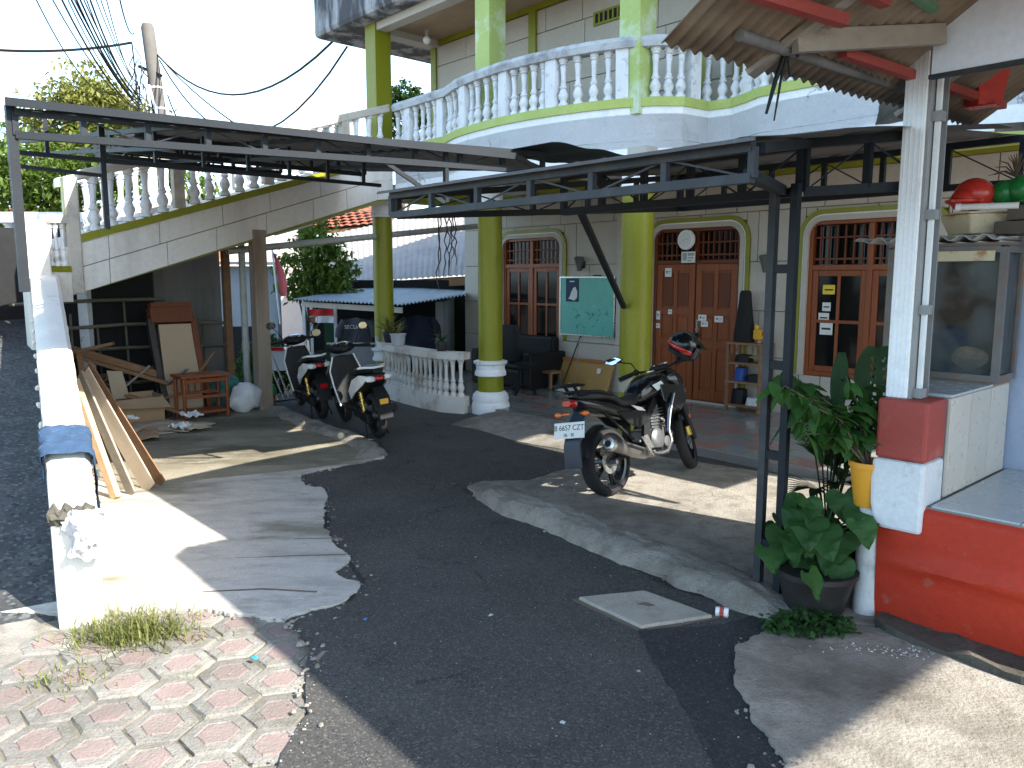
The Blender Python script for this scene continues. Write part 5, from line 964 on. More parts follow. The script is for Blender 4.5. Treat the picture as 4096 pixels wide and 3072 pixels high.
# dark palm behind
PA=Thing('palm_plant','dark thin-leaved small palm behind the heart-leaved plant','palm plant',(2.05,4.95,.05),'W')
pot(PA,(2.05,4.95,.05),.12,.16,.24,m_pot)
ll=mesh('leaflet',leafshape(.32,.014,.2,.15,4),l_palm,60); random.seed(31)
for i in range(16):
    a=random.uniform(0,2*PI); top=Vector((2.05+math.cos(a)*random.uniform(.08,.40),4.95+math.sin(a)*random.uniform(.05,.3),.05+random.uniform(.55,1.05))); base=Vector((2.05,4.95,.27)); midp=base.lerp(top,.55)+Vector((0,0,.14))
    fr=PA.part('frond_stalk',MB().tube([base,midp,top],[.007,.005,.003],5),l_palm)
    d=(top-midp); yaw=math.atan2(d.y,d.x)
    for k in range(9):
        t=k/8; p=midp.lerp(top,t)
        for s in (-1,1): PA.inst('leaflet',ll,p,rot=(0,-R(35-30*t),yaw+s*R(55-25*t)),parent=fr,sc=(.8-.3*t,1,1))
# shrub in the yellow pot on a white post
single('white_post',MB().lathe([(.075,.05),(.072,.3),(.07,.66),(.06,.665)],(2.04,4.33,0),16).jit(.006,12),A('white_pipe',(.56,.57,.56),.7,.12,4,.3,40,stain=(.2,.2,.19),st_scale=5,st_amt=.7),'short weathered white post under the yellow pot','post',smooth=40)
YS=Thing('potted_shrub','leafy green shrub in a yellow pot standing on the white post','potted plant',(2.02,4.36,.665),'W')
pot(YS,(2.02,4.36,.665),.07,.10,.26,m_yel)
sm=mesh('leaf',leafshape(.105,.026,.25,.35,5),l_shrub,60); random.seed(41)
for i in range(17):
    a=random.uniform(PI*.40,PI*1.25); L=random.uniform(.12,.62); tip=Vector((2.02+math.cos(a)*L*1.05,4.36+math.sin(a)*L*.6,.97+random.uniform(.05,.75)*(1.15-L)))
    br=YS.part('branch',MB().tube([(2.02,4.36,.88),Vector((2.02,4.36,.95)).lerp(tip,.5)+Vector((0,0,.06)),tip],[.007,.005,.003],5),m_bark)
    for k in range(17):
        t=.30+.70*k/16; p=Vector((2.02,4.36,.95)).lerp(tip,t)+Vector((0,0,.05*math.sin(PI*t)))
        YS.inst('leaf',sm,p,rot=(random.uniform(-.6,.6),R(random.uniform(-15,60)),random.uniform(0,2*PI)),sc=(1,1,1) if random.random()<.7 else (1.5,1.6,1.4),parent=br)
# big dark spotted leaf plant
BL=Thing('big_leaf_plant','tall plant with large dark perforated leaves behind the shrub','potted plant',(2.28,4.98,.05),'W')
pot(BL,(2.28,4.98,.05),.11,.15,.25,m_pot)
def bigleaf(L,w,holes=True):
    mb=MB(); n=30; k=14
    P=[[None]*(2*k+1) for _ in range(n+1)]
    for i in range(n+1):
        t=i/n; ww=w*math.sin(PI*min(1,.06+.94*t))**.65*(1-.25*t)
        for j in range(-k,k+1): P[i][j+k]=(L*t,ww*j/k,-.22*L*t*t+.10*abs(j/k)*w)
    vs=[p for r in P for p in r]; fs=[]
    for i in range(n):
        for j in range(2*k):
            if holes and 1.6<abs(j-k+.5)<5.4 and (i+int(abs(j-k+.5))//2)%3==0 and 2<i<27: continue
            a=i*(2*k+1)+j; fs.append((a,a+1,a+2*k+2,a+2*k+1))
    return mb.add(vs,fs)
b1=mesh('leaf',bigleaf(.52,.17),l_fern,60); b2=mesh('leaf',bigleaf(.45,.06,False),l_fern,60)
for (me,p,rot) in ((b1,(2.30,4.95,1.52),(0,R(62),R(-100))),(b1,(2.42,5.0,1.40),(0,R(50),R(-60))),(b2,(2.10,5.0,1.48),(0,R(72),R(-120))),(b2,(2.02,5.0,1.20),(0,R(75),R(-140))),(b2,(1.98,5.05,1.22),(0,R(40),R(170)))):
    BL.part('stem',MB().tube([(2.28,4.98,.28),(2.28,5.0,.9),p],[.012,.010,.006],6),l_fern); BL.inst('leaf',me,p,rot=rot)
# weeds
def tuft(name,label,c,rx,ry,n,h,m,cat='weeds',seed=1,w=.004,lean=.5):
    random.seed(seed); mb=MB()
    for i in range(n):
        x=c[0]+random.gauss(0,.45)*rx; y=c[1]+random.gauss(0,.5)*ry; hh=h*random.uniform(.3,1.15)*(1-.4*min(1,abs(x-c[0])/rx)); b=random.uniform(0,2*PI); l=hh*random.uniform(.1,lean)
        dx,dy=math.cos(b)*l,math.sin(b)*l; sx,sy=-math.sin(b)*w,math.cos(b)*w
        mb.add([(x-sx,y-sy,c[2]),(x+sx,y+sy,c[2]),(x+dx*.4+sx*.8,y+dy*.4+sy*.8,c[2]+hh*.6),(x+dx*.4-sx*.8,y+dy*.4-sy*.8,c[2]+hh*.6),(x+dx,y+dy,c[2]+hh*.85)],[(0,1,2,3),(3,2,4)])
    o=single(name,mb,m,label,cat,'W',c,kind='stuff'); return o
tuft('grass','sunlit tuft of grass growing between pavers at the end of the yard wall',(-2.05,4.05,.02),.36,.17,620,.17,l_grass,'grass',5,.0032,1.7)
tuft('grass','thin pale grass in the paver joints below the big tuft',(-2.15,3.62,.02),.28,.16,90,.08,l_grass,'grass',6,.003,1.6)
def herb(name,label,c,rx,ry,h,n,m,L,w,seed):
    random.seed(seed); mb=MB()
    for i in range(n):
        a=random.uniform(0,2*PI); q=math.sqrt(random.random()); p=Vector((c[0]+math.cos(a)*q*rx,c[1]+math.sin(a)*q*ry,c[2]+h*random.random()*(1-q*.6)))
        lf=leafshape(L*random.uniform(.6,1.2),w,.2,.3,2); lf.xf(Matrix.Translation(p)@Matrix.Rotation(random.uniform(0,2*PI),4,'Z')@Matrix.Rotation(R(random.uniform(-40,50)),4,'Y')); mb.add(lf.v,lf.f)
    return single(name,mb,m,label,'weeds','W',c,kind='stuff')
herb('ground_weeds','low dark green weeds at the foot of the black pot',(1.62,4.10,.04),.26,.13,.14,420,l_weed,.05,.016,3)
herb('wall_weeds','small green weeds growing from the alley side of the yard wall',(-2.62,4.55,.2),.06,.16,.22,90,l_tree,.06,.018,4)

# ---------------------------------------------------------------- cover slab, litter
mc=[(.402,4.533),(.81,4.637),(1.146,4.276),(.713,4.128)]
CV=Thing('drain_cover','square concrete drain cover slab with a lifting hole in the road','drain cover',(.76,4.39,.03),'W')
CV.part('cover_bed',MB().prism(ragged([( .36,4.535),(.81,4.68),(1.19,4.28),(.71,4.085)],.06,.012),.0,.032),m_dirt); CV.part('slab',MB().prism(ragged(mc,.08,.008),.0,.05),m_conc3,bevel=.008); CV.part('lifting_hole',MB().prism([(.73,4.42),(.79,4.45),(.84,4.40),(.80,4.385)],.045,.0515),m_dirt)
random.seed(17); bits=[]
lm=[A('dull_paper',(.42,.42,.41),.85,.15,20),A('brown_leaf',(.25,.13,.05),.8,.3),A('blue_wrapper',(.03,.25,.55),.5,.1),A('grey_scrap',(.35,.35,.34),.8,.2)]
lit=mesh('litter_scrap',MB().add([(-.02,-.008,.0),(.018,-.014,.004),(.022,.010,.0),(-.004,.016,.008),(-.022,.006,.002)],[(0,1,2,3,4)]),lm[0])
LTS=[('crumpled blue wrapper on the hexagonal pavers',(-1.30,3.76,.047),2,1.2),('light blue scrap on the asphalt near the shadow edge',(-.83,4.25,.034),2,.8),('white scrap on the asphalt left of the drain cover',(-.12,4.30,.034),0,.9),('brown crumpled leaf on the asphalt below the yard slab',(-.88,4.83,.034),1,1),('grey paper scrap in the middle of the shaded asphalt',(.62,3.65,.034),3,.9),('pale scrap near the bottom of the shaded asphalt',(.22,3.2,.034),0,.8),('small white scrap in the sunny asphalt strip',(-.62,3.95,.034),0,.6),('tiny white scrap beside the yard mound',(-.25,5.25,.034),0,.6),('white scrap on the asphalt by the dark patch',(-.55,7.2,.034),3,1.4),('pale dry leaf in front of the mound tip',(-.45,6.2,.034),1,.8),('white scrap by the slab corner crack',(-1.0,4.25,.04),0,.7),('white scrap behind the motorcycle mound',(.35,7.6,.06),0,1)]
for lab,p,mi,s in LTS:
    me=lit.copy(); me.materials.clear(); me.materials.append(lm[mi]); o=link('litter_scrap',me); o.location=p; o.rotation_euler=(random.uniform(-.3,.3),random.uniform(-.3,.3),random.uniform(0,6)); o.scale=(s*.75,s*.75,s*.75); tag(o,lab,'litter','litter scattered on the road')
random.seed(23); eg=MB()
for i in range(110):
    x=1.95+random.gauss(0,.14); y=3.83+random.gauss(0,.035)-.12*(x-1.95); s=random.uniform(.003,.009); a=random.uniform(0,6); eg.add([(x+s*math.cos(a),y+s*math.sin(a),.0525),(x+s*math.cos(a+2),y+s*math.sin(a+2),.056),(x+s*math.cos(a+4),y+s*math.sin(a+4),.053)],[(0,1,2)])
single('white_crumbs',eg,m_paper,'scatter of tiny white crumbs on the pavement below the red counter','crumbs','W',(1.95,3.83,.05),kind='stuff')
SB=Thing('drink_cup','crushed small drink cup lying at the corner of the drain cover','cup',(1.20,4.30,.035),'W'); SB.part('cup_body',MB().tube([(1.17,4.31,.055),(1.235,4.285,.055)],[.026,.030],10).jit(.006,30),m_paper,smooth=50); SB.part('cup_band',MB().tube([(1.19,4.302,.055),(1.212,4.294,.055)],[.030,.031],10),m_redf)
single('round_stone',MB().sphere((-2.02,9.15,.10),.045,10,7,0,(1,.6,.9)),m_cream,'small pale round lid standing on the kerb by the scooter','lid',smooth=True)
# ---------------------------------------------------------------- under the stairs
BW=Thing('under_stair_wall','concrete wall, coloured dark for shade, behind the clutter under the stairs','wall',(-3.7,-3.9,0),'H')
BW.part('wall_slab',MB().box((-3.85,-5.6,-.05),(-3.7,-3.35,2.5)),A('shade_dark_wall',(.05,.055,.055),.9,.4,2,.4,30,stain=(.02,.02,.02),st_scale=1.5)); BW.part('grey_panel',MB().prism([(-3.36,0),(-2.35,0),(-2.35,2.9),(-3.36,2.6)],-3.84,-3.72,axis='x'),m_gconc,label='lighter grey cement panel with dark stains')  # wall slab coloured near black for the shade under the stairs
BW.part('under_stair_shade_sheet',MB().box((-3.72,-5.6,.0),(-3.69,-3.37,2.6)),m_dk); BW.part('side_wall',MB().box((-3.8,-5.75,-.05),(-2.6,-5.6,1.9)),m_dk)  # near-black sheets stand for the deep shade under the stairs
SPt=single('stair_post',MB().loft([[(-2.36+dx,-2.34+dy,z) for dx,dy in ((-.10*k,-.10*k),(.10*k,-.10*k),(.10*k,.10*k),(-.10*k,.10*k))] for z,k in ((.02,1.05),(1.2,1.0),(2.62,.95))]).jit(.006,4),A('post_concrete',(.27,.22,.17),.9,.2,3,.4,40,stain=(.13,.07,.04),st_scale=2,st_lo=.5,st_amt=.7,streak=True),'square concrete post holding up the staircase','post','H',bevel=.012)
PV=Thing('drain_pipe','grey plastic drain pipe standing left of the stair post','pipe',(-3.0,-2.35,0),'H'); PV.part('pipe',MB().tube([(-2.95,-2.32,0.02),(-2.95,-2.32,2.45)],.05,14),m_pvc,smooth=60); PV.part('pipe_collar',MB().tube([(-2.95,-2.32,.85),(-2.95,-2.32,1.0)],.058,14),m_pvc,smooth=60)
single('timber_post',MB().beam((-3.25,-2.45,0),(-3.25,-2.45,2.5),.10,.10),m_owood,'dark timber post between the grey panel and the drain pipe','post','H')
# bamboo fence
random.seed(12)
for i,(z,v0,v1) in enumerate(((.45,-5.3,-2.5),(.95,-5.2,-2.45),(1.28,-5.3,-2.4),(1.62,-5.25,-3.3))):
    o=single('bamboo_pole',MB().tube([(-3.42,v0,z+random.uniform(-.04,.04)),(-3.40,(v0+v1)/2,z+.02),(-3.42,v1,z+random.uniform(-.04,.04))],.025,8),m_bamboo,['lowest horizontal bamboo rail under the stairs','second horizontal bamboo rail from the ground','third horizontal bamboo rail from the ground','top horizontal bamboo rail under the stairs'][i],'bamboo pole','H',group='bamboo fence under the stairs',smooth=60)
for i in range(7):
    v=-4.9+i*.36; single('bamboo_stake',MB().tube([(-3.47,v,0),(-3.47,v+random.uniform(-.04,.04),1.2+random.uniform(-.2,.5))],.017,6),m_bamboo,['first','second','third','fourth','fifth','sixth','last'][i]+' upright bamboo stake of the fence counted from the yard wall','bamboo pole','H',group='upright stakes of the bamboo fence',smooth=60)
# tall backed chair-like bed board leaning
TB=Thing('leaning_headboard','tall dark-framed board with beige panel leaning against the fence','board',(-2.75,-3.35,.05),'H')
M=Matrix.Translation((-2.62,-3.36,.05))@Matrix.Rotation(R(-10),4,'Y')@Matrix.Diagonal((1,1.18,1.0,1))
def tb(mb): return mb.xf(M)
# local: x depth (away -u), y along v, z up
TB.part('panel',tb(MB().box((-.03,-.20,.05),(.0,.21,1.28))),A('beige_board',(.42,.31,.20),.7,.12,2,.06),bevel=.004)
for y,nm in ((-.245,'frame_side'),(.245,'frame_side')): TB.part(nm,tb(MB().loft([[(-.07,y-.035+o,z),(.03,y-.035+o,z),(.03,y+.035+o,z),(-.07,y+.035+o,z)] for z,o in ((.0,.05 if y<0 else .05),(.5,.0),(1.0,-.03),(1.36,-.04))])),m_wood2 if y>0 else A('black_frame',(.03,.022,.02),.5,.2),bevel=.008)
TB.part('top_box',tb(MB().box((-.12,-.29,1.30),(.05,.20,1.52))),m_wood2,bevel=.008); TB.part('top_shelf',tb(MB().box((-.10,-.27,1.52),(.03,.20,1.58))),m_wood2)
# small wooden stand in front
WS=Thing('wooden_stand','small brown wooden stand with slatted back in front of the headboard','stand',(-2.15,-3.2,.05),'H')
u0,u1,v0,v1=-2.42,-2.10,-3.56,-2.98
for u in (u0,u1):
    for v in (v0,v1): WS.part('leg',MB().lathe([(.02,.05),(.026,.12),(.02,.16),(.026,.22),(.024,.40),(.030,.44),(.022,.48),(.026,.62)],(u,v,0),10),m_wood,smooth=50)
WS.part('top',MB().box((u0-.05,v0-.05,.62),(u1+.05,v1+.05,.66)),m_wood,bevel=.008); WS.part('lower_shelf',MB().box((u0-.01,v0-.01,.13),(u1+.01,v1+.01,.165)),m_wood,bevel=.006)
WS.part('rail',MB().box((u1-.015,v0+.02,.55),(u1+.015,v1-.02,.60)),m_wood); WS.part('rail',MB().box((u1-.012,v0+.02,.34),(u1+.012,v1-.02,.375)),m_wood); WS.part('rail',MB().box((u0-.015,v0+.02,.36),(u0+.015,v1-.02,.40)),m_wood)
for i in range(5): WS.part('slat',MB().box((u0-.008,v0+.07+i*.09,.40),(u0+.008,v0+.095+i*.09,.62)),m_wood)
# timber heap
for i,(a,b,w_,h_,lab,m) in enumerate([((-3.2,-5.1,1.20),(-2.75,-3.62,.62),.10,.09,'thick brown beam sloping down across the timber heap',m_owood),((-3.1,-5.0,1.08),(-2.6,-3.6,.52),.08,.05,'thinner plank lying just under the sloping beam',m_owood),((-2.9,-4.75,.98),(-2.6,-4.25,1.10),.12,.04,'short plank lying crosswise on top of the timber heap',m_owood),((-2.8,-4.55,.05),(-2.85,-4.62,1.02),.07,.07,'upright post carrying the crosswise plank',m_owood),((-3.0,-4.9,.75),(-2.3,-3.5,.12),.09,.04,'plank sloping into the cardboard heap',m_owood),((-3.3,-4.9,.55),(-3.0,-3.4,.72),.05,.05,'grey pole behind the timber heap',m_bamboo)]):
    single('timber',MB().beam(a,b,w_,h_).jit(.006,4),m,lab,'timber','H',bevel=.004)
# cardboard
CB=Thing('cardboard_box','open brown cardboard box under the timber heap','cardboard box',(-2.5,-4.15,.05),'H')
CB.part('box_wall',MB().box((-2.75,-4.45,.05),(-2.73,-3.75,.42)).box((-2.35,-4.45,.05),(-2.33,-3.75,.38)).box((-2.73,-4.45,.05),(-2.35,-4.43,.40)).box((-2.73,-3.77,.05),(-2.35,-3.75,.40)),m_card); CB.part('box_flap',MB().add([(-2.34,-4.44,.38),(-2.34,-3.76,.38),(-2.12,-3.72,.26),(-2.14,-4.46,.30)],[(0,1,2,3)]),m_card); CB.part('box_flap',MB().add([(-2.72,-4.44,.40),(-2.36,-4.44,.40),(-2.33,-4.60,.52),(-2.70,-4.62,.50)],[(0,1,2,3)]),m_card)
single('cardboard_piece',MB().loft([[(-2.62,-4.30,.36),(-2.60,-4.10,.36),(-2.50,-4.20,.74),(-2.52,-4.38,.76)],[(-2.612,-4.30,.36),(-2.592,-4.10,.36),(-2.492,-4.20,.74),(-2.512,-4.38,.76)]]),m_cardp,'upright pale cardboard piece standing in the box','cardboard','H')
random.seed(9)
labs=['largest flattened pale cardboard sheet on the yard floor','flattened cardboard sheet overlapping the largest one','brown flattened cardboard at the near edge of the heap','narrow flattened cardboard strip beside the headboard','torn pale cardboard flap near the planks']
for i,(u,v,a,b,rz_,m) in enumerate([(-1.85,-4.1,.50,.42,.1,m_cardp),(-1.75,-3.85,.42,.30,.5,m_cardp),(-1.4,-4.35,.34,.2,-.3,m_card),(-1.5,-3.75,.30,.14,.2,m_cardp),(-1.65,-4.6,.3,.24,.9,m_cardp)]):
    mb=MB().grid(lambda s,t:(a*(s-.5)*2,b*(t-.5)*2,.05+.03*i*.4+.03*noise.noise(Vector((s*3+i,t*3,0)))),8,6); mb.xf(Matrix.Translation((u,v,.02))@Matrix.Rotation(rz_,4,'Z'))
    o=single('flat_cardboard',mb,m,labs[i],'cardboard','H'); md=o.modifiers.new('t','SOLIDIFY'); md.thickness=.006
for i,(u,v,z) in enumerate(((-1.9,-4.35,.22),(-1.72,-3.62,.20),(-1.45,-3.85,.12))):
    mb=MB().grid(lambda s,t:(u+.3*(s-.5),v+.22*(t-.5),z+.07*noise.noise(Vector((s*4+i*5,t*4,0)))),9,7); single('crumpled_paper',mb,m_paper,['crumpled white paper against the cardboard box','white paper sheet beside the headboard foot','white paper scrap on the flattened cardboard'][i],'paper','H')
random.seed(44)
jl=['splintered lath under the sloping beam','short lath stuck in the timber heap','broken lath above the cardboard box','long lath lying behind the headboard','lath leaning on the bamboo fence','grey board at the back of the heap']
for i in range(6):
    v=-4.9+.28*i; single('lath',MB().beam((-3.1+random.uniform(-.2,.3),v,.1+random.uniform(0,.3)),(-2.6+random.uniform(-.3,.3),v+random.uniform(.3,.9),.35+random.uniform(0,.6)),.06,.025).jit(.01,5),m_owood if i%2 else m_gwood,jl[i],'timber','H')
# sacks
def sack(name,c,r,sc,m,lab,cat='sack',f=5): single(name,MB().sphere(c,r,18,12,0,sc).jit(r*.35,f).jit(r*.12,f*4),m,lab,cat,'H',smooth=50)
sack('plastic_sack',(-2.35,-2.62,.24),.22,(.8,1.15,1.0),m_sack,'crumpled white printed plastic sack beside the wooden stand')
sack('teal_sack',(-2.75,-2.72,.28),.26,(.8,1.0,1.05),m_bagt,'dark teal sack behind the white plastic sack')
sack('red_bag',(-2.55,-2.22,.15),.15,(.8,.9,1.0),m_bagr,'red plastic bag between white sack and stair post','bag')
sack('green_bag',(-2.85,-2.1,.18),.17,(.8,1.0,1.0),m_bagg,'green plastic bag behind the red bag at the stair post','bag')
# planks leaning on the yard wall (world frame)
random.seed(14)
for i,(f,t,w_,th,m,lab) in enumerate([((-3.44,6.66,.05),(-3.98,7.12,1.02),.085,.05,m_pwood,'thick pale plank leaning on the yard wall, nearest'),((-3.36,6.78,.05),(-4.02,7.28,1.06),.12,.02,m_gwood,'brown board leaning behind the thick pale plank'),((-3.28,6.95,.05),(-4.05,7.42,1.05),.20,.012,m_cardp,'pale splintered sheet leaning against the yard wall'),((-3.24,7.10,.05),(-4.12,7.6,1.10),.16,.012,m_owood,'dark board leaning farthest along the yard wall'),((-3.66,6.55,.05),(-3.86,6.80,.98),.05,.03,m_pwood,'thin batten leaning close to the denim cloth')]):
    single('leaning_plank',MB().beam(f,t,w_,th,up=(.35,.9,.2)).jit(.008,5),m,lab,'plank',group='planks leaning on the yard wall',bevel=.003)
# garden balustrade beyond the ramp
GW=Thing('ramp_balustrade','white balustrade with pots at the top of the alley ramp','balustrade',(-6.5,10.8,1.2),'W')
GW.part('base_wall',MB().box((-9.0,11.0,.6),(-5.9,11.2,2.05)),m_white); GW.part('handrail',MB().box((-9.0,10.97,2.70),(-5.9,11.22,2.84)),m_white,bevel=.01)
bmG=balmesh('baluster',m_balus,.66,.17)
for i in range(12): GW.inst('baluster',bmG,(-8.7+i*.25,11.1,2.05))
for i,(x,m) in enumerate(((-6.45,m_trd),(-7.0,m_gconc))):
    t=Thing('flower_pot',['terracotta pot beside the ramp balustrade','grey pot beside the ramp balustrade'][i],'flower pot',(x,10.7,1.45),'W'); t.part('pot',MB().lathe([(.10,1.5),(.15,1.85),(.17,1.85),(.17,1.9),(.14,1.9)],(x,10.75,0),16),m,smooth=40)
    
# ---------------------------------------------------------------- things on the porch
def rbox(T,name,a,b,m,w=.02): return T.part(name,MB().box(a,b),m,bevel=w)
SF=Thing('black_sofa','low black armchair block in the dark corner under the left window','sofa',(-1.5,1.9,.12),'H')
rbox(SF,'seat_block',(-2.1,1.5,.13),(-.95,2.2,.42),m_blk,.04); rbox(SF,'backrest',(-2.1,2.2,.13),(-.95,2.38,.95),m_blk,.04); rbox(SF,'armrest',(-.95,1.5,.13),(-.78,2.36,.72),m_blk,.03); rbox(SF,'armrest',(-2.28,1.5,.13),(-2.1,2.36,.72),m_blk,.03)
OC=Thing('office_chair','black swivel office chair behind the middle column','chair',(-.65,1.15,.12),'H')
OC.part('backrest',MB().loft([se((-.92,1.2,z),.24*k,.04,14,3,'z') for z,k in ((.62,.8),(.7,1),(1.1,1),(1.2,.8))]),m_blk,smooth=50); OC.part('seat',MB().box((-.90,.95,.52),(-.45,1.4,.60)),m_blk,bevel=.03); OC.part('gas_stem',MB().tube([(-.65,1.17,.22),(-.65,1.17,.52)],.03,10),m_blk)
for k in range(5):
    a=2*PI*k/5+.3; e=(-.65+.28*math.cos(a),1.17+.28*math.sin(a),.19); OC.part('base_arm',MB().beam((-.65,1.17,.24),e,.05,.035),m_blk); OC.part('castor',MB().sphere((e[0],e[1],.155),.028,8,6),m_blk,smooth=True)
TBd=Thing('tilted_tabletop','yellow-brown wooden tabletop leaning on its edge against the porch wall','tabletop',(-.15,2.3,.12),'H')
TBd.part('board',MB().add([(-.80,2.12,.13),(.33,2.12,.13),(.33,2.30,.58),(-.80,2.30,.58),(-.80,2.16,.12),(.33,2.16,.12),(.33,2.34,.57),(-.80,2.34,.57)],[(0,1,2,3),(4,7,6,5),(0,4,5,1),(1,5,6,2),(2,6,7,3),(3,7,4,0)]),m_ywood,bevel=.004); TBd.part('edge_rail',MB().beam((-.80,2.30,.60),(.33,2.30,.60),.05,.045),A('orange_edge',(.42,.16,.05),.5,.15)); TBd.part('notice',MB().add([(.05,2.205,.42),(.13,2.205,.42),(.13,2.23,.50),(.05,2.23,.50)],[(0,1,2,3)]),m_paper)
SLt=Thing('wooden_stool','small wooden stool standing by the leaning tabletop','stool',(-.75,1.95,.12),'H')
SLt.part('seat',MB().box((-.95,1.8,.38),(-.58,2.08,.42)),m_owood,bevel=.006)
for u in (-.92,-.62):
    for v in (1.83,2.05): SLt.part('leg',MB().box((u-.02,v-.02,.13),(u+.02,v+.02,.38)),m_owood)
BR=Thing('broom','black-handled broom leaning on the porch wall','broom',(-.5,2.1,.12),'H'); BR.part('handle',MB().tube([(-.52,2.0,.18),(-.42,2.33,1.0)],.011,8),m_blk); BR.part('brush',MB().loft([se((-.535,1.95,z),w,.03,10,2,'z') for z,w in ((.13,.12),(.2,.10),(.27,.03))]),A('broom_bristle',(.05,.08,.06),.9,.3),smooth=40)
DP=Thing('dustpan','white dustpan with a tall thin handle on the porch floor','dustpan',(-.25,1.95,.12),'H'); DP.part('pan',MB().loft([[(-.42,1.75,.135),(-.10,1.75,.135),(-.14,2.02,.135),(-.38,2.02,.135)],[(-.42,1.75,.14),(-.10,1.75,.14),(-.12,2.03,.24),(-.40,2.03,.24)]]),m_paper,bevel=.01); DP.part('handle',MB().tube([(-.26,2.02,.2),(-.24,2.1,.98)],.007,6),m_alu)
# shoe rack
SR=Thing('shoe_rack','open wooden rack with shoes and boxes right of the double door','shoe rack',(2.65,2.3,.12),'H')
a0,a1,b0,b1=2.48,2.98,2.18,2.48
for u in (a0,a1):
    for v in (b0,b1): SR.part('upright',MB().box((u-.018,v-.018,.13),(u+.018,v+.018,1.08)),m_owood)
for z in (.20,.52,.78,1.05): SR.part('shelf',MB().box((a0-.02,b0-.02,z),(a1+.02,b1+.02,z+.025)),m_owood,bevel=.003)
for i in range(6): SR.part('top_spindle',MB().lathe([(.008,.93),(.014,.98),(.008,1.05)],(a0+.06+i*.08,b0,0),6),m_owood)
for i,(u,z,s,m,lab) in enumerate([(2.62,.545,(.08,.10,.09),A('blue_box',(.02,.07,.30),.5,.2),'blue bundle on the second shelf of the shoe rack'),(2.85,.545,(.11,.10,.05),m_blk,'dark shoes on the second shelf of the shoe rack'),(2.65,.805,(.12,.10,.05),m_blk,'black shoes on the third shelf of the shoe rack'),(2.82,.87,(.12,.05,.012),A('olive_strap',(.30,.24,.03),.6,.2),'yellow strip lying on the third shelf of the shoe rack'),(2.60,.225,(.10,.11,.10),m_blk,'black bag on the lowest shelf of the shoe rack'),(2.84,.225,(.11,.11,.05),m_sack,'grey box on the lowest shelf of the shoe rack')]):
    single('shelf_item',MB().loft([se((u,2.32,z+s[2]*2*t),s[0]*(1-.15*t),s[1]*(1-.2*t),12,3.5,'z') for t in (0,.1,.7,1)]),m,lab,'shelf item','H',smooth=40)
single('guitar_bag',MB().loft([se((2.63,2.33,z),w,.07,14,2.6,'z') for z,w in ((1.08,.15),(1.15,.16),(1.4,.12),(1.62,.085),(1.74,.075),(1.78,.05))]),A('black_bag_fabric',(.012,.012,.012),.85,.2,8,.3,80),'tall black padded bag standing on the shoe rack','bag','H',smooth=50)
TY=Thing('toy_figure','small yellow and red toy on top of the shoe rack','toy',(2.86,2.3,1.08),'H'); yl=A('toy_yellow',(.65,.33,.02),.4,.1)
TY.part('body',MB().box((2.80,2.26,1.12),(2.93,2.36,1.26)),yl,bevel=.02); TY.part('knob',MB().lathe([(.03,1.26),(.035,1.30),(.02,1.32)],(2.83,2.31,0),12),yl,smooth=50); TY.part('base',MB().lathe([(.03,1.08),(.03,1.12)],(2.87,2.31,0),12),m_pwood); TY.part('red_cap',MB().box((2.935,2.27,1.18),(2.965,2.35,1.24)),m_rplas,bevel=.008)
# pots on the porch balustrade
PP=Thing('bromeliad_pot','spiky brownish bromeliad in a dark pot on the balustrade','potted plant',(-2.4,-.14,.9),'H'); pot(PP,(-2.40,-.12,.9),.08,.11,.17,m_pot)
sl2=mesh('leaf',leafshape(.34,.022,.4,.35,5),l_brom,60); random.seed(8)
for i in range(26): PP.inst('leaf',sl2,(-2.40,-.12,1.06),rot=(0,-R(random.uniform(35,85)),random.uniform(0,2*PI)),sc=(random.uniform(.7,1.1),)*3)
CP=Thing('plastic_tub_plant','clear plastic tub with a reddish plant on the balustrade','potted plant',(-1.75,-.38,.9),'H'); pot(CP,(-1.78,-.37,.9),.10,.12,.19,A('translucent_tub',(.42,.44,.47),.25,.15,10),rim=.012)
for i in range(12): CP.inst('leaf',sl2,(-1.78,-.37,1.08),rot=(0,-R(random.uniform(45,85)),random.uniform(0,2*PI)),sc=(random.uniform(.5,.8),)*3)
DPn=Thing('dark_potted_plant','dark straggly potted plant on the balustrade by the middle column','potted plant',(-.55,-.42,.9),'H'); pot(DPn,(-.62,-.40,.9),.07,.09,.14,m_pot)
sl3=mesh('leaf',leafshape(.26,.02,.3,.4,4),l_dark,60)
for i in range(18): DPn.inst('leaf',sl3,(-.62,-.40,1.03),rot=(0,-R(random.uniform(10,75)),random.uniform(0,2*PI)),sc=(random.uniform(.6,1.1),)*3)

# ---------------------------------------------------------------- back lane: shed, trees, neighbour houses
SD=Thing('lane_shed','small open shed with blue-grey corrugated roof behind the porch','shed',(-3.2,15.2,-.5),'W')
P0,P1,P2,P3,P4=[Vector(p) for p in ((-4.32, 15.6, 1.53),(-1.95, 13.9, 1.48),(-0.85, 14.6, 1.64),(-1.0, 17.2, 1.67),(-3.14, 18.5, 1.75))]
def shr(s,t):
    a=P0.lerp(P1,s/.62) if s<.62 else P1.lerp(P2,(s-.62)/.38); b=P4.lerp(P3,s); p=a.lerp(b,t); return (p.x,p.y,p.z+.018*math.sin(s*2*PI*46))
SD.part('corrugated_roof',MB().grid(shr,330,4),A('bluegrey_zinc',(.36,.42,.47),.5,.12,2,.05,40,metal=.15),smooth=60)
SD.part('fascia_board',MB().beam(P0+Vector((.15,.15,-.10)),P1+Vector((0,.15,-.10)),.03,.10),A('pale_fascia',(.50,.44,.38),.8,.2))
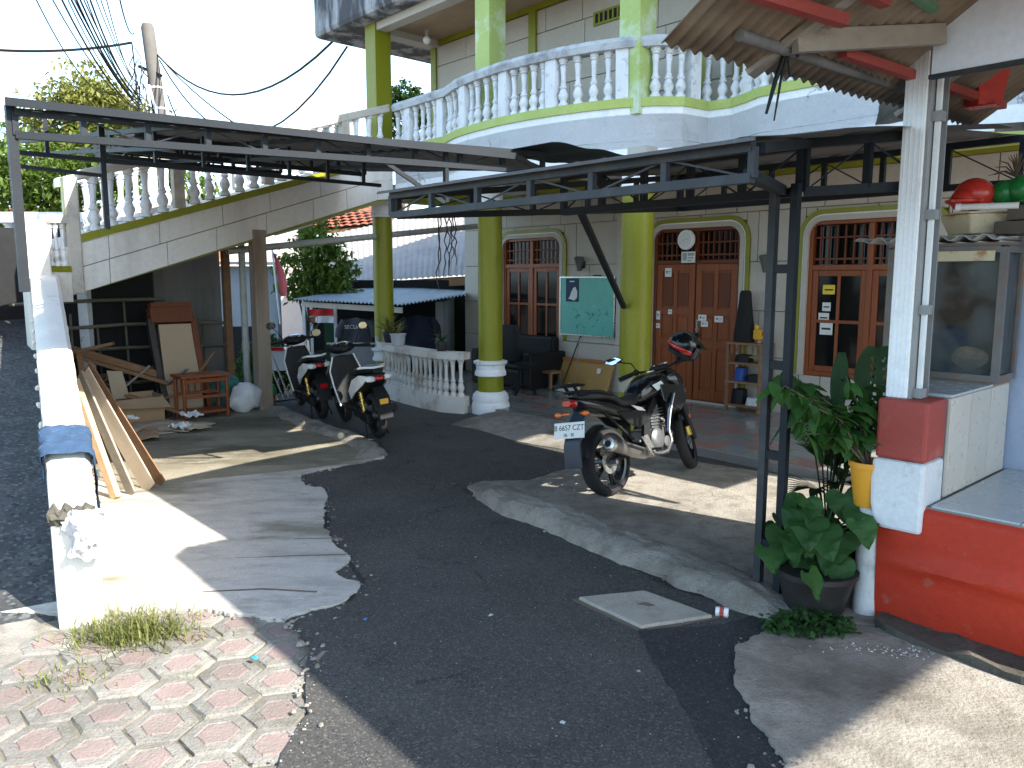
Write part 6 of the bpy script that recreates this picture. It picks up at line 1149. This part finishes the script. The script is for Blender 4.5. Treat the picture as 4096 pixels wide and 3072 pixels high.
for q in ((-4.05, 15.4, 1.38),(-3.33, 14.9, 1.4),(-4.21, 16.6, 1.33),(-2.43, 14.3, 1.41)): SD.part('post',MB().beam((q[0],q[1],-.9),(q[0],q[1],q[2]+.02),.055,.055),m_sack)
SD.part('back_wall',MB().box((-4.6,17.9,-.9),(.8,18.0,1.9)),m_dk); SD.part('side_wall',MB().box((-1.45,15.0,-.9),(-1.3,17.9,1.5)),A('grey_lane_wall',(.20,.21,.22),.85,.2)); SD.part('green_screen',MB().box((-3.95,16.6,-.9),(-3.1,16.63,1.0)),A('green_tarp',(.015,.05,.02),.8,.4))
FL=Thing('bunting_flag','red over white flag cloth hanging under the shed roof','flag',(-3.5,14.7,1.1),'W')
a,b,c,e=[Vector(p) for p in ((-3.79, 14.8, 1.36),(-3.34, 14.8, 1.38),(-3.34, 14.8, 1.11),(-3.79, 14.8, 1.12))]
for k,(t0,t1,m) in enumerate(((0,.5,A('flag_red',(.42,.02,.02),.8,.1)),(.5,1,A('flag_white',(.62,.64,.68),.8,.05)))):
    FL.part(('red_half','white_half')[k],MB().grid(lambda s,t:tuple(a.lerp(b,s).lerp(e.lerp(c,s),t0+(t1-t0)*t)+Vector((0,.03*math.sin(s*9+t),0))),12,4),m,smooth=60)
PO=Thing('pole_flag','faded red and white flag drooping on a pole beside the stair post','flag',(-4.6,15.6,0),'W')
PO.part('flag_pole',MB().tube([(-4.58, 15.6, 1.04),(-4.68, 15.6, 2.49)],.02,8),m_sack); PO.part('flag_cloth',MB().grid(lambda s,t:tuple(Vector((-4.66, 15.6, 2.44)).lerp(Vector((-4.55, 15.6, 1.59)),t)+Vector(((.02+.16*math.sin(t*2.5))*s,.04*math.sin(s*5),0))),6,10),A('faded_flag',(.45,.10,.10),.8,.3,3),smooth=60)
# hanging work shirts
def shirt(c,w,h,m,lab,txt=None):
    t=Thing('hanging_shirt',lab,'shirt',(c[0],c[1],c[2]-h),'W',group='clothes hanging in the shed')
    t.part('shirt_body',MB().grid(lambda s,q:(c[0]+w*(s-.5)*(1.0+.15*q),c[1]+.05*math.sin(s*7+q*2),c[2]-h*q-.10*abs(s-.5)*(1-q)),10,8),m,smooth=60)
    for s in (-1,1): t.part('sleeve',MB().tube([(c[0]+s*w*.45,c[1],c[2]-.06),(c[0]+s*w*.62,c[1]-.02,c[2]-.22),(c[0]+s*w*.66,c[1]-.02,c[2]-.36)],[.06,.075,.07],8),m,smooth=60)
    if txt:
        me=text_mesh(txt,.095,m_sack,.001); o=link('shirt_lettering',me,t.o); o.location=(0,-.075,h-.17); o.rotation_euler=(R(90),0,0)
shirt((-2.81, 14.3, 1.24),.50,.85,A('grey_shirt',(.05,.055,.07),.9,.3),'dark grey shirt with block lettering hanging in the shed','SECURITY'); shirt((-2.69, 15.0, 1.17),.4,.9,A('black_shirt',(.012,.012,.02),.9,.3),'black shirt hanging behind the lettered shirt'); shirt((-1.77, 15.0, 1.25),.55,.9,A('navy_shirt',(.012,.016,.035),.9,.3),'navy clothes hanging at the right of the shed')
GT=Thing('lane_gate','low grey panel gate behind the white-panelled scooter','gate',(-2.6,12.9,0),'W')
GT.part('gate_panel',MB().box((-3.05,13.2,-.1),(-2.30,13.23,.80)),A('gate_grey',(.20,.22,.24),.6,.2),bevel=.004); GT.part('gate_post',MB().tube([(-2.25,13.2,-.3),(-2.25,13.2,.98)],.04,10),m_pvc); GT.part('gate_post',MB().beam((-2.12,13.0,-.3),(-2.12,13.0,1.12),.05,.03),m_pvc); GT.part('gate_rail',MB().tube([(-3.1,13.15,.86),(-2.25,13.15,.86)],.016,6),m_pvc)
CT=Thing('food_cart','small cart with shiny rails behind the stair post','cart',(-4.2,13.6,-.2),'W')
CT.part('cart_box',MB().box((-4.35,13.6,.35),(-3.75,14.1,.72)),A('cart_panel',(.45,.48,.52),.35,.2),bevel=.01); CT.part('cart_red',MB().box((-4.45,13.58,.70),(-3.95,13.62,.76)),m_redl)
for k in range(3): CT.part('cart_rail',MB().tube([(-4.3+k*.1,13.3,.75),(-3.85+k*.1,12.9,-.1)],.014,6),m_chr)
# pipes and roots
single('pipe_beam',MB().tube([tuple(MH@Vector((-2.8,-2.6,2.33))),tuple(MH@Vector((-2.8,2.2,2.90)))],.05,12),m_pvc,'long grey pipe running from the stair post to the house wall','pipe',smooth=60)
single('white_tube',MB().tube([(-3.5, 11.8, 2.58),(-3.01, 12.1, 2.75)],.022,10),m_paper,'white tube fixed under the staircase soffit','tube',smooth=60)
for pts,lab in zip([[(-1.22, 13.2, 2.93), (-1.21, 13.2, 2.78), (-1.21, 13.2, 2.63), (-1.2, 13.2, 2.49), (-1.22, 13.2, 2.34), (-1.21, 13.2, 2.19), (-1.26, 13.2, 2.04), (-1.24, 13.2, 1.89), (-1.21, 13.2, 1.74)], [(-1.17, 13.2, 2.93), (-1.16, 13.2, 2.82), (-1.21, 13.2, 2.71), (-1.19, 13.2, 2.59), (-1.2, 13.2, 2.48), (-1.18, 13.2, 2.37), (-1.18, 13.2, 2.25), (-1.22, 13.2, 2.14), (-1.21, 13.2, 2.03)], [(-1.11, 13.2, 2.93), (-1.07, 13.2, 2.81), (-1.08, 13.2, 2.68), (-1.12, 13.2, 2.56), (-1.08, 13.2, 2.44), (-1.12, 13.2, 2.31), (-1.1, 13.2, 2.19), (-1.13, 13.2, 2.06), (-1.14, 13.2, 1.94)], [(-1.03, 13.2, 2.93), (-1.07, 13.2, 2.83), (-1.07, 13.2, 2.72), (-1.02, 13.2, 2.62), (-1.03, 13.2, 2.52), (-1.07, 13.2, 2.41), (-1.03, 13.2, 2.31), (-1.05, 13.2, 2.21), (-1.05, 13.2, 2.1)], [(-1.04, 13.2, 2.93), (-0.99, 13.2, 2.81), (-1.01, 13.2, 2.69), (-0.99, 13.2, 2.56), (-1.0, 13.2, 2.44), (-1.04, 13.2, 2.32), (-1.03, 13.2, 2.2), (-1.05, 13.2, 2.07), (-1.05, 13.2, 1.95)], [(-0.95, 13.2, 2.93), (-0.93, 13.2, 2.83), (-0.92, 13.2, 2.73), (-0.95, 13.2, 2.63), (-0.91, 13.2, 2.54), (-0.94, 13.2, 2.44), (-0.94, 13.2, 2.34), (-0.91, 13.2, 2.24), (-0.93, 13.2, 2.14)], [(-0.98, 13.2, 2.93), (-0.97, 13.2, 2.85), (-0.96, 13.2, 2.76), (-1.0, 13.2, 2.68), (-0.95, 13.2, 2.59), (-1.01, 13.2, 2.51), (-0.96, 13.2, 2.42), (-0.96, 13.2, 2.34), (-1.01, 13.2, 2.25)]],['longest dangling root left of the house corner', 'second dangling root beside the longest one', 'third dangling root from the left', 'fourth dangling root from the left', 'fifth dangling root from the left', 'rightmost dangling root by the house corner', 'short dangling root near the house corner']): single('hanging_root',MB().tube(pts,[.012,.010,.014,.009,.012,.009,.011,.008,.005],5),m_bark,lab,'root',group='roots dangling between the columns',smooth=60)

# corrugated and tiled roofs of the houses beyond
NB=Thing('asbestos_roof_house','neighbour house with a pale corrugated roof beyond the shed','house',(-2.5,22,-.9),'W')
A0,A1,A2,A3=[Vector(p) for p in ((-4.11, 19, 1.82),(-0.67, 17.5, 2.03),(-0.63, 24, 4.27),(-5.58, 25, 3.31))]
NB.part('corrugated_roof',MB().grid(lambda s,t:tuple(A0.lerp(A1,s).lerp(A3.lerp(A2,s),t)+Vector((0,0,.014*math.sin(s*2*PI*26)))),210,4),A('pale_asbestos',(.40,.37,.34),.85,.2,2,.2,40,stain=(.22,.20,.19),st_amt=.5),smooth=60)
NB.part('eave_board',MB().beam(A0+Vector((0,.1,-.12)),A1+Vector((0,.1,-.12)),.05,.20),m_owood); NB.part('house_wall',MB().box((-4.2,19.6,-1),(1.2,24,1.6)),A('lane_house_wall',(.40,.38,.36),.85,.15))
NB2=Thing('tiled_roof_house','neighbour house with a terracotta tiled roof seen under the staircase','house',(-6.5,26,-.9),'W')
NB2.part('house_wall',MB().box((-11.5,26.3,-1),(-1.0,30,3.3)),A('white_house_wall',(.66,.62,.58),.85,.12)); B0,B1,B2,B3=[Vector(p) for p in ((-6.77, 26, 3.41),(-3.76, 25, 3.58),(-4.1, 29, 4.59),(-8.03, 30, 4.85))]
NB2.part('roof_deck',MB().loft([[B0+Vector((0,0,-.1)),B1+Vector((0,0,-.1)),B2+Vector((0,0,-.1)),B3+Vector((0,0,-.1))],[B0,B1,B2,B3]]),m_owood)
tl=mesh('roof_tile',MB().grid(lambda s,t:(.30*(s-.5),.36*t,.045*math.sin(PI*s)+.05*(1-t)),4,1),m_trd)
ex=(B1-B0).normalized(); ey=(B3-B0).normalized(); ez=ex.cross(ey).normalized(); ML=Matrix((ex,ey,ez)).transposed().to_4x4()
for i in range(int((B1-B0).length/.30)+1):
    for j in range(9):
        o=link('roof_tile',tl,NB2.o); p=B0+ex*(.30*i+.1)+ey*(.34*j)+ez*.03; o.matrix_local=Matrix.Translation(p-NB2.base)@ML
NB3=Thing('grey_lane_house','grey house wall beyond the stair post','house',(-7,18,-.9),'W')
NB3.part('house_wall',MB().box((-9.5,17.2,-1),(-5.1,17.5,2.2)),A('bluegrey_wall',(.30,.33,.36),.85,.15)); NB3.part('roof_edge',MB().beam((-9.6,17.0,2.3),(-4.9,17.0,2.25),.3,.06),m_zinc); NB3.part('wall_opening',MB().box((-6.4,17.17,-.9),(-5.4,17.21,.9)),m_dk)
LH=Thing('terracotta_cottage','distant orange-roofed cottage at the far left','house',(-17,24,0),'W'); LH.part('house_wall',MB().box((-21,25,-1),(-9.3,28,2.6)),A('orange_wall',(.42,.22,.13),.85,.15)); LH.part('roof',MB().add([(-21.5,24.4,2.5),(-9,24.4,2.5),(-9,27,4.3),(-21.5,27,4.3),(-21.5,24.4,2.4),(-9,24.4,2.4),(-9,27,4.2),(-21.5,27,4.2)],[(0,1,2,3),(4,7,6,5),(0,4,5,1),(1,5,6,2),(2,6,7,3),(3,7,4,0)]),m_trd)
# ---------------------------------------------------------------- trees
def tree(name,label,base,h,blobs,m,n,L,w,seed,trunk_r=.12):
    random.seed(seed); T=Thing(name,label,'tree',base,'W'); B=Vector(base)
    tk=MB().tube([B,B+Vector((.1,.05,h*.4)),B+Vector((.0,.1,h))],[trunk_r,trunk_r*.8,trunk_r*.4],8)
    for (c,r) in blobs: tk.tube([B+Vector((.02,.06,h*.55)),Vector(c)-Vector((0,0,r*.2)),Vector(c)+Vector((r*.3,0,r*.3))],[trunk_r*.4,trunk_r*.22,.015],6)
    T.part('trunk',tk,m_bark,smooth=60)
    mb=MB(); tot=sum(r**2 for c,r in blobs)
    for (c,r) in blobs:
        k=int(n*r*r/tot); cl=[Vector(c)+Vector((random.gauss(0,1),random.gauss(0,1),random.gauss(0,.8))).normalized()*r*random.uniform(.45,1.0) for _ in range(max(8,k//22))]
        for i in range(k):
            q=random.choice(cl)+Vector((random.gauss(0,1),random.gauss(0,1),random.gauss(0,.8)))*r*.16; lf=leafshape(L*random.uniform(.7,1.3),w,.2,.3,2)
            lf.xf(Matrix.Translation(q)@Matrix.Rotation(random.uniform(0,2*PI),4,'Z')@Matrix.Rotation(R(random.uniform(-30,70)),4,'Y')@Matrix.Rotation(random.uniform(-.6,.6),4,'X')); mb.add(lf.v,lf.f)
    T.part('crown',mb,m,kind='stuff'); return T
tree('yellowish_tree','broad yellowish-green tree beyond the left canopy',(-12.6,24,-.5),4.5,[(((-12.37, 24, 6.9)),1.25),(((-13.17, 24, 6.21)),1.3),(((-11.61, 24, 6.14)),1.4)],l_treey,8500,.18,.05,51,.22)
tree('green_tree','lower green tree behind the staircase railing',(-13.6,22,-.5),3.5,[(((-13.15, 22, 4.94)),1.3),(((-11.79, 22, 4.63)),1.3),(((-10.27, 22, 4.69)),1.3),(((-13.84, 22, 4.2)),1.2),(((-9.16, 22, 4.33)),1.0),(((-12.47, 22, 3.96)),1.0)],l_tree,10000,.17,.05,52,.2)
tree('lane_tree','bright green small tree between stair post and shed',(-4.4,16.9,-.7),2.4,[(((-4.07, 16.9, 2.68)),.50),(((-4.45, 16.8, 2.19)),.48),(((-3.79, 16.9, 2.19)),.50),(((-4.53, 16.7, 1.8)),.42),(((-4.07, 16.8, 1.85)),.42),(((-3.51, 16.7, 1.95)),.34),(((-4.33, 17, 2.88)),.36)],l_tree,3800,.13,.036,53,.07)
tree('dark_tree','dark tree top showing behind the balcony rail',(-4.5,32,-1),8,[(((-4.45, 32, 8.85)),.75),(((-3.82, 32, 8.73)),.6),(((-3.19, 32, 8.24)),.8),(((-4.28, 32, 8.15)),.8)],l_dark,2600,.2,.06,54,.16)
tree('garden_bush','dense shrub at the back of the stair opening',(-5.4,15.2,-.6),.9,[((-5.0,15.2,.25),.45),((-4.5,15.3,.1),.4),((-4.75,15.6,.6),.35)],l_weed,1500,.12,.035,55,.05)
# ---------------------------------------------------------------- utility pole, cables, tower
UP=Thing('utility_pole','leaning concrete utility pole with cable bundles','utility pole',(-9.35,22,-1),'W')
pt,pb=Vector((-9.68, 22, 8.62)),Vector((-9.43, 22, 5.67)); dr_=(pb-pt).normalized(); pbm=pb+dr_*8
UP.part('pole_shaft',MB().tube([pbm,pt+dr_*.1,pt],[.22,.165,.13],14),A('pole_concrete',(.11,.10,.09),.9,.25,4,.3,40),smooth=50)
for k in (.9,1.2,1.6): q=pt+dr_*k*1.8; UP.part('steel_band',MB().tube([q,q+dr_*.05],.185,14),m_sack if k<1.5 else m_blk,smooth=50)
UP.part('service_conduit',MB().tube([pt+dr_*1.6+Vector((-.1,-.2,0)),pt+dr_*2.6+Vector((.05,-.2,0)),pt+dr_*5+Vector((.08,-.2,0))],.035,6),m_sack); UP.part('bracket',MB().beam(pt+dr_*1.2+Vector((-.35,-.1,.1)),pt+dr_*1.25+Vector((.25,-.1,-.1)),.06,.08),m_blk)
random.seed(61); cg=MB()
for i in range(16):
    y=random.uniform(.6,4.6); q=pt+dr_*y+Vector((-.30+random.uniform(-.12,.15),-.2,0)); pp=[q]
    for k in range(5): pp.append(pp[-1]+Vector((random.uniform(-.16,.16),random.uniform(-.03,.03),-random.uniform(.1,.45))))
    cg.tube(pp,.016,4)
UP.part('cable_tangle',cg,m_blk,kind='stuff')
def cable(a,b,sag,r,lab,grp='overhead cables'):
    a=Vector(a);b=Vector(b); single('overhead_cable',MB().tube([a.lerp(b,i/14)-Vector((0,0,sag*4*(i/14)*(1-i/14))) for i in range(15)],r,5),m_blk,lab,'cable',group=grp,smooth=60)
cable(((-10.11, 22, 8.15)),((-12.85, 20, 7.44)),.12,.035,'thick cable running level to the left from the pole')
cable(((-9.45, 22, 7.84)),((-3.35, 15.5, 6.35)),1.0,.024,'upper cable sagging from the pole to the roof slab')
cable(((-9.4, 22, 7.7)),((-3.09, 15.5, 6.25)),1.75,.020,'lower cable sagging from the pole to the roof slab')
cable(((-9.22, 22, 7.58)),((-6.09, 18, 5.31)),.08,.018,'cable dropping right from the pole behind the canopy')
cable(((-10.02, 21.8, 8.06)),((-9.58, 21, 6.25)),-.1,.02,'short cable hanging down the left of the pole'); cable(((-9.24, 22, 6.81)),((-8.58, 21, 5.96)),.05,.02,'short cable dropping right of the pole foot')
random.seed(63)
ys=[(78,300),(110,300),(128,302),(140,304),(148,305),(156,306),(163,307),(170,308),(177,309),(185,310),(192,311),(205,312),(220,313),(235,300)]
for k,(a,b,r,s) in enumerate([((-10.84, 21.8, 6.77), (-9.23, 16, 7.45), 0.014, 0.35742431871950797), ((-10.13, 21.8, 6.45), (-8.93, 16, 7.45), 0.014, 0.2794843082918277), ((-9.92, 21.8, 6.35), (-8.74, 16, 7.45), 0.02, 0.3690021064378189), ((-9.91, 21.8, 6.38), (-8.62, 16, 7.45), 0.012, 0.36195983554876443), ((-9.9, 21.8, 6.42), (-8.56, 16, 7.45), 0.02, 0.24077390501480267), ((-9.89, 21.8, 6.47), (-8.5, 16, 7.45), 0.014, 0.2171104363983548), ((-9.89, 21.8, 6.52), (-8.45, 16, 7.45), 0.02, 0.33934085997016356), ((-9.87, 21.8, 6.57), (-8.38, 16, 7.45), 0.02, 0.2889971019601363), ((-9.86, 21.8, 6.64), (-8.31, 16, 7.45), 0.014, 0.23117270188183506), ((-9.85, 21.8, 6.71), (-8.24, 16, 7.45), 0.014, 0.45381585750015385), ((-9.85, 21.8, 6.76), (-8.17, 16, 7.45), 0.02, 0.4094381496705216), ((-9.86, 21.8, 6.83), (-8.06, 16, 7.45), 0.012, 0.2057899789167984), ((-9.88, 21.8, 6.95), (-7.96, 16, 7.45), 0.012, 0.2554436808304993), ((-9.92, 21.8, 7.11), (-7.83, 16, 7.45), 0.012, 0.4382496789316426), ((-9.94, 21.8, 8.35), (-7.57, 16, 7.45), 0.017, 0.31546218103291335)]): cable(a,b,s,r,('thin overhead wire in the bundle fanning up left from the pole' if 1<k<14 else ('leftmost overhead wire of the bundle' if k==0 else 'second overhead wire from the left of the bundle') if k<2 else 'overhead wire nearest the pole top'),'overhead wires')

TW=Thing('lattice_tower','distant lattice antenna tower behind the canopy','tower',(-14.5,60,-1),'W')
tx,ty,tz=(-14.1, 60, 14.98)
for s in (-1,1):
    TW.part('tower_leg',MB().beam((tx+s*.55,ty,tz-3.2),(tx+s*.30,ty,tz-1.2),.09,.09),m_sack); TW.part('tower_leg',MB().beam((tx+s*.30,ty,tz-1.2),(tx,ty,tz),.07,.07),m_sack); TW.part('tower_leg',MB().beam((tx+s*.55,ty,tz-3.2),(tx+s*1.2,ty,-1),.1,.1),m_sack)
for k in range(6):
    z=tz-3.2+k*.45; w_=.55-.06*k; TW.part('tower_brace',MB().beam((tx-w_,ty,z),(tx+w_-.05,ty,z+.42),.05,.05),m_sack); TW.part('tower_brace',MB().beam((tx+w_,ty,z),(tx-w_+.05,ty,z+.42),.05,.05),m_sack)
TW.part('dish',MB().sphere((tx+.35,ty-.2,tz-2.6),.35,10,7,0,(1,.4,1)),m_white,smooth=True)
